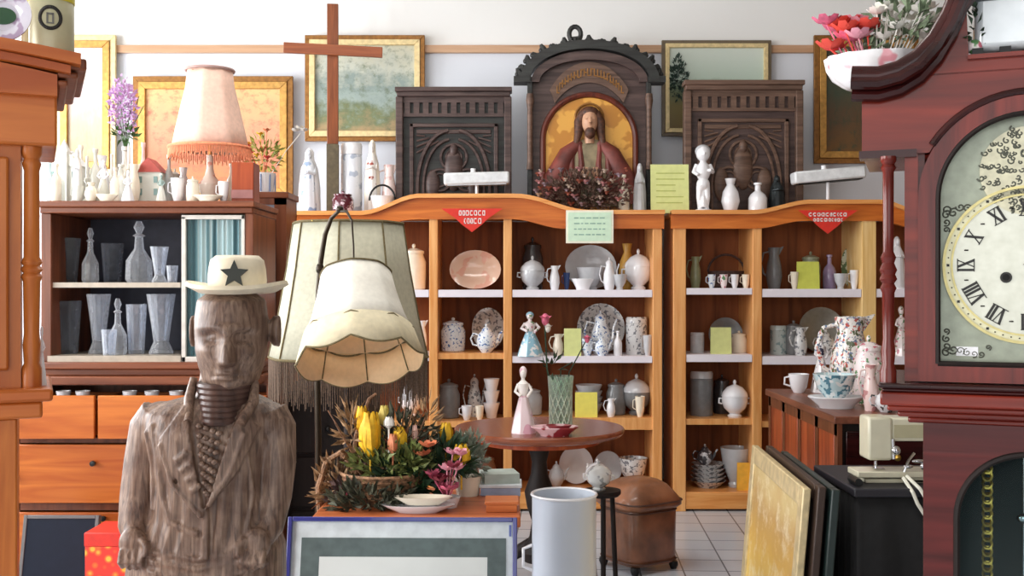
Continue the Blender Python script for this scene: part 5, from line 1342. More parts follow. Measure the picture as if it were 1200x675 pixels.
put('dish', 655, 30, 8, 4.04, ZTB+11*4.04/F*.42, 'dark red small dish resting inside the pink rimmed shallow dish', plain('dark_red_glaze', C(128, 40, 46), .25, coat=.4))

# ================================================================== LOW TABLE WITH FLOWERS, BOXES
Y0, Y1 = 2.98, 3.42; ZL = .66
t = thing('low_table', 'low reddish brown wooden table behind the blue framed picture', 'table', (-.28, (Y0+Y1)/2, 0))
X0, X1 = -.56, xx(610, Y0)
MB().box(X0, X1, Y0, Y1, ZL-.03, ZL).build('tabletop', wood('orange_brown_top', C(196, 112, 66), C(156, 78, 44), axis='x', scale=6), t, bevel=.004, world=True)
b = MB(); b.box(X0+.03, X1-.02, Y0+.02, Y0+.04, ZL-.12, ZL-.03); b.box(X0+.03, X1-.02, Y1-.04, Y1-.02, ZL-.12, ZL-.03); b.box(X1-.04, X1-.02, Y0+.02, Y1-.02, ZL-.12, ZL-.03); b.box(X0+.02, X0+.04, Y0+.02, Y1-.02, ZL-.12, ZL-.03); b.build('apron', WALN, t, world=True)
for x in (X0+.035, X1-.03):
    for y in (Y0+.035, Y1-.035): MB().box(x-.02, x+.02, y-.02, y+.02, 0, ZL-.03).build('leg', WALNZ, t, bevel=.003, world=True)
# flower basket
Yf = 3.2; s = Yf/F
t = thing('flower_basket', 'tall wicker basket overflowing with yellow blooms, green leaves and dried stems', 'flower basket', (xx(450, Yf), Yf, ZL))
def fp(px, py, dy=0): return (xx(px, Yf)-xx(450, Yf), dy, zz(py, Yf)-ZL)
b = MB(); b.lathe([(.09, 0), (.13, .09), (.125, .09), (.08, .01), (.0001, .01)], 28)
for k in range(6): b.tube([((.093+.007*k)*cos(a), (.093+.007*k)*sin(a), .01+.016*k) for a in [2*pi*i/28 for i in range(28)]], .006, 5, True)
b.build('basket_body', WICK, t)
b = MB()
for off in (-.012, 0, .012):
    b.tube([fp(376, 604, off), fp(374, 570, off), fp(384, 540, off*2), fp(400, 530, off), fp(416, 545, off*2), fp(425, 590, off)], .009, 7)
b.build('arched_handle', WICK, t)
b = MB(); rng = random.Random(60)
for k in range(26):
    x = rng.uniform(380, 520); y = rng.uniform(465, 560); b.tube([fp(450+rng.uniform(-25, 25), 600), fp((x+450)/2+rng.uniform(-10, 10), (y+600)/2, rng.uniform(-.05, .05)), fp(x, y, rng.uniform(-.08, .08))], [.004, .003, .002], 5)
b.tube([fp(412, 560), fp(418, 510), fp(432, 468, .02), fp(440, 462, .02)], [.009, .008, .006, .004], 6)
b.build('twigs', plain('dry_twig_brown', C(128, 92, 66), .8, noise_amt=.25, scale=60), t)
b = MB(); b.leaves(fp(480, 558, .0), (38*s, .09, 28*s), 420, .05, .02, 61); b.leaves(fp(520, 540), (26*s, .06, 16*s), 160, .06, .018, 62); q = b.build('dark_foliage', GREEND, t); q['kind'] = 'stuff'
b = MB(); b.leaves(fp(455, 545, -.03), (40*s, .07, 24*s), 200, .045, .016, 63); b.leaves(fp(485, 540, -.04), (20*s, .05, 18*s), 100, .045, .02, 64); q = b.build('light_foliage', plain('olive_leaf', C(112, 122, 66), .6, noise_amt=.3, scale=60), t); q['kind'] = 'stuff'
b = MB(); b.leaves(fp(430, 580, -.02), (46*s, .07, 22*s), 260, .04, .018, 65); q = b.build('dried_foliage', plain('dried_plum_leaf', C(96, 76, 74), .8, noise_amt=.35, scale=60), t); q['kind'] = 'stuff'
b = MB(); b.leaves(fp(395, 570, .0), (20*s, .05, 30*s), 150, .045, .016, 66); b.leaves(fp(412, 510, .0), (9*s, .03, 34*s), 90, .05, .012, 69); b.leaves(fp(500, 500, .03), (10*s, .03, 26*s), 50, .05, .012, 70); q = b.build('straw_leaves', plain('straw_brown_leaf', C(150, 118, 84), .8, noise_amt=.3, scale=60), t); q['kind'] = 'stuff'
b = MB(); b.leaves(fp(440, 580, -.11), (44*s, .04, 20*s), 300, .04, .018, 67); b.leaves(fp(470, 520, .02), (40*s, .06, 34*s), 200, .05, .016, 68); q = b.build('trailing_foliage', plain('dusky_green_leaf', C(72, 74, 56), .7, noise_amt=.35, scale=60), t); q['kind'] = 'stuff'
def tulip(px, py, r, h, m, dy=0, seed=0):
    b = MB(); c = Vector(fp(px, py, dy)); r *= s; h *= s
    for k in range(6):
        a = pi*k/3+seed; rr = r*(.62 if k % 2 else .72); d = Vector((cos(a), sin(a), 0)); w = Vector((-sin(a), cos(a), 0))
        rows = []
        for (u, wd, ro) in ((0, .15, .1), (.3, .55, .95), (.65, .5, 1.0), (1.0, .08, .7)):
            p = c+d*rr*ro+Vector((0, 0, (u-.5)*h)); rows += [p-w*r*wd*1.0-d*r*.12, p, p+w*r*wd*1.0-d*r*.12]
        b.add(rows, [(3*j+i, 3*j+i+1, 3*j+i+4, 3*j+i+3) for j in range(3) for i in range(2)])
    b.tube([c-Vector((0, 0, h*.5)), c-Vector((0, 0, h*.5+.07))], .003, 5)
    b.build('tulip', m, t)
for i, a in enumerate([(436, 508, 17, 54, YELL, -.04), (425, 492, 11, 34, YELL, -.02), (470, 511, 11, 26, YELL, -.04), (450, 488, 9, 26, plain('pale_yellow_petal', C(226, 206, 110), .6), .0), (522, 510, 11, 28, YELL, .02), (541, 532, 14, 26, YELL, -.02),
                       (463, 517, 8, 24, plain('salmon_petal', C(224, 140, 100), .6), -.06), (458, 493, 8, 14, WHITEF, -.05), (487, 508, 5, 22, plain('blush_petal', C(232, 190, 176), .6), -.02)]): tulip(*a[:5], dy=a[5], seed=i*.7)
rng = random.Random(71)
for i, (px, py, m) in enumerate([(420, 562, PINKF), (428, 570, plain('mauve_petal', C(160, 120, 150), .6)), (413, 575, PINKF), (504, 520, plain('coral_petal', C(226, 130, 90), .6)), (497, 530, plain('coral_petal', C(226, 130, 90), .6))]):
    b = MB(); b.blossom(fp(px, py, -.07), .03, 7, i); b.blossom(fp(px, py, -.075), .018, 6, i+9); b.build('bloom', m, t)
# pink bouquet, sage spray
Yb = 3.12; s = Yb/F
t = thing('pink_posy', 'small posy of dusty pink and red blooms at the right of the flower basket', 'flowers', (xx(524, Yb), Yb, ZL))
MB().lathe([(.03, 0), (.04, .03), (.036, .03), (.0001, .02)], 16).build('bowl', PORC, t)
for i in range(12):
    a = i*2.4; r = .012*sqrt(i)*1.3; b = MB(); c = (r*cos(a), -.02+r*sin(a)*.6, .05+.03*((i*7) % 3)+(.0 if i < 8 else .04)); b.blossom(c, .026, 6, i, 1.0); b.tube([(0, 0, .02), c], .002, 4)
    b.build('bloom', [PINKF, plain('dark_red_petal', C(128, 40, 60), .6), plain('light_pink_petal', C(232, 160, 176), .6)][i % 3], t)
t = thing('sage_spray', 'silvery sage spray in a small pot between pink posy and grey box', 'plant', (xx(548, 3.3), 3.3, ZL))
MB().lathe([(.035, 0), (.045, .06), (.04, .06), (.0001, .05)], 16).build('pot', CREAM, t)
b = MB(); b.leaves((0, 0, .12), (.055, .04, .07), 240, .03, .014, 81); q = b.build('foliage', SAGE, t); q['kind'] = 'stuff'
# white dishes
ZL2 = ZL
for k, (w, lb) in enumerate([(.105, 'lower of the two white oval dishes before the flower basket'), (.085, 'upper of the two white oval dishes before the flower basket')]):
    b = MB(); b.lathe([(w*.6, 0), (w*.95, .018), (w, .022), (w*.93, .022), (w*.55, .006), (.0001, .006)], 36, sy=.42); o = b.build('oval_dish', PORC if k == 0 else CREAM)
    o.location = (xx(490+k*6, 3.05), 3.05, ZL+k*.010); tag(o, lb, 'dish', 'white oval dishes')
    if k: o.location.z = ZL+.0225
# boxes
def pbox(name, lb, cat, x0, x1, y, d, z0, z1, m, lid=None, rz=0, lidm=None):
    c = (x0+x1)/2; t = thing(name, lb, cat, (c, y+d/2, z0), rz); w = (x1-x0)/2; h = z1-z0
    MB().box(-w, w, -d/2, d/2, 0, h*.7 if lid else h).build('box_body', m, t, bevel=.002)
    if lid: MB().box(-w-.004, w+.004, -d/2-.004, d/2+.004, h*.7, h).build('lid', lidm or m, t, bevel=.002)
    return t
Yb = 3.28; s = Yb/F
pbox('gift_box', 'flat grey blue lidded box at right end of the low table', 'box', xx(563, Yb), xx(610, Yb), Yb, .1, ZL+.0, zz(568, Yb), plain('grey_blue_card', C(150, 164, 190), .6), True, lidm=plain('pale_grey_lid', C(206, 212, 216), .6))
o = MB().box(-.055, .055, -.05, .05, 0, .03); o = o.build('book', plain('grey_green_cloth', C(170, 180, 172), .7)); o.location = (xx(585, 3.34), 3.34, zz(568, Yb)+.0002); o.rotation_euler = (0, 0, .2)
tag(o, 'pale grey green book lying on the grey blue lidded box', 'book')
pbox('wooden_cigar_box', 'orange brown wooden box on the front right of the low table', 'box', xx(570, 3.08), xx(606, 3.08), 3.04, .09, ZL, zz(588, 3.04), wood('cigar_box_wood', C(206, 120, 66), C(170, 88, 46), axis='x'), True)

# ================================================================== BLUE FRAMED PICTURE
lean = math.asin(.17/.76)
t = thing('blue_framed_picture', 'blue framed picture with pale mount leaning against the low table', 'picture', (xx(464, 2.75)-.0, 2.755, 0))
Wd = (600-332)*2.9/F/2; Hh = zz(607, 2.9)/cos(lean)
b = MB(); fw = .012
def fr(b, w0, w1, h0, h1, f, y0, y1): b.box(w0, w0+f, y0, y1, h0, h1); b.box(w1-f, w1, y0, y1, h0, h1); b.box(w0+f, w1-f, y0, y1, h1-f, h1); b.box(w0+f, w1-f, y0, y1, h0, h0+f)
fr(b, -Wd, Wd, 0, Hh, fw, -.022, .006); b.build('frame', plain('ultramarine_frame', C(48, 52, 128), .3, coat=.4), t, bevel=.002)
MB().box(-Wd+fw, Wd-fw, -.010, -.004, fw, Hh-fw).build('mount', plain('pale_blue_grey_mount', C(206, 214, 218), .6), t)
b = MB(); fr(b, -Wd+.038, Wd-.030, .04, Hh-.055, .050, -.0125, -.010); b.build('grey_green_border', plain('grey_green_board', C(84, 98, 98), .6, noise_amt=.1), t)
MB().box(-Wd+.088, Wd-.080, -.0125, -.010, .09, Hh-.105).build('print', plain('blank_print_white', C(214, 218, 216), .6, noise_amt=.03, scale=6), t)
o = MB().box(Wd-.022, Wd-.016, -.0125, -.010, Hh-.05, Hh-.02).build('gallery_mark', plain('slate_blue_mark', C(96, 110, 170), .6), t)
t.rotation_euler = (-lean, 0, radians(-1.0))

# ================================================================== WHITE STAND, POUFFE
Y = 3.62; s = Y/F
t = thing('umbrella_stand', 'tall pale grey enamel cylinder stand open at the top', 'bin', (xx(661, Y), Y, 0))
r = 37.5*s; h = zz(579, Y)
MB().lathe([(r*.98, 0), (r, .01), (r, h-.01), (r*1.02, h), (r*.95, h), (r*.94, h-.02), (r*.94, .02), (.0001, .02)], 64).build('cylinder', plain('pale_grey_enamel', C(206, 214, 226), .3, coat=.3, noise_amt=.02, scale=5), t)
b = MB(); b.tube([(r*1.01*cos(a), r*1.01*sin(a), h) for a in [2*pi*i/48 for i in range(48)]], .005, 6, True); b.build('rolled_rim', PORC, t)
b = MB(); b.tube([(-r-.0, -.02, h*.72), (-r-.03, -.02, h*.7), (-r-.03, -.02, h*.6), (-r, -.02, h*.58)], .006, 6); b.build('side_handle', PORC, t)
Yp = 4.98; s = Yp/F
t = thing('leather_pouffe', 'brown leather covered cube pouffe with pitched cushion lid on small feet', 'pouffe', (xx(748, Yp), Yp, 0), radians(33))
LEA = plain('brown_leather', C(124, 80, 56), .4, coat=.3, noise_amt=.25, scale=9, bump=.15); LEAL = plain('lid_leather', C(140, 90, 60), .4, coat=.3, noise_amt=.25, scale=9, bump=.15)
a = .135
b = MB(); n = 8
def sq(r, z, e=5.0, seg=48):
    out = []
    for k in range(seg):
        th = 2*pi*k/seg; c, s_ = cos(th), sin(th); q = (abs(c)**e+abs(s_)**e)**(-1/e); out.append((r*q*c, r*q*s_, z))
    return out
def rings(rs):
    b = MB(); vs = []; fs = []
    for (r, z) in rs: vs += sq(r, z)
    m = 48
    for i in range(len(rs)-1):
        for k in range(m): fs.append((i*m+k, i*m+(k+1) % m, (i+1)*m+(k+1) % m, (i+1)*m+k))
    fs.append(tuple(range(m-1, -1, -1))); fs.append(tuple((len(rs)-1)*m+k for k in range(m))); b.add(vs, fs); return b
zt = zz(592, Yp)-.0
rings([(a*.98, .035), (a*1.03, .05), (a*1.04, .2), (a*1.05, zt-.02), (a*1.02, zt)]).build('body', LEA, t, angle=60)
rings([(a*1.08, zt), (a*1.2, zt+.014), (a*1.2, zt+.035), (a*1.02, zt+.07), (a*.8, zt+.105), (a*.55, zt+.125), (a*.2, zt+.13)]).build('cushion_lid', LEAL, t, angle=60)
b = MB()
for z in (.05, zt-.008, zt+.035):
    p = sq(a*(1.06 if z < zt else 1.215), z); b.tube(p, .004, 5, True)
b.build('piping', plain('dark_piping', C(80, 50, 36), .5), t)
for sx_ in (-1, 1):
    for sy_ in (-1, 1): MB().lathe([(.014, 0), (.022, .02), (.02, .036)], 14, c=(sx_*a*.85, sy_*a*.85, 0)).build('foot', BLACK, t)
# silver white lid leaning on the pouffe
Y = 4.62; s = Y/F
t = thing('stool', 'small dark stool between umbrella stand and pouffe carrying a white tureen', 'stool', (xx(706, Y), Y, 0))
hz_ = zz(574, Y)
MB().lathe([(.07, hz_-.025), (.08, hz_-.015), (.08, hz_)], 28).build('seat', EBON, t)
for k in range(3):
    q = 2*pi*k/3+.5; b = MB(); b.tube([(.05*cos(q), .05*sin(q), hz_-.02), (.07*cos(q), .07*sin(q), 0)], .011, 8); b.build('leg', EBON, t)
put('tureen', 702, 36, 34, Y, hz_, 'white ribbed tureen standing beside the pouffe lid on a dark stool', floral('white_grey_ribs', C(232, 234, 232), [C(170, 174, 176)], 30))

# ================================================================== RIGHT CHEST WITH CHINA
Yf_, Yb_ = 4.17, 5.28; ZK = .80
t = thing('wooden_chest', 'reddish brown wooden chest of drawers seen from its panelled left side', 'chest', (1.7, (Yf_+Yb_)/2, 0))
X0, X1 = 1.275, 2.3
MB().box(X0-.02, X1+.02, Yf_-.02, Yb_+.01, ZK-.03, ZK).build('top_board', wood('chest_top', C(140, 84, 62), C(96, 54, 40), axis='y', scale=6), t, bevel=.004, world=True)
MB().box(X0+.012, X1, Yf_+.01, Yb_, .05, ZK-.03).build('body', EBON, t, world=True)
CH = wood('red_panel', C(184, 88, 50), C(120, 48, 28), axis='z', scale=5, rough=.3)
for k in range(4):
    y0 = Yf_+.03+k*(Yb_-Yf_-.03)/4; y1 = y0+(Yb_-Yf_-.03)/4
    MB().box(X0, X0+.014, y0+.03, y1-.012, .12, ZK-.075).build('side_panel', CH, t, bevel=.006, world=True)
b = MB()
for k in range(5): y = Yf_+.015+k*(Yb_-Yf_-.03)/4; b.box(X0-.004, X0+.014, y-.022, y+.022, .05, ZK-.03)
b.box(X0-.004, X0+.014, Yf_, Yb_, ZK-.08, ZK-.03); b.box(X0-.004, X0+.014, Yf_, Yb_, .05, .12); b.build('side_frame', WALNZ, t, world=True)
for k in range(3):
    d = MB().box(X0+.03, X1-.03, Yf_-.006, Yf_+.012, .1+k*.22, .30+k*.22).build('drawer', MAHOD, t, bevel=.003, world=True)
    b = MB().ell((0, 0, 0), .014, .016, .014, 10, 8).build('knob', BRASS, d); b.location = Vector((1.5, Yf_-.02, .2+k*.22))-t.location
for x in (X0+.05, X1-.05):
    for y in (Yf_+.05, Yb_-.05): MB().box(x-.03, x+.03, y-.03, y+.03, 0, .05).build('foot', EBON, t, world=True)
put('jug', 996, 66, 98, 4.86, ZK, 'large white flowered pitcher at the middle of the chest top', MULTI)
put('jar', 1018, 36, 80, 4.62, ZK, 'tall rose sprigged vase right of the large flowered pitcher', PINKW)
put('figurine', 962, 26, 72, 5.12, ZK, 'white figurine with dark accents left of the flowered pitcher', floral('white_black_accents', C(228, 226, 230), [C(60, 60, 80)], 26, amt=.58))
put('bowl', 978, 50, 34, 4.45, ZK+.004*0+14*4.45/F*.42, 'pale turquoise flowered bowl set in a white dish on the chest', floral('turquoise_sprig', C(196, 222, 228), [C(80, 130, 150), C(236, 240, 240)], 34, amt=.53))
put('dish', 980, 66, 14, 4.45, ZK, 'white oval dish under the pale turquoise bowl', PORC)
put('cup', 936, 30, 22, 5.1, ZK, 'white cup at the back left corner of the chest top', PORC)
put('jug', 1020, 24, 56, 4.34, ZK, 'blush pink jug at the front edge of the chest behind the sewing machine', floral('blush_china', C(236, 210, 206), [C(196, 140, 140)], 26))
put('teapot', 1038, 40, 30, 4.3, ZK, 'dark and white sprigged teapot behind the sewing machine head', floral('white_black_sprig', C(226, 228, 232), [C(60, 60, 60)], 36, amt=.54))

# ================================================================== SEWING MACHINE TABLE
Ys = 3.1; ZS = zz(567, 3.18)
t = thing('work_table', 'black cloth covered work table carrying the cream sewing machine', 'table', (1.35, 3.3, 0))
X0, X1 = .995, 1.9
MB().box(X0, X1, Ys, Ys+.42, ZS-.025, ZS).build('tabletop', plain('black_laminate', C(30, 28, 36), .5), t, bevel=.004, world=True)
b = MB(); N = 60; vs = []; per = [(X0+.01, Ys+.40), (X0+.01, Ys+.01), (X1-.01, Ys+.01), (X1-.01, Ys+.40)]
pts = []
for a_, c_ in zip(per[:-1], per[1:]):
    for i in range(N): u = i/N; pts.append((a_[0]+(c_[0]-a_[0])*u, a_[1]+(c_[1]-a_[1])*u))
for i, (x, y) in enumerate(pts):
    w_ = .010*sin(i*.7); vs += [(x, y, ZS-.024), (x+w_*(1 if y < Ys+.02 else 0)*0-(.012+w_ if y > Ys+.02 and x < 1.3 else 0), y-(.012+w_ if y < Ys+.02 else 0), .02)]
b.add(vs, [(2*i, 2*i+2, 2*i+3, 2*i+1) for i in range(len(pts)-1)])
cl = b.build('hanging_cloth', plain('black_cloth', C(17, 17, 19), .95, noise_amt=.15, scale=40), t, world=True); solid(cl, .003)
for x in (X0+.05, X1-.05):
    for y in (Ys+.05, Ys+.37): MB().box(x-.02, x+.02, y-.02, y+.02, 0, ZS-.025).build('leg', EBON, t, world=True)
Y = 3.24; s = Y/F
def mp_(px, py, dy=0): return (xx(px, Y)-xx(1040, Y), dy, zz(py, Y)-ZS)
t = thing('sewing_machine', 'cream sewing machine with chrome presser foot on the black work table', 'sewing machine', (xx(1040, Y), Y, ZS))
CR = plain('cream_enamel', C(214, 210, 186), .3, coat=.3, noise_amt=.02); CRB = plain('beige_enamel', C(178, 172, 140), .35, noise_amt=.03)
a0 = mp_(1012, 537); a1 = mp_(1040, 487)
MB().box(a0[0], a1[0], -.045, .045, a0[2], a1[2]).build('head', CR, t, bevel=.008)
a0 = mp_(1040, 515); a1 = mp_(1130, 488)
MB().box(a0[0], a1[0], -.04, .045, a0[2], a1[2]).build('arm', CR, t, bevel=.006)
a0 = mp_(1042, 511); a1 = mp_(1076, 496); MB().box(a0[0], a1[0], -.043, -.039, a0[2], a1[2]).build('front_plate', CRB, t, bevel=.001)
a0 = mp_(1100, 566); a1 = mp_(1135, 487); MB().box(a0[0], a1[0], -.05, .05, 0, a1[2]+.002).build('pillar', CR, t, bevel=.008)
b = MB(); a0 = mp_(998, 556); a1 = mp_(1135, 549); b.box(a0[0], a1[0], -.06, .04, a0[2], a1[2]); a0 = mp_(1008, 567); b.box(a0[0], a1[0], -.05, .04, 0, mp_(0, 558)[2]); b.box(mp_(1050, 0)[0], a1[0], -.05, .04, 0, a1[2]-.002); b.build('base', CR, t, bevel=.003)
b = MB(); c = mp_(1041, 524, -.03); b.tube([mp_(1026, 540, -.0), mp_(1026, 556, -.0)], .005, 8); b.tube([mp_(1040, 512, -.045), mp_(1041, 535, -.045)], .006, 8); b.ell(mp_(1043, 525, -.05), .014, .01, .014, 12, 8); b.cbox(mp_(1028, 548, -.01), (.03, .03, .004)); b.build('presser_foot', CHROME, t)
b = MB(); b.tube([mp_(1064, 528, -.05), mp_(1056, 536, -.06), mp_(1050, 549, -.062)], .004, 6); b.ell(mp_(1068, 537, -.055), .02, .006, .006, 10, 8); b.ell(mp_(1056, 543, -.06), .015, .006, .006, 10, 8); b.ell(mp_(1073, 543, -.055), .007, .006, .012, 10, 8); b.build('thread_guides', CHROME, t)
b = MB(); b.tube([mp_(1048, 555, -.075), mp_(1048, 566, -.15), mp_(1052, 578, -.158), mp_(1062, 594, -.16), mp_(1078, 604, -.16), mp_(1105, 612, -.16)], .0055, 7)
b.tube([mp_(1052, 553, -.075), mp_(1056, 562, -.15), mp_(1060, 570, -.158), mp_(1070, 582, -.16), mp_(1085, 588, -.16), mp_(1110, 590, -.16)], .0055, 7); b.build('power_cord', plain('ivory_cord', C(222, 220, 206), .4), t)
b = MB().tube([(0, -.035, 0), (0, .035, 0)], .012, 10); b = b.build('spool', BLACK, world=(xx(1002, 3.17), 3.17, ZS)); b.data.transform(Matrix.Translation((xx(1002, 3.17), 3.17, ZS+.012))); b.name = 'thread_spool'
tag(b, 'dark thread spool lying at the left front of the black work table', 'spool')

# ================================================================== LEANING FRAMES, RIGHT
def leanframe(label, xb, xt, y0, y1, h, fm, fw, canvas, nm='leaning_frame'):
    """a picture standing on the floor, its face to the left, leaning to the right"""
    ang = math.asin((xt-xb)/h); t = thing(nm, label, 'picture frame', (xb, (y0+y1)/2, 0), radians(-90))
    w = (y1-y0)/2; L = h
    b = MB(); fr(b, -w, w, 0, L, fw, -.012, .012); b.build('frame', fm, t, bevel=.004)
    if canvas: MB().box(-w+fw-.002, w-fw+.002, -.004, .004, fw-.002, L-fw+.002).build('canvas', canvas, t)
    t.rotation_euler = (Matrix.Rotation(radians(-3.0), 4, 'Z') @ Matrix.Rotation(ang, 4, 'Y') @ Matrix.Rotation(radians(-90), 4, 'Z')).to_euler()
    return t
PG = painting('canvas_golden', [(0, C(236, 190, 70)), (.3, C(246, 210, 110)), (.55, C(226, 180, 90)), (.8, C(200, 160, 100)), (1, C(220, 196, 140))], 3, .3, fleck=C(250, 236, 200))
leanframe('golden painting in a pale cream frame standing nearest the pouffe, facing left', .835, .895, 3.15, 4.03, .71, plain('cream_gilt_frame', C(226, 206, 160), .35, .2, .1), .06, PG)
leanframe('dark brown frame leaning directly behind the golden painting', .872, .930, 3.12, 3.95, .72, plain('dark_brown_frame', C(66, 50, 42), .4, .1), .05, plain('dark_canvas_back', C(60, 52, 46), .8))
leanframe('green-black frame leaning between the dark brown frame and black table', .905, .962, 3.10, 3.85, .715, plain('green_black_frame', C(38, 52, 50), .35), .04, plain('black_canvas', C(24, 26, 28), .8))
# left bottom: dark slab frame and red box
Y = 4.0; s = Y/F
t = thing('dark_flat_panel', 'dark navy framed panel leaning against the buffet drawers at lower left', 'panel', (xx(59, Y), 4.02, 0))
w = 44*s; h = zz(605, 4.1)
MB().box(-w, w, -.01, .01, 0, h).build('panel', plain('navy_black_panel', C(20, 26, 42), .6, spec=.2), t)
b = MB(); fr(b, -w-.004, w+.004, -.0, h+.012, .014, -.014, .012); b.build('edge_frame', plain('grey_edge', C(96, 92, 92), .5), t, bevel=.002)
t.rotation_euler = (-math.asin(.1/h)*.9, 0, 0)
def giftmat():
    m, nt, p = newmat('red_orange_pattern'); p.inputs['Roughness'].default_value = .4
    tc = nt.nodes.new('ShaderNodeTexCoord'); n = nt.nodes.new('ShaderNodeTexVoronoi'); n.inputs['Scale'].default_value = 26
    nt.links.new(tc.outputs['Object'], n.inputs['Vector']); r = nt.nodes.new('ShaderNodeValToRGB'); e = r.color_ramp.elements
    e[0].position = .2; e[0].color = C(246, 180, 60); e[1].position = .45; e[1].color = C(224, 52, 36); k = e.new(.3); k.color = C(236, 110, 40)
    nt.links.new(n.outputs['Distance'], r.inputs['Fac']); nt.links.new(r.outputs['Color'], p.inputs['Base Color']); return m
t = thing('red_patterned_box', 'red box with orange pattern beside the carved man at lower left', 'box', (xx(140, 3.9), 3.95, 0)); s = 3.85/F
hb = zz(625, 3.85)
MB().box(-36*s, 36*s, -.09, .1, 0, hb-.05).build('box_body', giftmat(), t, bevel=.003)
MB().box(-36.5*s, 36.5*s, -.094, .104, hb-.05, hb).build('lid', RED, t, bevel=.003)

# ================================================================== LONGCASE CLOCK, RIGHT
class Plane:
    def __init__(s, px, Y, yaw): s.o = Vector((xx(px, Y), Y, 0)); s.yaw = yaw; s.u = Vector((cos(yaw), sin(yaw), 0)); s.n = Vector((-sin(yaw), cos(yaw), 0))
    def __call__(s, px, py, v=0):
        d = Vector(((px-CX)/F, 1, (CY-py)/F)); cam = Vector((0, 0, H))
        k = ((s.o-cam).dot(s.n)+v)/d.dot(s.n); p = cam+d*k-s.o
        return (p.dot(s.u), p.z)
CPL = Plane(1030, 1.70, radians(-21))
t = thing('longcase_clock', 'tall dark red mahogany longcase clock with silvered dial at the right', 'clock', tuple(CPL.o), radians(-21))
def cu(px, py=300, v=0): return CPL(px, py, v)[0]
def cz(px, py, v=0): return CPL(px, py, v)[1]
uc = cu(1206, 310); zc = cz(1206, 310)             # dial centre
uL = cu(1010, 180); UR = 2*uc-uL
uD = cu(1103, 310)                                  # dial plate left edge
rd = (uc-uD)
za = zc+rd*.82                                      # centre of the break arch
def mir(b, f):                                      # build a piece and its mirror about the clock's middle
    f(1); f(-1)
def U_(sg, u): return u if sg > 0 else 2*uc-u
zbot = cz(1060, 425); ztop180 = cz(1040, 181)
# hood box (sides, back, roof) with open front
DEP = .26; ro_a = rd+.036
b = MB()
uS = cu(1066, 310)
for sg in (1, -1):
    x0, x1 = sorted((U_(sg, uS), U_(sg, uS+.018))); b.box(x0, x1, .02, DEP, zbot-.02, ztop180+.02)
b.box(min(uS, 2*uc-uS), max(uS, 2*uc-uS), DEP-.012, DEP, zbot-.02, ztop180+.15)
for sg in (1, -1):
    x0, x1 = sorted((U_(sg, uL), U_(sg, uc-ro_a))); b.box(x0, x1, .031, DEP+.005, ztop180, ztop180+.012)
b.box(uL, UR, .0, DEP+.005, cz(1040, 92), cz(1040, 90))
b.build('hood_case', MAHOZ, t)
# pediment board with arch cut-out
ro = rd+.036
zA0 = ztop180
def arcpts(r, n=28, zmin=None):
    out = []
    for i in range(n+1):
        a = pi-pi*i/n; out.append((uc+r*cos(a), za+r*sin(a)))
    return out
sw = [(1008, 92), (1030, 93), (1055, 86), (1078, 72), (1098, 50), (1114, 22), (1126, -8), (1140, -28), (1158, -34)]
swl = [CPL(*p) for p in sw]
b = MB(); vs = []; fs = []
top = []
n = 60
us = [uL+(uc-uL)*i/n for i in range(n+1)]
def topz(u):
    pts = swl
    if u > cu(1134, 60): return cz(1140, 66)
    for i in range(len(pts)-1):
        if pts[i][0] <= u <= pts[i+1][0]: k = (u-pts[i][0])/(pts[i+1][0]-pts[i][0]); return pts[i][1]+(pts[i+1][1]-pts[i][1])*k
    return pts[0][1]
def lowz(u):
    d = uc-u
    if d >= ro: return ztop180
    return max(ztop180, za+sqrt(ro*ro-d*d))
for sg in (1, -1):
    vs = []; fs = []
    for u in us: vs += [(U_(sg, u), 0, lowz(u)), (U_(sg, u), 0, topz(u)), (U_(sg, u), .03, lowz(u)), (U_(sg, u), .03, topz(u))]
    for i in range(n):
        a = 4*i; c = a+4
        fs += [(a, c, c+1, a+1), (a+2, a+3, c+3, c+2), (a+1, c+1, c+3, a+3), (a, a+2, c+2, c)]
    fs.append((0, 1, 3, 2)); b.add(vs, fs)
b.build('pediment', MAHO, t)
for sg in (1, -1):
    b = MB()
    pts = [(U_(sg, p[0]-(.0 if i else .012)), -.02, p[1]) for i, p in enumerate(swl)]
    b.tube(pts, .017, 10); b.tube([(p[0], -.032, p[2]-.012) for p in pts], .010, 8); b.tube([(p[0], -.012, p[2]-.028) for p in pts], .010, 8)
    b.tube([(p[0], .01, p[2]) for p in pts], .017, 8)
    b.build('swan_neck_moulding', MAHOD, t)
    b = MB(); q = pts[-1]; b.lathe([(.0001, -.03), (.02, -.03), (.034, -.015), (.036, .02)], 20); b = b.build('rosette', BRASS, t); b.data.transform(Matrix.Translation((q[0], -.01, q[2])) @ Matrix.Rotation(radians(90), 4, 'X'))
b = MB(); b.box(cu(1134, 60), 2*uc-cu(1134, 60), -.01, .1, cz(1140, 70), cz(1140, 65)); b.build('top_block', MAHO, t)
zf = ztop180
for sg in (1, -1):
    x0, x1 = sorted((U_(sg, uL-.004), U_(sg, uc-ro))); MB().box(x0, x1, -.008, .03, zf-.006, zf+.006).build('fascia_bead', MAHOD, t)
b = MB(); b.tube([(p[0], -.004, p[1]) for p in arcpts(ro+.002) if p[1] > ztop180-.0], .006, 8); b.build('arch_bead', MAHOD, t)
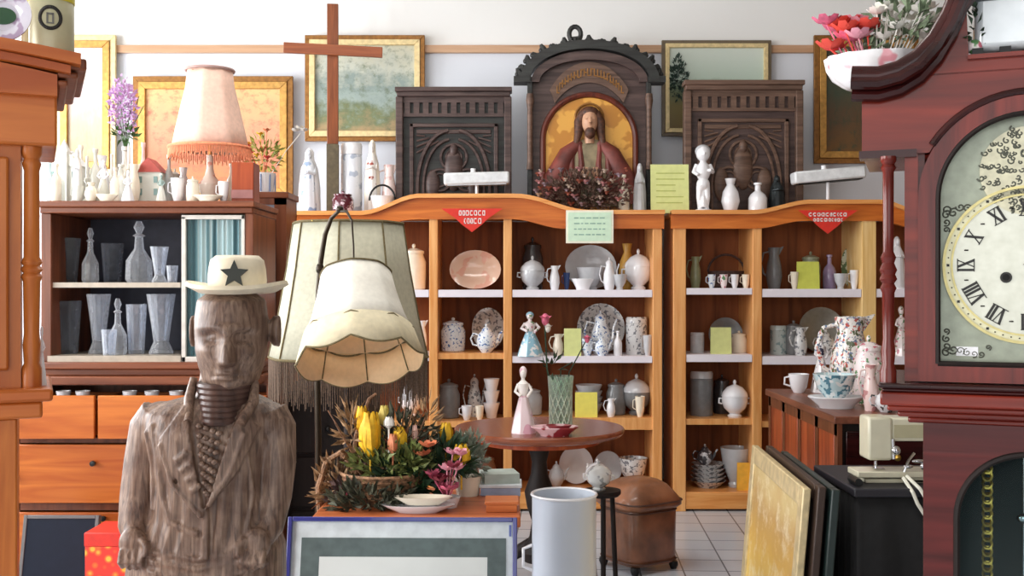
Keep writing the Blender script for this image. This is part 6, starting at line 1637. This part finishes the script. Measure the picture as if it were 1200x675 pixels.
# door: stiles, arched head, bottom rail
b = MB(); r0, r1 = rd+.005, ro-.002; A = arcpts(r1, 36); B = arcpts(r0, 36)
for i in range(36): b.prism([A[i], A[i+1], B[i+1], B[i]], -.006, .014)
for sg in (1, -1):
    x0, x1 = sorted((U_(sg, uc-r1), U_(sg, uc-r0))); b.box(x0, x1, -.006, .014, zbot, za)
b.box(uc-r1, uc+r1, -.006, .014, cz(1100, 447), zbot)
b.build('hood_door', MAHOZ, t, angle=30)
b = MB(); b.tube([(uc-r0-.0, -.004, zbot)]+[(p[0], -.004, p[1]) for p in arcpts(r0, 36)]+[(uc+r0, -.004, zbot)], .0045, 7); b.tube([(uc-r0, -.004, zbot), (uc+r0, -.004, zbot)], .0045, 7)
b.build('glazing_bead', EBON, t)
# case frame just behind the door edge and beside it
for sg in (1, -1):
    b = MB(); x0, x1 = sorted((U_(sg, cu(1060, 310)), U_(sg, uc-r1))); b.box(x0, x1, .002, .02, cz(1070, 447), ztop180+.01)
    x0, x1 = sorted((U_(sg, cu(1060, 310)), U_(sg, uc-ro*.925))); b.box(x0, x1, .0145, .02, za, ztop180+.01)
    b.build('front_frame', MAHO, t)
# columns
for sg in (1, -1):
    b = MB(); ux = U_(sg, cu(1041, 310)); zt_, zb0 = ztop180-.004, cz(1041, 449)
    L = zt_-zb0
    pr = [(.0125, 0), (.0125, .02), (.009, .03), (.011, .05), (.0085, .07), (.0095, .40*L), (.0125, .42*L), (.009, .44*L), (.0135, .46*L), (.0105, .48*L), (.0135, .50*L), (.009, .53*L), (.012, .555*L), (.008, .58*L), (.0085, .93*L), (.012, .95*L), (.009, .965*L), (.0125, .98*L), (.0125, L)]
    b.lathe(pr, 20, c=(ux, -.005, zb0)); b.build('turned_column', MAHOZ, t)
# hood base and waist mouldings
def mould(name, bands, m=MAHO):
    b = MB()
    for (pxl, y0, y1, v) in bands:
        u = cu(pxl, (y0+y1)/2); b.box(u, 2*uc-u, v, DEP-v*.2, cz(1040, y1), cz(1040, y0))
    b.build(name, m, t, bevel=.003)
mould('hood_base', [(1030, 447, 453, -.03), (1034, 453, 458, -.022)], MAHOD)
mould('waist_moulding', [(1032, 458, 473, -.026), (1040, 473, 480, -.016), (1052, 480, 487, -.008), (1064, 487, 494, -.002)], MAHO)
uT = cu(1082, 560)
b = MB(); zt0 = cz(1060, 494)
b.box(uT, uT+.02, .0, DEP-.02, .35, zt0); b.box(2*uc-uT-.02, 2*uc-uT, .0, DEP-.02, .35, zt0); b.box(uT, 2*uc-uT, DEP-.03, DEP-.02, .35, zt0); b.build('trunk_side', MAHOD, t)
# trunk door with arched glass
ug = cu(1121, 600); rg_ = uc-ug; zga = cz(1121, 606)
zk = cz(1206, 533)-zga
b = MB(); vs = []; fs = []; n = 40
uo = cu(1082, 560)
for sg in (1, -1):
    vs = []; fs = []; us2 = [uo+(uc-uo)*i/n for i in range(n+1)]
    for u in us2:
        d = uc-u; lz = zga+zk*sqrt(max(0, 1-(d/rg_)**2)) if d < rg_ else None
        if lz is None: lz = zga
        vs += [(U_(sg, u), -.004, lz), (U_(sg, u), -.004, zt0), (U_(sg, u), .016, lz), (U_(sg, u), .016, zt0)]
    for i in range(n):
        a = 4*i; c = a+4; fs += [(a, c, c+1, a+1), (a+2, a+3, c+3, c+2), (a+1, c+1, c+3, a+3), (a, a+2, c+2, c)]
    b.add(vs, fs)
    x0, x1 = sorted((U_(sg, uo), U_(sg, ug))); b.box(x0, x1, -.004, .016, .45, zga)
b.box(uo, 2*uc-uo, -.004, .016, .36, .45)
b.build('trunk_door', MAHOP, t, angle=30)
b = MB(); b.tube([(ug, -.004, .45)]+[(uc-rg_*cos(a), -.004, zga+zk*sin(a)) for a in [pi*i/28 for i in range(29)]]+[(2*uc-ug, -.004, .45)], .005, 7); b.build('door_bead', EBON, t)
b = MB(); b.prism([(ug-.004, .45), (2*uc-ug+.004, .45)]+[(uc+(rg_+.004)*cos(a), zga+zk*sin(a)) for a in [pi*i/20 for i in range(21)]], .006, .009); b.build('trunk_glass', glass('clock_glass', (.8, .88, .88, 1), .0, .03), t, smooth=False)
MB().box(uT+.02, 2*uc-uT-.02, DEP-.045, DEP-.035, .4, zt0).build('trunk_lining', plain('teal_black_lining', C(30, 40, 42), .7), t)
# plinth
b = MB(); up = cu(1052, 600); b.box(up, 2*uc-up, -.02, DEP, .03, .36); b.box(up-.015, 2*uc-up+.015, -.035, DEP, 0, .07); b.box(up-.01, 2*uc-up+.01, -.03, DEP, .35, .375); b.build('plinth', MAHOD, t, bevel=.004)
# dial
def silvermat():
    m, nt, p = newmat('silvered_dial'); p.inputs['Roughness'].default_value = .32; p.inputs['Metallic'].default_value = .6
    tc = nt.nodes.new('ShaderNodeTexCoord'); n = nt.nodes.new('ShaderNodeTexNoise'); n.inputs['Scale'].default_value = 60; nt.links.new(tc.outputs['Object'], n.inputs['Vector'])
    r = nt.nodes.new('ShaderNodeValToRGB'); r.color_ramp.elements[0].color = C(172, 172, 158); r.color_ramp.elements[1].color = C(200, 200, 188); nt.links.new(n.outputs['Fac'], r.inputs['Fac']); nt.links.new(r.outputs['Color'], p.inputs['Base Color'])
    p.inputs['Anisotropic'].default_value = .6
    return m
SIL = silvermat(); DPL = plain('grey_green_dial_plate', C(150, 156, 140), .4, .4, .06, 60)
yd = .02
zpb = zbot+.0; 
b = MB(); q = [(uc+r0*cos(a), za+r0*sin(a)) for a in [pi*i/36 for i in range(37)]]
b.prism([(uc+r0, zpb)]+q+[(uc-r0, zpb)], yd, yd+.004)
dial = b.build('dial_plate', DPL, t, smooth=False)
def ringm(r0_, r1_, c, y0, y1, n=72):
    b = MB()
    for i in range(n):
        a, d = 2*pi*i/n, 2*pi*(i+1)/n
        b.prism([(c[0]+r0_*cos(a), c[1]+r0_*sin(a)), (c[0]+r1_*cos(a), c[1]+r1_*sin(a)), (c[0]+r1_*cos(d), c[1]+r1_*sin(d)), (c[0]+r0_*cos(d), c[1]+r0_*sin(d))], y0, y1)
    return b
ro_ = rd*.985
GLT = plain('gold_ring', C(196, 184, 128), .35, .5, .06, 60)
b = ringm(ro_, ro_*.965, (uc, zc), yd-.006, yd); b.build('chapter_ring', GLT, dial)
b = ringm(ro_*.965, ro_*.9, (uc, zc), yd-.003, yd); b.build('minute_track', plain('pale_track', C(206, 202, 168), .35, .3), dial)
b = ringm(ro_*.9, ro_*.875, (uc, zc), yd-.005, yd); b.build('inner_gold_ring', GLT, dial)
b = MB(); b.lathe([(ro_*.875, 0), (ro_*.875, .0025)], 72); o = b.build('dial_centre', SIL, dial); o.data.transform(Matrix.Translation((uc, yd, zc)) @ Matrix.Rotation(radians(90), 4, 'X'))
INK = plain('numeral_black', C(34, 32, 30), .5)
NUM = ['XII', 'I', 'II', 'III', 'IIII', 'V', 'VI', 'VII', 'VIII', 'IX', 'X', 'XI']
def numeral(txt, ang, R_, hgt):
    b = MB(); wI, wV, wX = hgt*.22, hgt*.62, hgt*.62; tot = sum({'I': wI, 'V': wV, 'X': wX}[c] for c in txt); x = -tot/2
    def stroke(x0, z0, x1, z1, w):
        d = Vector((x1-x0, 0, z1-z0)).normalized(); nn = Vector((-d.z, 0, d.x))*w/2
        P_ = [Vector((x0, 0, z0))-nn, Vector((x0, 0, z0))+nn, Vector((x1, 0, z1))+nn, Vector((x1, 0, z1))-nn]
        b.prism([(p.x, p.z) for p in P_], -.0008, .0008)
    for c in txt:
        w = {'I': wI, 'V': wV, 'X': wX}[c]; k, th = hgt*.16, hgt*.07
        if c == 'I': stroke(x+w/2, -hgt/2, x+w/2, hgt/2, k)
        elif c == 'V': stroke(x+w*.15, hgt/2, x+w/2, -hgt/2, k); stroke(x+w*.85, hgt/2, x+w/2, -hgt/2, th)
        else: stroke(x+w*.15, hgt/2, x+w*.85, -hgt/2, k); stroke(x+w*.85, hgt/2, x+w*.15, -hgt/2, th)
        x += w
    stroke(-tot/2, hgt/2, tot/2, hgt/2, hgt*.06); stroke(-tot/2, -hgt/2, tot/2, -hgt/2, hgt*.06)
    o = b.build('numeral', INK, dial, smooth=False)
    o.data.transform(Matrix.Translation((uc+R_*sin(ang), yd-.0035, zc+R_*cos(ang))) @ Matrix.Rotation(ang, 4, 'Y'))
for k, tx in enumerate(NUM): numeral(tx, 2*pi*k/12, ro_*.72, .024)
b = MB()
for k in range(60):
    a = 2*pi*k/60; x, z = uc+ro_*.932*sin(a), zc+ro_*.932*cos(a); b.cbox((x, yd-.0035, z), (.002 if k % 5 else .004, .001, .002 if k % 5 else .004))
for k in range(12):
    a = 2*pi*(k+.5)/12; x, z = uc+ro_*.74*sin(a), zc+ro_*.74*cos(a); b.lathe([(.0001, -.001), (.003, -.001), (.003, .001), (.0001, .001)], 4, c=(x, yd-.0035, z))
b.build('minute_marks', INK, dial, smooth=False)
# engraved scrolls in the corners and arch
rng = random.Random(90)
def scroll(cx, cz_, r, turns=1.3, a0=0):
    b.tube([(cx+r*(1-i/22)*cos(a0+turns*2*pi*i/20), yd-.001, cz_+r*(1-i/22)*sin(a0+turns*2*pi*i/20)) for i in range(20)], .0012, 4)
for sg in (1, -1):
    for zz_, s2 in ((zpb+.014, 1), (za-.01, -1)):
        b = MB()
        for k in range(7):
            scroll(U_(sg, uD+.008+.010*k), zz_+s2*rng.uniform(0, .012), .008-.0006*k, 1.3, rng.uniform(0, 6))
            if k < 3: scroll(U_(sg, uD+.008), zz_+s2*(.012+.012*k), .007-.001*k, 1.3, rng.uniform(0, 6))
        b.build('corner_engraving', plain('dark_engraving', C(92, 94, 84), .5), dial)
rm_ = rd*.55
b = MB(); zm = za+rd*.35; b.lathe([(rm_, 0), (rm_, .003)], 48); o = b.build('arch_medallion', plain('warm_silver_medallion', C(196, 192, 166), .4, .3, .08, 60), dial); o.data.transform(Matrix.Translation((uc, yd, zm)) @ Matrix.Rotation(radians(90), 4, 'X'))
b = MB()
for i in range(150):
    r_ = rm_*sqrt(rng.random()); a = rng.uniform(0, 2*pi); scroll(uc+r_*cos(a), zm+r_*sin(a), rng.uniform(.003, .006), 1.0, a)
for p in b.v: p.y -= .002
b.build('arch_engraving', plain('dark_engraving', C(92, 94, 84), .5), dial)
for sg in (1, -1):
    b = MB(); px_u = U_(sg, cu(1180, 325)); b.lathe([(.0001, 0), (.0055, 0), (.0055, .003), (.0085, .003), (.0085, 0)], 20); o = b.build('winding_hole', INK, dial); o.data.transform(Matrix.Translation((px_u, yd-.0028, cz(1180, 325))) @ Matrix.Rotation(radians(90), 4, 'X'))
b = MB().box(cu(1121, 412), cu(1147, 412), yd-.0015, yd-.0, cz(1130, 418), cz(1130, 407)).build('maker_label', plain('white_label', C(240, 240, 244), .5), dial)
b = MB(); b.tube([(uc, yd-.008, zc), (uc+.06, yd-.008, zc-.02)], [.004, .0015], 6); b.tube([(uc, yd-.010, zc), (uc+.085, yd-.010, zc+.035)], [.0035, .001], 6); b.lathe([(.007, -.0), (.007, .001)], 16, c=(uc, yd-.009, zc)); b.build('hands', INK, dial)
# chain and pendulum behind the trunk glass
b = MB(); v = .06
for k in range(66):
    z = cz(1157, 540, v)-k*.012
    if z < .42: break
    u = CPL(1157, 560, v)[0]; b.tube([(u+.0065*cos(a), v+.003*(k % 2)*sin(a), z+.0075*sin(a)) for a in [2*pi*i/10 for i in range(10)]], .0026, 5, True)
b.build('weight_chain', BRASS, t)
b = MB(); up_ = CPL(1200, 607, .09)[0]; b.tube([(up_, .09, .5), (up_, .09, zt0-.05)], .003, 6); b.ell((up_, .085, CPL(1200, 607, .09)[1]), .012, .006, .008, 12, 8); b.build('pendulum_rod', CHROME, t)
# ---- basket of flowers on the left shoulder of the hood
Mq = Matrix.Rotation(radians(-21), 3, 'Z')
def clockpt(u, v, z): return CPL.o+Mq @ Vector((u, v, 0))+Vector((0, 0, z))
v0 = .10; u0, z0 = CPL(1026, 90, v0); z0 = cz(1040, 90)
t2 = thing('flower_bowl', 'white oval china bowl of pink, red and white flowers on the clock shoulder', 'flower bowl', tuple(clockpt(u0+.0, v0, z0)), radians(-21))
sc = 1.8/F
b = MB(); b.lathe([(.045, 0), (.052, .004), (.068, .016), (.078, .034), (.082, .054), (.076, .054), (.06, .022), (.0001, .015)], 40, sy=.75, lob=.03, lobn=12); b.build('bowl_body', floral('white_pink_bowl', C(226, 224, 226), [C(222, 150, 160)], 22, amt=.6), t2)
rng = random.Random(33)
PF = [REDF, PINKF, plain('coral_red_petal', C(236, 84, 70), .6), plain('light_pink_petal', C(232, 160, 176), .6)]
for i in range(15):
    x = rng.uniform(-.085, -.005); y = rng.uniform(-.05, .03); z = .062+rng.uniform(0, .05)*(1+x*2)
    b = MB(); b.blossom((x, y, z), .024, 7, i); b.blossom((x, y, z+.004), .014, 6, i+50); b.tube([(x*.5, y*.5, .03), (x, y, z)], .0015, 4); b.build('pink_bloom', PF[i % 4], t2)
for i in range(26):
    x = rng.uniform(.0, .11); y = rng.uniform(-.04, .05); z = .066+rng.uniform(0, .085)
    b = MB(); b.blossom((x, y, z), .017, 6, i+100); b.tube([(x*.4, y*.4, .03), (x, y, z)], .0012, 4); b.build('white_bloom', WHITEF, t2)
b = MB(); b.leaves((.045, .0, .095), (.06, .04, .05), 120, .026, .012, 91); b.leaves((-.03, 0, .075), (.04, .03, .02), 40, .026, .012, 92); q = b.build('foliage', plain('grey_green_leaf', C(112, 128, 100), .6, noise_amt=.3, scale=60), t2); q['kind'] = 'stuff'
b = MB(); b.tube([(0, 0, .03), (.008, 0, .16), (.006, 0, .22)], .005, 6); b.build('dark_stem', GREEND, t2)
# ---- white china ornament on the centre block
vq = .045; uq = cu(1176, 40, vq); zq = cz(1140, 65)
t3 = thing('china_casket', 'white and silver china casket with black feet standing on the clock top', 'ornament', tuple(clockpt(uq, vq, zq)), radians(-21))
b = MB(); w_ = uq-cu(1141, 40, vq)
b.box(-w_, w_, -.035, .035, .008, .115); b.build('casket_body', plain('silver_white_glaze', C(214, 220, 224), .2, .2, .03, coat=.5), t3, bevel=.012, seg=3)
b = MB()
for sx_ in (-.9, -.0, .9): b.box(w_*sx_-.008, w_*sx_+.008, -.04, .04, 0, .012)
b.build('casket_feet', BLACK, t3)
b = MB(); b.box(-w_*1.02, w_*1.02, -.037, .037, .085, .092)
for k in range(3): b.cbox((w_*.45+.006*k, -.036, .10-.012*k), (.006, .003, .004))
b.build('dark_trim', plain('charcoal_trim', C(70, 72, 76), .4), t3)
b = MB(); b.leaves((-w_*.95, -.03, .04), (.008, .01, .04), 26, .016, .008, 93); b.build('leaf_sprig', GREEND, t3)
b = MB(); b.ell((-w_*1.0, -.03, .016), .012, .01, .012, 12, 8); b.build('corner_rose', PINKW, t3)

# ================================================================== TALL PINE CASE, LEFT FOREGROUND
LPL = Plane(48, 1.76, radians(24))
t = thing('pine_case', 'tall honey pine case with hood and turned columns cut by the left edge', 'cabinet', tuple(LPL.o), radians(24))
def lu(px, py=300, v=0): return LPL(px, py, v)[0]
def lz(px, py, v=0): return LPL(px, py, v)[1]
uR = lu(67, 130); uM = lu(-95, 130); DL = .26
def ML(u): return 2*uM-u
PH = PINEH; PHZ = PINEHZ
ztp = lz(40, 88); zbt = lz(40, 170)
b = MB(); b.box(ML(uR), uR, 0, DL, zbt, ztp); b.build('hood_frieze', PH, t, bevel=.004)
b = MB(); N = 40
def crest(ex, y0, y1, dz0, dz1):
    vs = []; fs = []
    for i in range(N+1):
        k = i/N*2-1; u = uM+(uR-uM+ex)*k; bulge = .022*max(0, cos(k*pi/2))**1.0
        vs += [(u, y0, ztp+dz0+bulge*(1 if dz0 > 0 else 0)), (u, y0, ztp+dz1+bulge), (u, y1, ztp+dz0+bulge*(1 if dz0 > 0 else 0)), (u, y1, ztp+dz1+bulge)]
    for i in range(N):
        a = 4*i; c = a+4; fs += [(a, c, c+1, a+1), (a+2, a+3, c+3, c+2), (a+1, c+1, c+3, a+3), (a, a+2, c+2, c)]
    fs += [(0, 1, 3, 2), (4*N, 4*N+2, 4*N+3, 4*N+1)]; b.add(vs, fs)
crest(.0, -.02, DL+.0, -.035, .0); crest(.02, -.035, DL+.01, .001, .014); crest(.035, -.05, DL+.015, .014, .032)
b.build('arched_cornice', PINEH, t, angle=50)
b = MB()
for k, (e, z0_, z1_) in enumerate(((.016, -.018, -.004), (.032, -.004, .010), (.045, .010, .034))):
    b.box(uR, uR+e, -.02, DL, ztp+z0_-.0, ztp+z1_-.004)
b.build('side_cornice', WALN, t, bevel=.004)  # darker walnut colour paints the shade on this pine return
zl = lz(40, 455)
for sg in (1, -1):
    b = MB(); ux = lu(37, 300) if sg > 0 else ML(lu(37, 300)); L = zbt-zl
    b.lathe([(.016, 0), (.016, .03), (.012, .04), (.014, .07), (.012, .09), (.0135, .44*L), (.017, .46*L), (.013, .475*L), (.018, .49*L), (.013, .505*L), (.017, .52*L), (.0125, .54*L), (.012, .9*L), (.015, .93*L), (.012, .95*L), (.016, .97*L), (.016, L)], 20, c=(ux, .03, zl)); b.build('turned_column', PHZ, t)
uB = lu(24, 300)
b = MB(); b.box(ML(uB), uB, .02, DL-.01, zl, zbt); b.build('hood_body', PHZ, t)
b = MB(); b.box(ML(lu(10, 300)), lu(10, 300), .008, .02, zl+.03, zbt-.02); b.build('hood_door', PINEHZ, t, bevel=.004)
b = MB(); e = lu(62, 465); b.box(ML(e), e, -.02, DL+.01, lz(40, 470), zl); e = lu(50, 478); b.box(ML(e), e, -.008, DL, lz(40, 490), lz(40, 470)); b.build('waist_moulding', PH, t, bevel=.005)
e = lu(20, 560); b = MB(); b.box(ML(e), e, .01, DL-.02, .36, lz(40, 490)); b.build('trunk', PHZ, t, bevel=.003)
b = MB(); e2 = lu(40, 700); b.box(ML(e2), e2, -.01, DL, .0, .34); b.box(ML(e2)-.01, e2+.01, -.02, DL+.01, .34, .37); b.build('plinth', PH, t, bevel=.004)
Ml = Matrix.Rotation(radians(24), 3, 'Z')
def lpt(u, v, z): return LPL.o+Ml @ Vector((u, v, 0))+Vector((0, 0, z))
# figurine on the ledge
p = lpt(lu(49, 440)+.0, .055, zl)
t = thing('ledge_figurine', 'slender white porcelain dancer on the ledge beside the pine column', 'figurine', tuple(p))
K_figurine(t, .018, .10, PORC, PORC)
# tin and plate on the hood
zt2 = ztp+.033
p = lpt(lu(61, 60), .06, zt2+.010)
tt = thing('round_tin', 'pale greenish tin with yellow top and black ring emblem on the pine case', 'tin', tuple(p), radians(20)); r_ = .036
MB().lathe([(r_*.98, 0), (r_, .003), (r_, .092), (r_*.96, .094)], 36).build('tin_body', plain('grey_green_tin', C(198, 194, 160), .35, .1, .04), tt)
MB().lathe([(r_*1.03, .092), (r_*1.03, .125), (r_*.98, .128), (.0001, .128)], 36).build('tin_lid', plain('yellow_tin_lid', C(216, 200, 50), .4, noise_amt=.05), tt)
b = MB()
ey, ex_ = .06, .019
for i in range(36):
    a, d = 2*pi*i/36, 2*pi*(i+1)/36
    vs = []
    for q_, rr in ((a, 1.0), (a, .72), (d, .72), (d, 1.0)):
        x = ex_*rr*cos(q_); z = ey+.021*rr*sin(q_); vs.append((x, -sqrt((r_+.0012)**2-x*x), z))
    b.add(vs, [(0, 1, 2, 3)])
o = b.build('ring_emblem', INK, tt); solid(o, .001, 1)
b = MB()
for (x0, x1, z0, z1) in ((-.006, -.003, ey-.008, ey+.008), (-.006, .005, ey+.005, ey+.008), (.003, .006, ey-.008, ey+.008), (-.006, .006, ey-.010, ey-.008)):
    b.box(x0, x1, -r_-.0015, -r_+.002, z0, z1)
b.build('emblem_marks', plain('grey_mark', C(110, 110, 106), .5), tt)
p = lpt(lu(3, 60), .03, zt2+.019)
tt = thing('flowered_dish', 'lilac white china dish with green centre at the top left corner', 'dish', tuple(p), radians(14))
b = MB(); b.M = Matrix.Translation((0, 0, .046)) @ Matrix.Rotation(radians(82), 4, 'X'); b.lathe([(.0001, 0), (.024, 0), (.03, .006), (.046, .010), (.046, .013), (.03, .009), (.024, .003), (.0001, .003)], 36); b.build('dish_body', floral('lilac_white', C(214, 212, 226), [C(170, 150, 180)], 30, amt=.56), tt)
b = MB(); b.M = Matrix.Translation((0, 0, .046)) @ Matrix.Rotation(radians(82), 4, 'X'); b.lathe([(.0001, .0032), (.021, .0032), (.021, .0045), (.0001, .0045)], 24, sy=.7); b.build('green_centre', plain('deep_green_glaze', C(34, 80, 50), .25, coat=.5), tt)
b = MB(); b.M = Matrix.Translation((-.03, .05, 0)); b.lathe([(.02, 0), (.028, .05), (.02, .10), (.012, .14), (.016, .15)], 20); b = b.build('china_vase', floral('violet_vase_glaze', C(196, 180, 200), [C(120, 90, 130)], 20)); b.location = tuple(lpt(lu(5, 60), .06, zt2+.019)); b.rotation_euler = (0, 0, radians(24)); b.name = 'small_vase'
tag(b, 'violet tinted vase standing behind the green centred dish', 'vase')
p = lpt(lu(34, 60), .10, zt2+.017)
b = MB(); b.lathe([(.014, 0), (.014, .1), (.008, .115), (.008, .135)], 16); b = b.build('small_bottle', plain('cream_yellow_glass', C(226, 214, 170), .25, coat=.3)); b.location = tuple(p); tag(b, 'slim cream bottle between the dish and the yellow topped tin', 'bottle')

# ================================================================== LIGHT
w = bpy.data.worlds.new('World'); SC.world = w; w.use_nodes = True
bg = w.node_tree.nodes['Background']; bg.inputs[0].default_value = (.86, .93, 1.0, 1); bg.inputs[1].default_value = .8
def area(name, loc, rot, sx_, sy_, power, col=(1, 1, 1)):
    l = bpy.data.lights.new(name, 'AREA'); l.shape = 'RECTANGLE'; l.size = sx_; l.size_y = sy_; l.energy = power; l.color = col
    o = bpy.data.objects.new(name, l); COL.objects.link(o); o.location = loc; o.rotation_euler = rot; return o
area('window_daylight', (XL-.3, 4.2, 2.0), (0, radians(-90), 0), 2.2, 3.8, 260, (.97, .98, 1))
area('window_daylight', (XL-.3, .2, 1.8), (0, radians(-90), 0), 2.2, 2.8, 230, (1, .98, .96))
area('shopfront_daylight', (-.2, YF-.3, 1.75), (radians(90), 0, 0), 5.2, 2.4, 62, (1, .99, .97))
area('ceiling_fill', (-.4, 3.6, ZC-.12), (0, 0, 0), 2.4, .5, 30, (1, .97, .92))  # overhead fill added to brighten the room, source out of view
area('ceiling_fill', (-.4, 5.3, ZC-.12), (0, 0, 0), 2.4, .3, 7, (1, .97, .92))  # weaker second fill, likewise added overhead
for i, y in enumerate((3.6, 5.3)):
    tt = thing('added_fill_panel', 'white ceiling panel added for fill light, %s' % ('nearer the camera' if i == 0 else 'nearer the back wall'), 'lamp', (-.4, y, ZC-.10))  # unseen panels added to house the overhead fill
    MB().box(-1.25, 1.25, -.28 if i == 0 else -.18, .28 if i == 0 else .18, .0, .10).build('housing', WF, tt)

cam = bpy.data.cameras.new('Camera'); co = bpy.data.objects.new('Camera', cam); COL.objects.link(co)
co.location = (0, 0, H); co.rotation_euler = (radians(90), 0, 0); cam.sensor_width = 36; cam.lens = F/1200*36; cam.clip_start = .05
SC.camera = co
SC.view_settings.view_transform = 'Standard'; SC.view_settings.look = 'None'; SC.view_settings.gamma = 1; SC.view_settings.use_curve_mapping = False
SC.view_settings.exposure = 0.08
